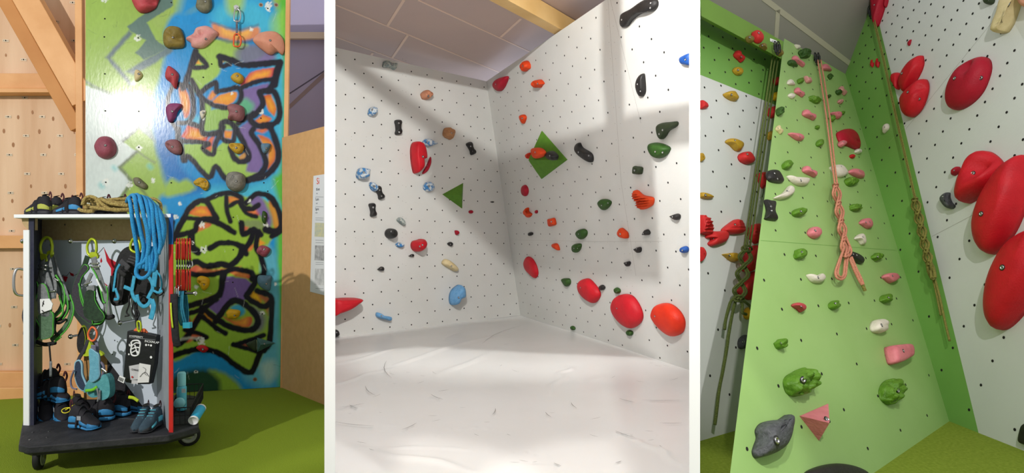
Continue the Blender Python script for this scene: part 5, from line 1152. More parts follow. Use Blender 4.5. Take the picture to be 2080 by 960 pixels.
def anchor(parent, pl, x, y, off, s=1.0):
    mb = MB()
    for i in range(5): carabiner(mb, pl.cast(x + (i - 2) * 2.2 * s, y + (i % 3) * 5 * s - 4, off + .01 * (i % 2)), pl.u, V((0, 0, 1)), .03, .06, .004, M_DMETAL)
    mb.disk(pl.cast(x, y - 6 * s, .01), pl.n, .02, M_DMETAL, 10); mb.cyl(pl.cast(x, y - 6 * s), pl.cast(x, y - 6 * s, off + .02), .006, M_DMETAL, 8)
    mb.build('anchor', parent)['label'] = 'dark metal anchor'
# salmon rope on the slab
root = empty('climbing_rope', P_RM.cast(1662, 118, .03), 'salmon climbing rope hanging down the green slab, knotted into a chain with a loop', 'rope')
anchor(root, P_RM, 1660, 119, .02)
mb = MB()
rope_line(mb, P_RM, [(1661, 122), (1670, 180), (1680, 250), (1690, 330), (1697, 385)], .035, .0058, M_RP)
rope_line(mb, P_RM, [(1667, 122), (1677, 180), (1687, 250), (1695, 330), (1702, 383)], .035, .0058, M_RP)
chain(mb, P_RM, (1697, 376), (1719, 520), 4, 8, .05, .0062, M_RP)
mb.build('rope_strand', root)
mb = MB()
for dx in (0, 4.5):
    rope_line(mb, P_RM, [(1717 - dx * .3, 498), (1704 + dx * .5, 530), (1697 + dx, 552), (1700 + dx * .8, 564 - dx), (1709, 567 - dx), (1717 - dx * .8, 560 - dx * .5), (1720 - dx, 540), (1722 - dx, 522)], .05, .0066, M_RP)
rope_line(mb, P_RM, [(1716, 523), (1726, 518), (1729, 508), (1722, 490), (1713, 466)], .055, .0066, M_RP)
mb.build('rope_loop', root)
mb = MB(); rope_line(mb, P_RM, [(1725, 522), (1734, 545), (1745, 568), (1751, 578)], .035, .0085, M_RP); rope_line(mb, P_RM, [(1729, 521), (1739, 545), (1750, 568), (1755, 584)], .035, .0085, M_RP); mb.build('rope_tail', root)
mb = MB(); mb.cyl(P_RM.cast(1752, 578, .035), P_RM.cast(1757, 590, .03), .011, M_RK, 8); mb.build('rope_end', root)['label'] = 'frayed darker rope end'
# olive rope left of the slab
root = empty('climbing_rope', P_RL.cast(1578, 100, .1), 'olive rope in three strands beside the slab edge, chained and trailing low', 'rope')
anchor(root, P_RL, 1579, 97, .20)
mb = MB()
for a, b in [((1571, 100), (1512, 505)), ((1577, 100), (1517, 505)), ((1583, 104), (1524, 500))]:
    rope_line(mb, P_RL, [a, ((a[0] + b[0]) / 2, (a[1] + b[1]) / 2), b], .12, .0055, M_RG)
mb.build('rope_strand', root)
mb = MB(); chain(mb, P_RL, (1517, 505), (1500, 608), 3, 15, .10, .0068, M_RG, False); mb.build('rope_chain', root)
mb = MB()
rope_line(mb, P_RL, [(1499, 602), (1486, 610), (1480, 625), (1474, 650), (1472, 669)], .09, .009, M_RG)
rope_line(mb, P_RL, [(1503, 605), (1494, 612), (1487, 640), (1480, 680), (1476, 710), (1468, 755), (1461, 790), (1455, 840), (1452, 862)], .09, .009, M_RG)
rope_line(mb, P_RL, [(1502, 608), (1512, 612), (1522, 620), (1526, 628)], .08, .009, M_RG); rope_line(mb, P_RL, [(1504, 606), (1508, 620), (1508, 634), (1516, 638)], .08, .009, M_RG)
mb.build('rope_tail', root)
# khaki cord on the side wall
root = empty('climbing_rope', P_RS.cast(1773, 30, .03), 'thin khaki rope down the deep green strip, chained halfway with two tails', 'rope')
anchor(root, P_RS, 1770, 24, .03)
mb = MB()
for dx in (0, 3): rope_line(mb, P_RS, [(1773 + dx, 38), (1793 + dx, 120), (1817 + dx, 230), (1838 + dx, 320), (1858 + dx, 405)], .05, .0042, M_RK)
mb.build('rope_strand', root)
mb = MB(); chain(mb, P_RS, (1858, 405), (1887, 535), 5, 8, .07, .007, M_RK); 
chain(mb, P_RS, (1887, 533), (1896, 565), 1, 3, .06, .0095, M_RK); mb.build('rope_chain', root)
mb = MB(); rope_line(mb, P_RS, [(1894, 560), (1901, 590), (1911, 640)], .045, .007, M_RK); rope_line(mb, P_RS, [(1897, 560), (1908, 600), (1920, 655), (1929, 692)], .045, .007, M_RK); mb.build('rope_tail', root)
# small number tag on the fascia
mb = MB(); q = [(1564, 78), (1577, 83), (1577, 89), (1564, 84)]
mb.prism([P_F.cast(x, y, .001) for x, y in q], P_F.n * .003, M_WHITE)
for x in (1569, 1572): mb.disk(P_F.cast(x, 83.5, .005), P_F.n, .005, M_HOLE, 8)
tag(mb.build('number_tag', origin=P_F.cast(1570, 84)), 'small white number tag at the right end of the olive fascia', 'tag')
# ================================================================== EQUIPMENT CART (left bay)
FLc, FRc, BLc, BRc = V((-2.465, 3.01, 0)), V((-1.663, 2.90, 0)), V((-2.66, 3.31, 0)), V((-1.905, 3.20, 0))
ZP, ZS = .17, 1.223
P_CF = Plane(FLc, (FRc - FLc).cross(V((0, 0, 1))))       # front opening
P_CB = Plane(BLc, (BRc - BLc).cross(V((0, 0, 1))))       # back panel
nc = P_CF.n
def K(px, py, b=.5):
    """point of the cart seen at a pixel; b runs from the front opening (0) to the back panel (1)"""
    r = ray(px, py)
    d0 = (P_CF.cast(px, py) - CAM).y; d1 = (P_CB.cast(px, py) - CAM).y
    return CAM + r * (d0 + (d1 - d0) * b)
def zup(p, z): return V((p.x, p.y, z))
def text_mesh(body, size, depth=.0006):
    cu = bpy.data.curves.new('t', 'FONT'); cu.body = body; cu.size = size; cu.extrude = depth; cu.resolution_u = 3
    o = bpy.data.objects.new('t', cu); COL.objects.link(o)
    dg = bpy.context.evaluated_depsgraph_get(); me = bpy.data.meshes.new_from_object(o.evaluated_get(dg))
    bpy.data.objects.remove(o); return me
def place_text(body, size, org, X, Y, m, parent, name='lettering'):
    me = text_mesh(body, size); N = X.cross(Y).normalized(); me.transform(Matrix((X, Y, N)).transposed().to_4x4()); me.materials.clear(); me.materials.append(m)
    o = link(name, me, parent, V(org) - world_loc(parent)); return o
def rib(mb, px, w, m, th=.0022, b=None, n=6, closed=False):
    """strap seen as a band w pixels wide; points (x, y, b)"""
    P = catmull([(q[0], q[1], q[2] if len(q) > 2 else (b if b is not None else .4)) for q in px], n, closed)
    pts = [K(p.x, p.y, p.z) for p in P]
    mb.sweep(pts, w / 2 * 3.1 / F, th, m, 8, wdir=nc, closed=closed)
def cord(mb, px, w, m, b=.4, n=6, closed=False, seg=8):
    P = catmull([(q[0], q[1], q[2] if len(q) > 2 else b) for q in px], n, closed)
    r = w / 2 * 3.1 / F; mb.sweep([K(p.x, p.y, p.z) for p in P], r, r, m, seg, closed=closed)
def pad(mb, px, b, m, edge=None, th=.014, ew=2.6):
    P = catmull(px, 5, True) if th > .0035 else [V((x, y, 0)) for x, y in px]; pts = [K(p.x, p.y, b) for p in P]
    mb.prism(pts, -nc * th, m)
    if edge: r = ew / 2 * 3.1 / F; mb.sweep([p - nc * th * .3 for p in pts], r, r, edge, 6, closed=True)
def poly_(mb, px, b, m, off=.001): mb.prism([K(x, y, b) + nc * off for x, y in px], nc * .0008, m)

M_CB = mat('cart_board_white', (214, 224, 236), (206, 218, 232), .45, 3); M_CW = mat('cart_edge_white', (232, 236, 240), rough=.4)
M_CG = mat('cart_board_grey', (150, 158, 166), (134, 142, 150), .5, 8); M_BEIGE = mat('raw_particle_board', (186, 162, 122), (176, 150, 110), .8, 60)
M_RED = mat('edge_red', (196, 38, 34), (184, 34, 30), .45, 20); M_BLUE = mat('edge_blue', (24, 92, 160), (20, 84, 150), .45, 20)
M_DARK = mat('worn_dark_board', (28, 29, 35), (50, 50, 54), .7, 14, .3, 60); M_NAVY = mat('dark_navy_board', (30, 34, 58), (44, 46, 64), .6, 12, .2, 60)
M_RUB = mat('wheel_rubber', (24, 24, 26), rough=.7)

cart = empty('equipment_cart', V((-2.1, 3.1, 0)), 'white board gear cart with red right edge on a black wheeled platform', 'cart')
# platform
mb = MB(); pf = [V((-2.215, 2.70, 0)), V((-1.665, 2.865, 0)), V((-1.585, 2.99, 0)), V((-1.90, 3.56, 0)), V((-1.99, 3.60, 0)), V((-2.70, 3.36, 0)), V((-2.72, 3.30, 0)), V((-2.28, 2.73, 0))]
mb.prism([zup(p, ZP - .035) for p in pf], (0, 0, .035), M_DARK); o = mb.build('platform', cart, bevel=.006)
mb = MB(); mb.prism([zup(p + (V((-2.12, 3.15, 0)) - p) * .05, ZP - .05) for p in pf], (0, 0, .015), M_BLACK); mb.build('platform_frame', cart)
for x, y in [(99, 876), (60, 893), (95, 888), (66, 878)]:
    p = floor_at(x, y, ZP); mb = MB(); mb.cyl(p, p + V((0, 0, .003)), .0045, M_METAL, 8); mb.build('screw', cart)
# casters
def caster(x, y, yaw):
    mb = MB(); ax = V((math.cos(yaw), math.sin(yaw), 0)); c = V((x, y, .055))
    mb.lathe(c - ax * .014, ax, [(.0, 0), (.05, 0), (.055, .004), (.055, .024), (.05, .028), (0, .028)], M_RUB, 28)
    w = mb.build('wheel', cart)
    mb = MB()
    for s in (-1, 1): mb.lathe(c + ax * .0145 * s, ax * s, [(.038, 0), (.038, .003), (.030, .004), (.028, .001), (.012, .001), (.012, .006), (0, .007)], mat('wheel_hub_grey', (150, 154, 146), rough=.5, metal=.2), 24)
    h = mb.build('hub', w); h.location = V((0, 0, 0)) if False else h.location
    mb = MB(); side = ax.cross(V((0, 0, 1)))
    for s in (-1, 1): mb.prism([c + ax * .022 * s - V((0, 0, .008)) - side * .012, c + ax * .022 * s - V((0, 0, .008)) + side * .012, c + ax * .022 * s + V((0, 0, .05)) + side * .03, c + ax * .022 * s + V((0, 0, .05)) - side * .03], ax * .002 * s, M_METAL)
    mb.box(c + V((0, 0, .05)) + V((0, 0, 0)), .03, .03, .003, M_METAL); mb.build('caster_fork', cart)
p1 = floor_at(73, 955); caster(p1.x, p1.y + .02, math.radians(22)); p2_ = floor_at(384, 904); caster(p2_.x, p2_.y, math.radians(-62))
caster(-2.60, 3.28, .2); caster(-1.96, 3.48, .4)
# side panels
mb = MB(); w = V((.032, -.004, 0)); mb.prism([zup(FLc, ZP), zup(FLc + w, ZP), zup(BLc + w, ZP), zup(BLc, ZP)], (0, 0, ZS - ZP), M_NAVY); pl_ = mb.build('side_panel', cart)
mb = MB(); a = P_CF.cast(48, 640); a2 = FLc - V((.022, -.003, 0)); mb.prism([zup(a2, ZP), zup(FLc + w * .35, ZP), zup(FLc + w * .35 + nc * .006, ZP), zup(a2 + nc * .006, ZP)], (0, 0, ZS - ZP - .06), M_CW); mb.build('edge_strip', pl_)['label'] = 'white edge strip'
mb = MB(); pts = [K(44, 560, 0), K(36, 564, 0), K(35, 590, 0), K(38, 603, 0), K(46, 607, 0)]; pts = [p + nc * .02 for p in pts]; pts = [K(48, 547, 0), K(42, 546, 0) + nc * .02, K(40, 560, 0) + nc * .03, K(40, 585, 0) + nc * .03, K(42, 597, 0) + nc * .02, K(48, 600, 0)]
mb.sweep(catmull(pts, 5), .006, .006, M_METAL, 8); mb.build('handle', cart)['label'] = 'curved steel handle'
mb = MB(); wr = V((-.02, .003, 0)); mb.prism([zup(FRc, ZP), zup(FRc + wr, ZP), zup(BRc + wr, ZP), zup(BRc, ZP)], (0, 0, ZS - ZP), M_CG); pr_ = mb.build('side_panel', cart)
zc = P_CF.cast(350, 496).z
mb = MB(); mb.prism([zup(FRc + wr * 1.05, ZP), zup(FRc + wr * -.05, ZP), zup(FRc + wr * -.05 + nc * .004, ZP), zup(FRc + wr * 1.05 + nc * .004, ZP)], (0, 0, zc - ZP), M_RED); mb.build('edge_strip', pr_)['label'] = 'red edge strip'
mb = MB(); mb.prism([zup(FRc + wr * 1.05, zc), zup(FRc + wr * -.05, zc), zup(FRc + wr * -.05 + nc * .004, zc), zup(FRc + wr * 1.05 + nc * .004, zc)], (0, 0, ZS + .02 - zc), M_BLUE); mb.build('edge_strip', pr_)['label'] = 'blue edge strip'
for y in (494, 597): 
    mb = MB(); p = K(338, y, .4); mb.lathe(p, (-1, -.2, 0), [(0, 0), (.012, 0), (.012, .004), (.006, .006), (.006, .014), (0, .014)], M_METAL, 12); mb.build('bolt', pr_)
# back panel with diagonal cut, raw header, painted peaks
mb = MB(); bp = [(62, 486), (331, 486), (331, 838), (300, 838), (74, 540), (62, 528)]
mb.prism([P_CB.cast(*q) for q in bp], -P_CB.n * .012, M_CB); bk_ = mb.build('back_panel', cart)
def flat(pts, m, name, lab=None, parent=None, off=.0012):
    mb = MB(); mb.prism([P_CB.cast(*q) + P_CB.n * off for q in pts], P_CB.n * .0006, m); o = mb.build(name, parent or bk_); 
    if lab: o['label'] = lab
M_RP_ = mat('print_red', (186, 24, 44), rough=.5)
mb = MB()
for pts in [[(211, 502), (216, 512), (222, 524), (234, 531), (244, 534), (232, 556), (226, 566), (226, 545), (217, 530), (215, 518)], [(206, 523), (208, 530), (205, 534), (204, 529)], [(197, 522), (204, 517), (200, 524)], [(172, 537), (180, 541), (182, 548), (176, 545)], [(128, 560), (138, 562), (134, 573), (130, 568)], [(142, 553), (150, 556), (150, 561), (144, 559)], [(212, 574), (220, 580), (216, 580)]]:
    mb.prism([P_CB.cast(*q) + P_CB.n * .001 for q in pts], P_CB.n * .0006, M_RP_)
line = [(211, 502), (203, 511), (196, 518), (188, 532), (176, 540), (166, 545), (158, 556), (148, 560), (142, 552), (136, 560), (128, 558), (124, 566)]
mb.sweep([P_CB.cast(*q) + P_CB.n * .001 for q in line], .0012, .0012, M_HOLE, 4); mb.build('mountain_print', bk_)['label'] = 'red mountain outline print'
mb = MB(); mb.prism([P_CB.cast(*q) + P_CB.n * .001 for q in [(62, 440), (331, 440), (331, 487), (62, 487)]], P_CB.n * .014, M_BEIGE); mb.build('header_board', cart)['label'] = 'raw beige header board'
mb = MB()
for x, y in [(68, 456), (137, 456), (231, 457), (238, 690), (233, 718)]: mb.disk(P_CB.cast(x, y) + P_CB.n * .0165, P_CB.n, .004, M_METAL if x < 140 else M_HOLE, 8)
mb.build('screw_heads', cart)
mb = MB(); mb.prism([P_CB.cast(*q) - P_CB.n * .001 for q in [(300, 838), (331, 838), (331, 852), (300, 852)]], P_CB.n * .004, M_NAVY); mb.build('bottom_rail', cart)
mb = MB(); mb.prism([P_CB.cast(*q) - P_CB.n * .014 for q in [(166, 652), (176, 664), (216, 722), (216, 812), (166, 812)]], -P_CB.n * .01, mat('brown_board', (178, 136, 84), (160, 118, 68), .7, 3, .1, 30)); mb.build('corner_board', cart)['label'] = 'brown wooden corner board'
mb = MB(); mb.prism([P_CB.cast(*q) - P_CB.n * .013 for q in [(74, 815), (214, 812), (214, 716), (232, 744), (300, 842), (74, 858)]], -P_CB.n * .01, M_DARK); mb.build('back_board_and_shade', cart)['label'] = 'black lower back board with the shade beside the diagonal'  # the triangle beside the diagonal cut stands in for shadow
# top shelf
mb = MB(); sa, sb = K(28, 440, -.15), K(347, 440, -.02); ta, tb = BLc + V((-.08, .03, 0)), BRc + V((.02, .02, 0))
mb.prism([zup(sa, ZS), zup(sb, ZS), zup(tb, ZS), zup(ta, ZS)], (0, 0, .018), M_CW); mb.build('top_shelf', cart, bevel=.002)
mb = MB(); q = [(28, 0), (66, 0)]; a, b_ = K(45, 446, -.05), K(58, 446, -.05); mb.prism([K(44, 443, 0), K(58, 443, 0), K(58, 467, 0), K(50, 460, 0), K(45, 452, 0)], -nc * .05, M_BEIGE); mb.build('bracket', cart)['label'] = 'rounded wooden bracket'
# floor strip inside
mb = MB(); mb.prism([zup(K(75, 850, .5), ZP + .001), zup(K(322, 838, .6), ZP + .001), zup(K(322, 836, .62), ZP + .001), zup(K(75, 848, .52), ZP + .001)], (0, 0, .004), M_METAL); mb.build('metal_rail', cart)
# pegs inside
def peg(x, y, col=M_METAL):
    p = P_CB.cast(x, y); mb = MB(); mb.cyl(p, p + nc * .13, .006, M_METAL, 10); mb.lathe(p + nc * .13, nc, [(0, 0), (.013, 0), (.013, .004), (.006, .006), (.006, .012), (0, .012)], col, 14); return mb.build('peg', cart)
peg(92, 489); peg(186, 489); peg(272, 489); peg(186, 675); peg(283, 648)
# outside pegs
def outer_peg(y, x1, m):
    a = V((FRc.x - .004, FRc.y + .02, 0)); z = P_CF.cast(356, y).z; a = zup(a, z); b = K(x1, y, 0); b = V((b.x, a.y + .0, z)); L = (x1 - 356) * 2.93 / F
    b = a + V((L, 0, 0)); mb = MB(); mb.cyl(a, b, .0065, m, 10); mb.cyl(b, b + V((.006, 0, 0)), .011, M_METAL, 12); mb.cyl(b + V((.006, 0, 0)), b + V((.012, 0, 0)), .005, M_METAL, 8); o = mb.build('peg', cart); return a, b, o
ya, yb, o = outer_peg(493, 390, mat('yellow_tube', (226, 214, 40), rough=.4)); o['label'] = 'yellow sleeved peg'
ga, gb, o = outer_peg(596, 396, M_DMETAL)

# ================================================================== QUICKDRAWS AND SLINGS ON THE OUTER PEGS
M_QR = mat('red_anodised', (180, 40, 26), rough=.35, metal=.4); M_WEB = mat('black_white_webbing', (34, 34, 36), (196, 196, 196), .8, 45, sharp=(.52, .6))
def make_draw():
    root = empty('quickdraw', (0, 0, 0)); Y = V((0, 1, 0)); Z = V((0, 0, 1)); X = V((-.52, 1, 0)).normalized()
    mb = MB(); carabiner(mb, V((0, 0, -.04)), X, Z, .05, .10, .0042, M_QR); mb.build('upper_carabiner', root)
    mb = MB(); mb.sweep([V((0, 0, -.085 - .012 * i)) for i in range(7)], .0085, .0035, M_WEB, 8, wdir=X.cross(Z)); mb.build('sling', root)
    mb = MB(); carabiner(mb, V((0, .0, -.19)), X, -Z, .05, .10, .0042, M_QR); mb.build('lower_carabiner', root)
    return root
def copy_tree(o, parent=None):
    c = o.copy(); COL.objects.link(c); c.parent = parent
    for ch in list(o.children): copy_tree(ch, c)
    return c
dr = make_draw()
for i in range(6):
    o = dr if i == 0 else copy_tree(dr)
    o.location = ya + V((.012 + i * .0125, .0, .008)); o.rotation_euler = (0, 0, (i % 3 - 1) * .07)
    tag(o, 'red quickdraw on the yellow peg, ' + ['nearest the cart', 'second from the cart', 'third from the cart', 'third from the peg end', 'second from the peg end', 'nearest the peg end'][i], 'quickdraw', 'red quickdraws on the yellow peg')
M_CYS = mat('cyan_webbing', (40, 132, 160), (28, 104, 132), .7, 50, .2, 60); M_LIME = mat('lime_webbing', (190, 210, 50), (172, 194, 36), .7, 60)
root = empty('sling', ga + V((.05, 0, 0)), 'bundle of cyan slings hanging on the grey outer peg', 'sling'); G0 = lambda x, y, dy=0: V((at(x, y, 2.93).x, ga.y + dy, at(x, y, 2.93).z))
for k in range(4):
    mb = MB(); x = 366 + k * 3.6; mb.sweep(catmull([G0(x, 590, -.01), G0(x + 1, 620, -.02), G0(x + 3 + k * .6, 648, -.012), G0(x + 5, 660, .004), G0(x + 3, 640, .02), G0(x + 1, 610, .02), G0(x, 590, .012)], 5), .0045, .0022, M_CYS, 6, wdir=(0, 1, 0)); mb.build('webbing_loop', root)
mb = MB(); mb.box(G0(383, 659), .018, .012, .014, mat('cyan_plastic', (40, 150, 176), rough=.4)); mb.build('buckle', root)
mb = MB()
for k in range(3): carabiner(mb, G0(362 + k * 5, 590, -.006 * k), V((.3, 1, 0)).normalized(), V((0, 0, 1)), .03, .05, .003, M_METAL)
mb.build('carabiner', root)
root = empty('sling', ga + V((.02, -.02, 0)), 'long black sling with a lime stripe on the grey outer peg', 'sling')
mb = MB(); mb.sweep(catmull([G0(363, 595, -.03), G0(364, 630, -.035), G0(366, 680, -.03), G0(367, 700, -.02)], 6), .019, .007, mat('black_webbing', (24, 24, 28), (34, 34, 40), .8, 50, .3, 80), 10, wdir=(0, 1, 0)); mb.build('webbing', root)
mb = MB(); mb.sweep(catmull([G0(360, 612, -.046), G0(362, 640, -.048), G0(364, 662, -.046)], 6), .0045, .0015, M_LIME, 6, wdir=(0, 1, 0)); mb.build('stripe', root)['label'] = 'lime stripe'
root = empty('wire_hook', K(388, 520, 0), 'thin bent wire hook with a yellow cord at the end of the yellow peg', 'hook')
mb = MB(); mb.sweep(catmull([G0(380, 512), G0(386, 514), G0(391, 524), G0(392, 530)], 5), .0022, .0022, M_LIME, 6); mb.build('cord', root)
mb = MB(); mb.sweep(catmull([G0(392, 530), G0(393, 538), G0(389, 543), G0(381, 539)], 5), .003, .003, M_METAL, 6); mb.build('hook', root)

# ================================================================== HARNESSES
M_HG = mat('harness_grey', (132, 136, 138), (104, 108, 112), .8, 60, .3, 120); M_HD = mat('harness_dark_mesh', (62, 60, 68), (50, 48, 56), .85, 120, .4, 160); M_HGG = mat('harness_green_grey', (92, 122, 96), (74, 102, 78), .85, 70, .4, 140)
M_HP = mat('harness_green_piping', (84, 176, 64), rough=.6); M_HB = mat('harness_black', (28, 28, 30), (40, 40, 42), .8, 60, .3, 120); M_LB = mat('lime_anodised', (182, 200, 44), rough=.35, metal=.3)
M_TAG = mat('white_tag', (226, 228, 230), rough=.6); M_HBL = mat('harness_blue', (66, 166, 202), (48, 142, 182), .7, 60, .2, 120); M_DKG = mat('harness_dark_green', (40, 66, 44), (30, 46, 34), .85, 50, .4, 120)
def biner(parent, px, m, w=5.5, b=.12, lab=None):
    mb = MB(); cord(mb, px, w, m, b, 5, True); o = mb.build('carabiner', parent); 
    if lab: o['label'] = lab
A = empty('climbing_harness', K(95, 600, .2), 'grey harness with green piping and a white paper tag, leftmost in the cart', 'harness')
biner(A, [(84, 492), (92, 482), (102, 485), (106, 500), (103, 516), (94, 522), (86, 518), (82, 505)], M_LB, 5.5, .45, 'lime carabiner')
mb = MB(); pad(mb, [(82, 516), (93, 517), (94, 530), (84, 529)], .42, M_LB, th=.01); pad(mb, [(95, 512), (104, 508), (106, 517), (98, 524)], .46, M_LB, th=.01); mb.build('tie_in_loop', A)['label'] = 'lime sewn loop'
mb = MB(); rib(mb, [(87, 528, .4), (84, 545, .3), (86, 562, .25), (90, 582, .2)], 13, M_HG); rib(mb, [(84, 552, .3), (80, 575, .3)], 14, M_HG); rib(mb, [(98, 518, .4), (102, 535, .3), (107, 560, .3), (112, 578, .25), (110, 606, .2)], 9, M_HG); rib(mb, [(92, 555, .25), (100, 580, .22), (107, 606, .2)], 15, M_HG)
rib(mb, [(103, 495, .6), (110, 520, .5), (116, 545, .4), (124, 565, .35), (134, 590, .3), (140, 610, .3)], 6, M_HG); mb.build('webbing_strap', A)
mb = MB(); 
for a, b in [((78, 539), (95, 539)), ((77, 546), (94, 547)), ((110, 565), (119, 570)), ((100, 592), (112, 590))]: rib(mb, [a, b], 4, M_METAL, .004, .18)
mb.build('buckle', A)
mb = MB(); pad(mb, [(72, 572), (60, 592), (45, 634), (48, 660), (60, 684), (70, 690), (80, 680), (79, 664), (70, 645), (68, 622), (72, 604), (76, 588)], .25, M_HD, M_HP); mb.build('waist_pad', A)
mb = MB(); pad(mb, [(78, 580), (90, 579), (98, 603), (100, 640), (79, 638), (76, 610)], .14, M_HG, M_HP); pad(mb, [(78, 640), (104, 634), (106, 660), (105, 680), (94, 687), (80, 686), (80, 660)], .14, M_HGG, M_HP); mb.build('back_pad', A)
mb = MB(); pad(mb, [(81, 607), (100, 606), (107, 617), (104, 628), (82, 636)], .10, M_TAG, th=.003); t_ = mb.build('paper_tag', A); t_['label'] = 'white tag with handwritten marks'
mb = MB(); poly_(mb, [(87, 614), (89, 613), (90, 618), (88, 618)], .10, M_HOLE, .002); poly_(mb, [(86, 629), (92, 634), (91, 635), (85, 630)], .10, M_HOLE, .002); poly_(mb, [(89, 610), (90, 610), (87, 622), (86, 622)], .10, M_HOLE, .002); mb.build('handwriting', t_)
mb = MB()
for px, c in [([(112, 560), (124, 580), (128, 605), (122, 628), (108, 644)], M_HGG), ([(124, 575), (138, 598), (138, 625), (126, 645), (110, 650)], M_HD), ([(140, 600), (146, 625), (140, 648), (128, 668), (112, 684), (104, 690)], M_HGG)]: rib(mb, px, 9, c, .004, .35)
for px in [[(113, 558), (128, 582), (132, 606), (125, 630), (108, 646)], [(70, 610), (66, 640), (72, 658), (79, 664)], [(142, 598), (150, 625), (144, 652), (132, 672), (112, 690)], [(120, 600), (128, 632), (116, 650)], [(136, 600), (138, 628), (128, 648)], [(70, 690), (90, 697), (110, 694), (124, 684)]]: cord(mb, px, 3, M_HP, .30)
mb.build('leg_loop', A)
mb = MB(); cord(mb, [(112, 655), (111, 672), (118, 682)], 5, M_HB, .3); cord(mb, [(106, 652), (120, 656), (134, 648)], 5, M_HB, .3); cord(mb, [(72, 692), (90, 699), (112, 696)], 8, M_HB, .3); cord(mb, [(72, 694), (74, 702), (84, 703)], 1.6, M_HB, .3); cord(mb, [(100, 698), (103, 735)], 3, M_HB, .25); cord(mb, [(49, 670), (48, 678), (52, 684)], 2.5, M_HB, .3); cord(mb, [(72, 540), (66, 550), (64, 570)], 3, M_HB, .4); mb.build('cord', A)
mb = MB(); rib(mb, [(103, 733), (103, 764)], 6, M_HG, .004, .25); mb.build('adjuster', A)

B = empty('climbing_harness', K(185, 590, .2), 'dark green and grey harness with open waist loop, second from the left in the cart', 'harness')
biner(B, [(180, 492), (186, 485), (194, 490), (196, 505), (193, 517), (185, 520), (179, 514), (177, 502)], M_LB, 5, .45, 'lime carabiner')
mb = MB(); pad(mb, [(182, 513), (195, 513), (198, 524), (183, 525)], .42, M_LB, th=.01); mb.build('tie_in_loop', B)['label'] = 'lime sewn loop'
mb = MB(); rib(mb, [(178, 520), (172, 538), (164, 556), (158, 572)], 12, M_DKG, .003, .35); rib(mb, [(190, 522), (196, 545), (204, 568), (211, 592), (216, 615), (219, 640)], 13, M_HG, .003, .3); rib(mb, [(186, 555), (178, 572), (172, 580)], 9, M_HG, .003, .25); mb.build('webbing_strap', B)
mb = MB(); rib(mb, [(184, 535), (201, 534)], 4, M_METAL, .004, .2); rib(mb, [(185, 542), (203, 540)], 4, M_METAL, .004, .2); rib(mb, [(172, 578), (186, 572)], 3, M_METAL, .004, .2); mb.build('buckle', B)
mb = MB(); pad(mb, [(170, 538), (156, 560), (147, 585), (147, 610), (156, 635), (172, 650), (186, 658), (182, 642), (168, 622), (161, 600), (160, 580), (165, 562), (178, 545)], .3, M_HD, M_HP); mb.build('waist_pad', B)
mb = MB(); pad(mb, [(176, 590), (190, 591), (191, 608), (200, 626), (208, 636), (210, 646), (200, 652), (180, 648), (170, 638), (170, 612)], .2, M_DKG, M_HP, ew=2); pad(mb, [(178, 581), (190, 580), (190, 591), (177, 591)], .2, M_HG); mb.build('back_pad', B)
mb = MB(); rib(mb, [(199, 580), (206, 606), (214, 620), (213, 640), (205, 655), (186, 659)], 8, M_DKG, .004, .35); cord(mb, [(184, 540), (196, 560), (204, 588), (210, 612), (214, 614)], 3, M_HP, .28); cord(mb, [(216, 580), (219, 600), (215, 640), (205, 655), (190, 658)], 2.5, M_HP, .3); cord(mb, [(160, 575), (166, 600), (172, 622), (170, 628)], 3, M_HP, .25); rib(mb, [(196, 566), (208, 592)], 4, M_TAG, .002, .22); cord(mb, [(186, 643), (208, 641), (220, 645), (230, 642)], 9, M_HB, .3); mb.build('leg_loop', B)

Ch = empty('climbing_harness', K(280, 570, .4), 'black and bright blue harness half hidden by the hanging blue rope', 'harness')
biner(Ch, [(266, 494), (272, 484), (281, 488), (285, 500), (281, 512), (270, 510), (265, 504)], M_LB, 5, .5, 'lime carabiner')
mb = MB(); pad(mb, [(262, 500), (274, 500), (280, 520), (276, 560), (262, 604), (250, 618), (236, 618), (226, 600), (226, 570), (232, 545), (240, 520), (250, 506)], .55, M_HB); pad(mb, [(270, 520), (300, 515), (312, 540), (306, 590), (298, 620), (280, 618), (272, 590)], .62, M_HB); mb.build('waist_pad', Ch)
mb = MB(); rib(mb, [(246, 545), (244, 570), (240, 600), (234, 614)], 14, mat('charcoal_webbing', (70, 70, 74), (58, 58, 62), .8, 60, .3, 100), .003, .4); rib(mb, [(228, 560), (226, 600), (232, 616), (248, 614)], 9, M_HB, .004, .45); rib(mb, [(244, 530), (262, 546)], 14, MATS['charcoal_webbing'], .003, .4); mb.build('webbing_strap', Ch)
mb = MB()
for k in range(3): rib(mb, [(258 + k * 3, 530 - k * 5, .32), (273 + k * 3, 535 - k * 5, .32)], 3.4, MATS['charcoal_webbing'], .003)
rib(mb, [(241, 549), (255, 560)], 10, M_HB, .006, .3); mb.build('buckle', Ch)
mb = MB()
for px, w in [([(243, 536), (236, 550), (233, 570), (230, 592)], 5), ([(234, 585), (240, 605), (232, 608)], 6), ([(273, 560), (270, 578), (268, 592), (272, 604), (278, 612)], 8), ([(300, 560), (308, 572), (310, 585), (304, 598), (300, 606)], 8), ([(278, 598), (282, 614), (292, 622), (302, 616), (306, 605)], 8), ([(316, 548), (314, 565), (312, 582)], 12), ([(252, 582), (262, 586), (270, 590)], 8), ([(308, 608), (312, 620), (310, 634), (306, 648)], 11), ([(316, 548), (326, 562), (328, 580), (322, 596)], 4), ([(312, 590), (322, 594), (330, 590)], 5)]: rib(mb, px, w, M_HBL, .0022, .3)
mb.build('blue_webbing', Ch)['label'] = 'bright blue webbing'
mb = MB()
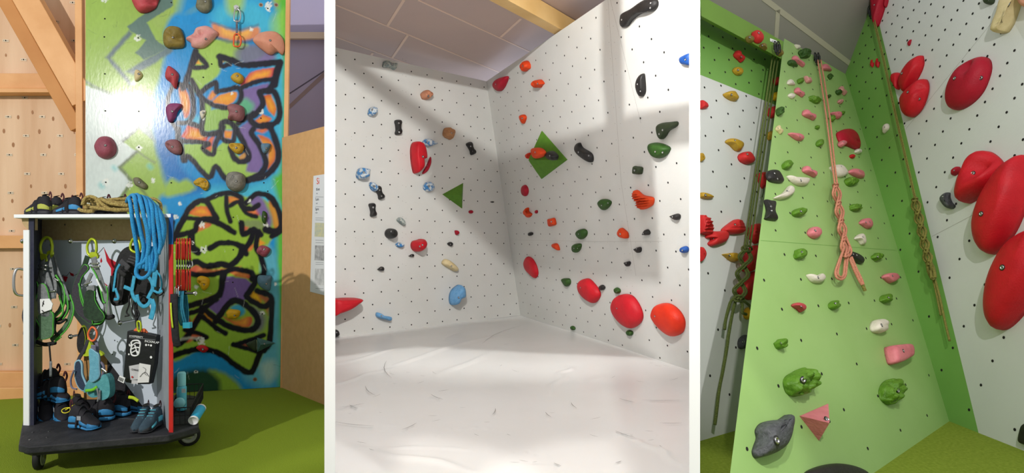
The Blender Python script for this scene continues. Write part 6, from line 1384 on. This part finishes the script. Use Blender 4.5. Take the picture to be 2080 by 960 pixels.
for px in [[(262, 600), (262, 618), (257, 634), (262, 640), (254, 642)], [(272, 610), (268, 630), (272, 642), (278, 646), (283, 638), (278, 628)], [(276, 620), (277, 650), (280, 668)], [(312, 592), (320, 600), (330, 596), (333, 588), (324, 584)], [(285, 610), (292, 600), (300, 604)]]: cord(mb, px, 3, M_HB, .4)
rib(mb, [(276, 606), (277, 640), (279, 664)], 8, M_HB, .004, .45); mb.build('cord', Ch)

D = empty('climbing_harness', K(185, 740, .3), 'small light blue harness with a teal pouch hanging from an orange carabiner', 'harness')
biner(D, [(181, 672), (187, 664), (194, 668), (197, 678), (194, 688), (188, 692), (182, 688), (179, 680)], mat('orange_plastic', (232, 112, 66), rough=.4), 4, .35, 'orange carabiner')
mb = MB(); pad(mb, [(166, 660), (172, 668), (180, 690), (190, 706), (206, 716), (207, 722), (190, 722), (168, 722), (170, 706), (172, 690), (168, 674)], .6, M_LIME); mb.build('lime_panel', D)['label'] = 'lime fabric panel'
mb = MB(); pad(mb, [(166, 664), (158, 680), (156, 700), (160, 715), (168, 716), (170, 700), (172, 684)], .55, M_HB, M_LIME, ew=1.5); mb.build('black_panel', D)
mb = MB(); rib(mb, [(178, 690), (172, 708), (162, 725), (158, 735)], 8, M_HD, .003, .4); rib(mb, [(188, 690), (196, 696), (198, 712), (200, 730), (208, 745), (212, 760)], 8, mat('lilac_grey_webbing', (120, 118, 138), (100, 98, 118), .8, 60), .003, .4); rib(mb, [(190, 700), (190, 716)], 12, MATS['lilac_grey_webbing'], .004, .3); mb.build('webbing_strap', D)
M_LBP = mat('light_blue_pad', (108, 170, 192), (92, 154, 178), .85, 50, .3, 120); M_LBE = mat('pale_blue_piping', (140, 184, 204), rough=.6); M_TEAL = mat('teal_fabric', (88, 160, 166), (72, 142, 150), .85, 50, .3, 120)
mb = MB(); pad(mb, [(181, 710), (194, 716), (199, 722), (200, 745), (200, 765), (188, 775), (181, 770), (182, 745)], .25, M_LBP, M_LBE); mb.build('back_pad', D)
mb = MB(); pad(mb, [(152, 738), (160, 732), (165, 740), (166, 760), (172, 776), (176, 788), (168, 793), (158, 784), (152, 765)], .35, mat('navy_mesh', (48, 62, 86), (40, 54, 76), .85, 120, .4, 160), M_LBE, ew=4); pad(mb, [(176, 778), (186, 768), (202, 764), (205, 780), (196, 792), (180, 793), (170, 796)], .3, M_TEAL, M_LBE); mb.build('waist_pad', D)
mb = MB(); pad(mb, [(176, 795), (190, 785), (202, 783), (204, 800), (196, 806), (184, 806)], .4, M_TEAL); rib(mb, [(174, 793), (188, 791), (197, 785)], 6, mat('bright_green_webbing', (110, 190, 40), rough=.7), .003, .22); mb.build('leg_loop', D)
mb = MB(); cord(mb, [(198, 730), (209, 740), (211, 752), (206, 764), (196, 770), (184, 770)], 4.5, MATS['lilac_grey_webbing'], .3); cord(mb, [(150, 752), (144, 770), (146, 786), (156, 790)], 3.5, MATS['lilac_grey_webbing'], .3); mb.build('gear_loop', D)
mb = MB(); pad(mb, [(206, 764), (214, 760), (221, 772), (223, 795), (218, 808), (204, 812), (198, 800), (202, 780)], .25, M_TEAL, th=.035); mb.build('pouch', D)['label'] = 'teal pouch'
mb = MB(); rib(mb, [(197, 788), (200, 805), (198, 815)], 4, M_HG, .003, .22); rib(mb, [(203, 792), (203, 812)], 3, M_HG, .003, .22); rib(mb, [(206, 748), (212, 752), (216, 756)], 5, M_METAL, .004, .2); mb.build('buckle', D)
Lg = empty('sling', K(150, 790, .1), 'yellow sling with small yellow carabiner strung beside the front blue shoe', 'sling')
mb = MB(); cord(mb, [(158, 822, 0), (150, 822, 0), (140, 828, 0), (133, 832, 0)], 2, mat('yellow_cord', (222, 212, 50), rough=.5), .0); mb.build('cord', Lg)
mb = MB(); cord(mb, [(126, 832), (134, 828), (142, 828), (142, 834), (134, 838), (127, 837)], 1.8, MATS['yellow_cord'], .0, 5, True); mb.build('carabiner', Lg)

# ================================================================== ROPES ON THE CART
M_TAN = mat('tan_rope', (176, 158, 92), (136, 112, 60), .85, 150, .6, 300, sharp=(.42, .58)); M_BRP = mat('blue_rope', (52, 160, 218), (34, 128, 190), .8, 260, .5, 400, sharp=(.42, .58))
zt = ZS + .018
R1 = empty('climbing_rope', zup(K(240, 430, .4), zt), 'coil of tan rope lying on the cart top', 'rope')
rr = random.Random(4); mb = MB(); r_ = .0085
lv = [(172, 300, 426, .15), (176, 298, 421, .3), (186, 305, 416, .45), (180, 300, 411, .35), (190, 296, 407, .5), (200, 290, 404, .6), (176, 290, 424, .6), (196, 304, 419, .2), (170, 280, 414, .55), (185, 300, 423, .05)]
for i, (xa, xb, y, b) in enumerate(lv):
    pts = []
    for k in range(7):
        t = k / 6; x = xa + (xb - xa) * t; yy = y + 3 * math.sin(t * 5 + i * 1.3) * (1 if i % 2 else -1); yy = min(yy, 429.5); pts.append((x, yy, b + .1 * math.sin(t * 4 + i)))
    cord(mb, pts, 7, M_TAN, seg=8)
for px in [[(168, 416, .1), (172, 404, .15), (184, 399, .2), (196, 404, .2), (200, 414, .1), (206, 424, .05)], [(176, 424, .1), (172, 412, .2), (180, 404, .3), (192, 404, .3)], [(160, 424, .0), (166, 427, 0), (178, 429, 0), (190, 428, 0)], [(200, 404, .1), (208, 414, .05), (222, 424, 0), (240, 428, 0)], [(206, 403, .1), (214, 408, .05), (230, 414, 0), (262, 418, 0)]]: cord(mb, px, 7, M_TAN)
mb.build('rope_coil', R1)
mb = MB(); cord(mb, [(300, 408, .6), (308, 403, .5), (318, 406, .4), (326, 414, .35), (327, 428, .3)], 6, M_TAN); mb.build('rope_bight', R1)
R2 = empty('climbing_rope', zup(K(290, 430, .0), zt), 'bright blue rope draped over the cart top and hanging in loops', 'rope')
mb = MB()
loops = [([(258, 410, .3), (262, 402, .0), (266, 420, -.25), (270, 455, -.25), (276, 490, -.22), (280, 520, -.2), (278, 545, -.2)], 7.5), ([(262, 402, .3), (270, 396, .0), (274, 404, -.25), (280, 440, -.28), (287, 475, -.26), (292, 500, -.24), (290, 525, -.22), (284, 545, -.2)], 7.5),
    ([(268, 398, .3), (280, 396, .0), (286, 410, -.25), (294, 445, -.3), (302, 480, -.28), (302, 510, -.25), (294, 530, -.22), (280, 540, -.22), (277, 555, -.22), (285, 564, -.22), (297, 562, -.22), (306, 548, -.22), (304, 520, -.22), (303, 500, -.24)], 7.5),
    ([(276, 397, .3), (290, 400, .0), (298, 415, -.2), (304, 450, -.26), (303, 490, -.26), (300, 520, -.24), (298, 550, -.24)], 7), ([(280, 398, .35), (296, 402, .05), (308, 420, -.2), (311, 455, -.24), (314, 490, -.24), (318, 520, -.22), (314, 545, -.2), (310, 548, -.2), (309, 530, -.2), (311, 500, -.2)], 7),
    ([(284, 399, .4), (302, 404, .1), (316, 425, -.16), (322, 460, -.2), (326, 495, -.2), (322, 516, -.2)], 7), ([(286, 402, .45), (306, 408, .15), (322, 428, -.12), (331, 460, -.16), (330, 490, -.16), (325, 505, -.16)], 7), ([(288, 404, .5), (310, 412, .2), (326, 432, -.08), (334, 458, -.1), (331, 490, -.1), (322, 512, -.12), (318, 518, -.12)], 7),
    ([(290, 410, .3), (300, 420, .0), (306, 440, -.15), (312, 470, -.16), (320, 500, -.16), (318, 525, -.16), (313, 545, -.16)], 6.5), ([(272, 402, .4), (284, 410, .1), (290, 430, -.15), (297, 460, -.2), (300, 490, -.2), (296, 520, -.2), (292, 545, -.2)], 6.5), ([(266, 420, -.18), (272, 450, -.18), (284, 480, -.15)], 6), ([(300, 425, -.1), (310, 450, -.1), (322, 475, -.08), (326, 500, -.08)], 6)]
for px, w in loops: cord(mb, px, w, M_BRP)
mb.build('rope_loops', R2)

# ================================================================== BAG AND PAPERS
bag = empty('gear_bag', K(285, 730, .35), 'black printed bag with folded paper in its clear pocket, hanging from a yellow carabiner', 'bag')
mb = MB(); bo = [(258, 672), (262, 671), (290, 675), (318, 681), (313, 740), (304, 780), (280, 780), (254, 776), (250, 764), (254, 720)]
P = [K(x, y, .35) for x, y in bo]; mb.prism(P, -nc * .03, mat('black_bag_film', (20, 21, 26), (28, 29, 34), .35, 12, .2, 30)); mb.build('bag_body', bag, bevel=.004)
mb = MB(); rib(mb, [(262, 685), (316, 690)], 1.2, M_HG, .001, .345); mb.build('seam', bag)
mb = MB(); cord(mb, [(267, 697, .345), (270, 692, .345), (280, 691, .345), (285, 696, .345), (284, 706, .345), (282, 718, .345), (276, 722, .345), (268, 720, .345), (266, 710, .345), (268, 702, .345)], 3.2, M_TAG, closed=True)
for px in [[(268, 702), (276, 696), (285, 697)], [(267, 709), (276, 705), (284, 706)], [(268, 716), (276, 712), (282, 716)], [(274, 700), (280, 720)], [(263, 698), (264, 702), (268, 700), (266, 694)]]: cord(mb, px, 2.6, M_TAG, .345)
mb.build('harness_print', bag)['label'] = 'white printed harness drawing'
Xc, Zc = (FRc - FLc).normalized(), V((0, 0, 1)); sl_ = (Xc - Zc * .09).normalized(); su_ = nc.cross(sl_).normalized()
place_text('# HOPEERITY', .013, K(263, 683, .345) + nc * .001, sl_, su_, M_TAG, bag); place_text('INCKINLAP', .016, K(294, 694, .345) + nc * .001, sl_, su_, M_TAG, bag)
mb = MB()
for x, y, r in [(297, 700, 2.2), (302, 700, 1.6), (307, 701, 2.2), (307, 725, 2.6), (262, 719, 1.8)]: mb.disk(K(x, y, .345) + nc * .001, nc, r * .0026, M_TAG, 12)
mb.build('symbols', bag)
mb = MB(); pad(mb, [(262, 743), (283, 739), (283, 770), (265, 771)], .34, mat('paper_grey', (196, 196, 198), (184, 184, 188), .7, 30), th=.002); pad(mb, [(283, 737), (306, 741), (302, 776), (279, 777)], .335, mat('paper_white', (214, 214, 214), rough=.7), th=.002); pad(mb, [(267, 771), (280, 772), (280, 779), (267, 779)], .34, MATS['paper_grey'], th=.002); pp = mb.build('folded_paper', bag)
place_text('CHALK', .013, K(267, 751, .33) + nc * .003, sl_, su_, M_DMETAL, pp)
mb = MB(); cord(mb, [(284, 765), (290, 758), (296, 756), (302, 764)], .8, M_DMETAL, .325); cord(mb, [(290, 745), (296, 750), (294, 758), (298, 762)], .6, M_DMETAL, .325); mb.disk(K(269, 765, .33) + nc * .002, nc, .005, M_RED, 10); mb.build('drawing', pp)
mb = MB(); cord(mb, [(279, 654), (283, 652), (286, 658), (286, 668), (283, 673), (280, 668)], 3.5, M_LB, .3, 5, True); mb.build('carabiner', bag)['label'] = 'yellow carabiner'
mb = MB(); pad(mb, [(270, 674), (276, 666), (281, 668), (280, 676)], .4, MATS['orange_plastic'], th=.006); pad(mb, [(286, 668), (294, 668), (300, 678), (288, 677)], .4, MATS['orange_plastic'], th=.006); mb.build('orange_straps', bag)
mb = MB(); mb.prism([K(x, y, .2) for x, y in [(243, 762), (254, 767), (251, 778), (239, 772)]], -nc * .003, M_TAG); lb = mb.build('paper_label', origin=K(247, 770, .2)); tag(lb, 'small white care label sticking out among the dark gear', 'label')
mb = MB()
for k in range(4): mb.prism([K(243 + k * 2.4, 765 + k, .2) + nc * .001, K(244.2 + k * 2.4, 765.4 + k, .2) + nc * .001, K(242.2 + k * 2.4, 772 + k, .2) + nc * .001, K(241 + k * 2.4, 771.6 + k, .2) + nc * .001], nc * .0005, M_DMETAL)
mb.build('print', lb)

# ================================================================== SHOES
M_CAN = mat('cyan_can', (98, 196, 220), (84, 184, 210), .35, 10)
M_SR = mat('shoe_rubber', (40, 42, 48), (54, 56, 62), .6, 20, .2, 60); M_SB = mat('shoe_black', (22, 22, 28), (36, 34, 42), .8, 20, .2, 80); M_SBL = mat('shoe_blue', (60, 142, 196), (44, 120, 172), .6, 10, .2, 60)
M_SY = mat('shoe_lime', (178, 184, 84), (156, 162, 66), .7, 14, .2, 60); M_SW = mat('shoe_white', (214, 220, 226), rough=.6); M_SG = mat('shoe_grey', (128, 146, 156), (106, 124, 134), .8, 20, .3, 80)
ST = [(0, .13, .34, .05), (.04, .24, .52, .02), (.12, .32, .66, 0), (.24, .34, .70, 0), (.36, .34, .60, .02), (.5, .38, .48, .03), (.64, .43, .38, .02), (.78, .42, .30, 0), (.9, .33, .23, .01), (.97, .2, .17, .03), (1, .07, .1, .05)]
def loft(mb, L, st, m, hs=1.0, ws=1.0, z0f=0, lo=0.0, hi=1.0, seg=18, out=0.0):
    """sections along a shoe; lo/hi choose which part of the height of each section is covered"""
    vs = []
    for x, w, h, z in st:
        for k in range(seg):
            q = 2 * math.pi * k / seg; cy = math.copysign(abs(math.cos(q)) ** .7, math.cos(q)); cz = math.copysign(abs(math.sin(q)) ** .8, math.sin(q))
            zz = (cz * .5 + .5); zz = lo + (hi - lo) * zz; taper = 1 - .35 * max(0, zz - .4)
            vs.append(V((x * L, cy * w * .5 * L * ws * taper * (1 + out), (z + zz * h * hs) * L + z0f)))
    n = len(st); fs = [[i * seg + k, i * seg + (k + 1) % seg, (i + 1) * seg + (k + 1) % seg, (i + 1) * seg + k] for i in range(n - 1) for k in range(seg)] + [list(range(seg))[::-1], [(n - 1) * seg + k for k in range(seg)]]
    mb.add(vs, fs, m, True)
def make_shoe(L, up, rub, acc, label, kind='velcro', name='climbing_shoe'):
    r = empty(name, (0, 0, 0), label, 'shoe')
    mb = MB(); loft(mb, L, ST, up); mb.build('upper', r)
    mb = MB(); loft(mb, L, [(x * 1.02 - .01, w * 1.05, h, z - .012) for x, w, h, z in ST], rub, lo=0, hi=.24); loft(mb, L, [(x, w * 1.05, h * 1.03, z - .01) for x, w, h, z in ST if x >= .78], rub, hi=.9); mb.build('sole', r)
    mb = MB(); loft(mb, L, [(x, w * 1.04, h, z + .04) for x, w, h, z in ST if x <= .4], acc, lo=.1, hi=.62); loft(mb, L, [(x, w * 1.05, h, z + .02) for x, w, h, z in ST if .5 <= x <= .79], acc, lo=.1, hi=.6); mb.build('side_panel', r)
    mb = MB(); mb.add([V((.22 * L + math.cos(a * .628) * .12 * L, math.sin(a * .628) * .09 * L, .70 * L - math.cos(a * .628) * .03 * L)) for a in range(10)], [list(range(10))], M_HOLE); mb.build('opening', r)
    if kind == 'velcro':
        for x, h in ((.38, .62), (.53, .50)):
            mb = MB(); mb.sweep([V((x * L, math.cos(a) * .19 * L, max(.1, math.sin(a)) * h * L)) for a in [i * math.pi / 10 for i in range(11)]], .055 * L, .012 * L, M_SB, 8, wdir=(0, .01, 1) if False else None); mb.build('strap', r)
        mb = MB(); 
        for k in range(4): mb.box(V(((.44 + k * .035) * L, -.19 * L, .34 * L)), .008 * L, .004 * L, .06 * L, M_SW)
        mb.build('stripes', r)['label'] = 'short white stripes'
    else:
        mb = MB()
        for k in range(4): mb.sweep([V(((.40 + k * .08) * L, s * .1 * L, (.60 - k * .075) * L)) for s in (-1, -.3, .3, 1)], .012 * L, .012 * L, acc, 6)
        mb.build('laces', r)
    mb = MB(); mb.sweep(catmull([V((.02 * L, 0, .5 * L)), V((-.03 * L, 0, .66 * L)), V((.02 * L, 0, .80 * L)), V((.07 * L, 0, .66 * L))], 5), .03 * L, .008 * L, mat('pull_tab', (70, 28, 34), rough=.8), 6, wdir=(0, 1, 0)); mb.build('pull_tab', r)
    return r
def put(o, x, y, b, yaw, z=None, roll=0, pitch=0):
    p = K(x, y, b)
    if z is not None: p.z = z
    o.location = p; o.rotation_euler = (roll, pitch, yaw)
L_ = .145
s1 = make_shoe(L_, M_SB, M_SR, M_SY, 'lime-sided climbing shoe at the left end of the cart top', 'velcro')
put(s1, 103, 430, .15, math.radians(172), zt + .002)
s2 = copy_tree(s1); s2['label'] = 'second lime-sided climbing shoe, just right of the first on the cart top'; put(s2, 128, 430, .55, math.radians(186), zt + .002)
s3 = make_shoe(L_ * .95, M_SB, M_SR, M_SBL, 'black climbing shoe with blue heel touching the tan rope coil'); put(s3, 166, 430, .25, math.radians(184), zt + .002)
s4 = copy_tree(s3); s4['label'] = 'black climbing shoe between the lime pair and the blue-heeled shoe'; put(s4, 148, 430, .8, math.radians(178), zt + .002)
s5 = make_shoe(L_, M_SB, M_SR, M_SB, 'black climbing shoe behind the tan rope coil, left one'); put(s5, 222, 426, .95, math.radians(190), zt + .002)
s6 = copy_tree(s5); s6['label'] = 'black climbing shoe behind the tan rope coil, right one'; put(s6, 255, 426, .95, math.radians(170), zt + .002)
for o in (s1, s2, s3, s4, s5, s6): o['group'] = 'shoes on the cart top'
zf = ZP + .004
b1 = make_shoe(.17, M_SB, M_SBL, M_SBL, 'blue and black climbing shoe lying at the front edge of the platform'); put(b1, 144, 866, -.02, math.radians(-12), zf, pitch=.0)
def cp(o, lab): c = copy_tree(o); c['label'] = lab; return c
lo = [('leftmost climbing shoe standing toe forward in the cart bottom', 92, 836, .7, -50, 0, .15), ('climbing shoe standing second from the left in the cart bottom', 118, 838, .7, -44, 0, .15), ('climbing shoe stacked on top of the two leftmost shoes', 86, 812, .6, -12, .0, 0), ('climbing shoe stacked upper right of the left shoe pile', 134, 806, .6, -172, 0, 0), ('topmost climbing shoe on the left shoe pile', 120, 790, .7, 186, 0, 0), ('climbing shoe behind the front blue shoe, under the light blue harness', 150, 836, .55, -30, 0, 0), ('dark climbing shoe right of the front blue shoe', 232, 842, .5, 195, 0, 0), ('climbing shoe with white stripes below the care label', 225, 826, .85, 20, 0, 0), ('climbing shoe with a blue side at the foot of the diagonal board edge', 262, 838, .75, 170, 0, 0)]
for lab, x, y, b, yaw, roll, pit in lo:
    o = cp(b1, lab); p = K(x, y, b)
    o.location = p if y < 830 and b < .8 else V((p.x, p.y, zf)); o.rotation_euler = (roll, pit, math.radians(yaw))
for o in [b1]: pass
t1 = make_shoe(.15, mat('shoe_dark_teal', (56, 78, 92), (40, 58, 72), .8, 30, .2, 80), M_SR, M_CAN, 'left shoe of the grey and blue laced pair on the right of the platform', 'laces', 'approach_shoe'); t1.location = V((K(302, 845, .35).x, K(302, 845, .35).y, zf)); t1.rotation_euler = (0, 0, math.radians(-82))
t2 = copy_tree(t1); t2['label'] = 'right shoe of the grey and blue laced pair, next to the side panel'; t2.location = V((K(326, 843, .35).x, K(326, 843, .35).y, zf)); t2.rotation_euler = (0, 0, math.radians(-92))
mb = MB(); rib(mb, [(262, 806, .6), (272, 808, .6), (281, 814, .6)], 7, M_LIME, .006); tag(mb.build('webbing_strap', origin=K(270, 808, .6)), 'short lime strap lying behind the laced pair of shoes', 'strap')

# ================================================================== THINGS ON THE RIGHT END OF THE PLATFORM
bx = lambda x, y, d: at(x, y, d)
bs = bx(370, 862, 0) if False else None
bp_ = V((-1.815, 3.26, ZP)); M_CAN = mat('cyan_can', (98, 196, 220), (84, 184, 210), .35, 10); M_CAN2 = mat('pale_cyan_plastic', (140, 214, 226), rough=.35)
d_ = 3.25
root = empty('spray_bottle', at(369, 832, d_), 'pale cyan bottle with tall cap standing in the wire basket', 'bottle')
mb = MB(); c = at(369, 832, d_); s_ = d_ / F
mb.lathe(c, (0, 0, 1), [(0, 0), (8.5 * s_, 0), (9 * s_, 2 * s_), (9 * s_, 46 * s_), (6.5 * s_, 51 * s_), (0, 51 * s_)], M_CAN, 24); mb.build('bottle_body', root)
mb = MB(); mb.lathe(c, (0, 0, 1), [(7.8 * s_, 50 * s_), (7.8 * s_, 74 * s_), (6 * s_, 77 * s_), (0, 77 * s_)], M_CAN2, 24); mb.build('cap', root)['label'] = 'pale cyan cap'
mb = MB(); q = at(372, 792, d_ - .03); mb.prism([q + V((-.008, 0, -.014)), q + V((.014, 0, -.014)), q + V((.014, 0, .008)), q + V((-.008, 0, .008))], (0, -.001, 0), M_TAG); mb.build('label_patch', root)
root = empty('round_container', at(367, 818, d_ - .06), 'round cyan lidded container in front of the tall cyan bottle', 'container')
mb = MB(); c = at(367, 818, d_ - .07); mb.lathe(c - V((0, 0, 0)), (.1, -1, .25), [(0, 0), (9 * s_, .002), (10.5 * s_, .01), (10.5 * s_, .02), (9 * s_, .026), (0, .028)], M_CAN2, 28); mb.build('lid', root)
mb = MB(); mb.lathe(c, (.1, -1, .25), [(0, -.02), (8 * s_, -.018), (9 * s_, .0), (0, .001)], M_CAN, 24); mb.build('container_body', root)
root = empty('wire_basket', at(372, 845, d_), 'dark wire basket holding white cloth and the cyan bottle', 'basket')
bq = [at(354, 857, 3.08), at(384, 857, 3.05), at(388, 800, 3.42), at(360, 800, 3.46)]
mb = MB(); bz = ZP + .003
base = [V((-1.74, 3.0, 0)), V((-1.645, 3.02, 0)), V((-1.83, 3.50, 0)), V((-1.95, 3.48, 0))]
for z in (bz, bz + .045, bz + .085):
    for i in range(4): mb.cyl(zup(base[i], z), zup(base[(i + 1) % 4], z), .0018 if z < bz + .08 else .003, M_HB, 6)
for i in range(4):
    a, b = base[i], base[(i + 1) % 4]; n_ = max(2, int((b - a).length / .022))
    for k in range(n_ + 1): p = a + (b - a) * k / n_; mb.cyl(zup(p, bz), zup(p, bz + .085), .0014, M_HB, 5)
mb.build('wire_grid', root)
tg = empty('cloth', V((-1.70, 3.08, ZP)), 'white cloth bundled in the wire basket', 'cloth')
mb = MB(); st = [(0, .3, .2, 0), (.1, .7, .5, 0), (.3, .9, .62, 0), (.5, .8, .7, 0), (.7, .9, .5, 0), (.9, .6, .4, 0), (1, .2, .2, 0)]; loft(mb, .085, st, M_TAG, hs=.7); mb.build('cloth_folds', tg); tg.location = V((-1.745, 3.10, ZP + .008)); tg.rotation_euler = (0, 0, .5)
root = empty('tube_can', at(400, 842, 3.05), 'bright cyan tube with white end lying slanted at the platform corner', 'tube')
a, b = at(393, 853, 2.96), at(408, 829, 3.04); ax = (b - a).normalized(); a.z = max(a.z, ZP + .024); b.z = max(b.z, ZP + .02)
a = at(393, 853, 3.00); b = at(408, 829, 3.10)
mb = MB(); mb.cyl(a, b, .0235, mat('bright_cyan', (44, 172, 214), (36, 160, 204), .4, 8), 28); mb.build('tube_body', root)
for e, dd in ((a, -1), (b, 1)):
    mb = MB(); ax = (b - a).normalized() * dd; mb.lathe(e, ax, [(.0245, -.004), (.025, 0), (.0245, .005), (.021, .005), (.020, .001), (0, .001)], M_TAG, 28); mb.build('end_cap', root)['label'] = 'white end cap'

# ================================================================== POSTER ON THE DOOR
pq = [(637, 357), (662, 353), (662, 600), (630, 592)]
mb = MB(); mb.prism([P_D.cast(x, y, .002) for x, y in pq], P_D.n * .001, mat('poster_paper', (226, 228, 234), (220, 222, 228), .5, 4)); po = mb.build('poster', origin=P_D.cast(645, 480, .002)); tag(po, 'white rules poster on the fibreboard door, cut by the partition', 'poster')
M_TR = mat('print_orange_red', (214, 78, 48), rough=.6); M_TG = mat('print_grey', (150, 154, 162), rough=.6); M_TG2 = mat('print_dark_grey', (104, 108, 116), rough=.6)
du = (D1 - D0).normalized(); dv = V((0, 0, 1))
for body, x, y, s, m in [('Si', 643, 374, .062, M_TR), ('Klett', 642, 387, .026, M_TG2), ('Lass', 641, 407, .028, M_TG2), ('Spric', 640.5, 427, .026, M_TG2), ('\u2022 Bei', 642, 394, .012, M_TG), ('\u2022 aufb', 641, 414, .012, M_TG), ('\u2022 Nach', 640, 433, .012, M_TG)]:
    place_text(body, s, P_D.cast(x, y, .0035), du, dv, m, po)
mb = MB()
for y in (399, 419, 442, 446, 487, 492, 532, 536, 585): mb.prism([P_D.cast(641, y, .0035), P_D.cast(657, y + .4, .0035), P_D.cast(657, y + 1.2, .0035), P_D.cast(641, y + .8, .0035)], P_D.n * .0004, M_TG)
mb.build('fine_print', po)
mb = MB()
for y0, y1, m in [(452, 480, mat('photo_pale', (176, 186, 180), (214, 206, 160), .6, 40)), (498, 528, mat('photo_grey', (196, 196, 200), (132, 132, 138), .6, 30)), (545, 578, mat('photo_grey2', (170, 172, 176), (216, 216, 220), .6, 26))]:
    mb.prism([P_D.cast(640, y0, .0035), P_D.cast(658, y0 + .5, .0035), P_D.cast(658, y1 + 1, .0035), P_D.cast(639, y1, .0035)], P_D.n * .0004, m)
mb.build('printed_picture', po)
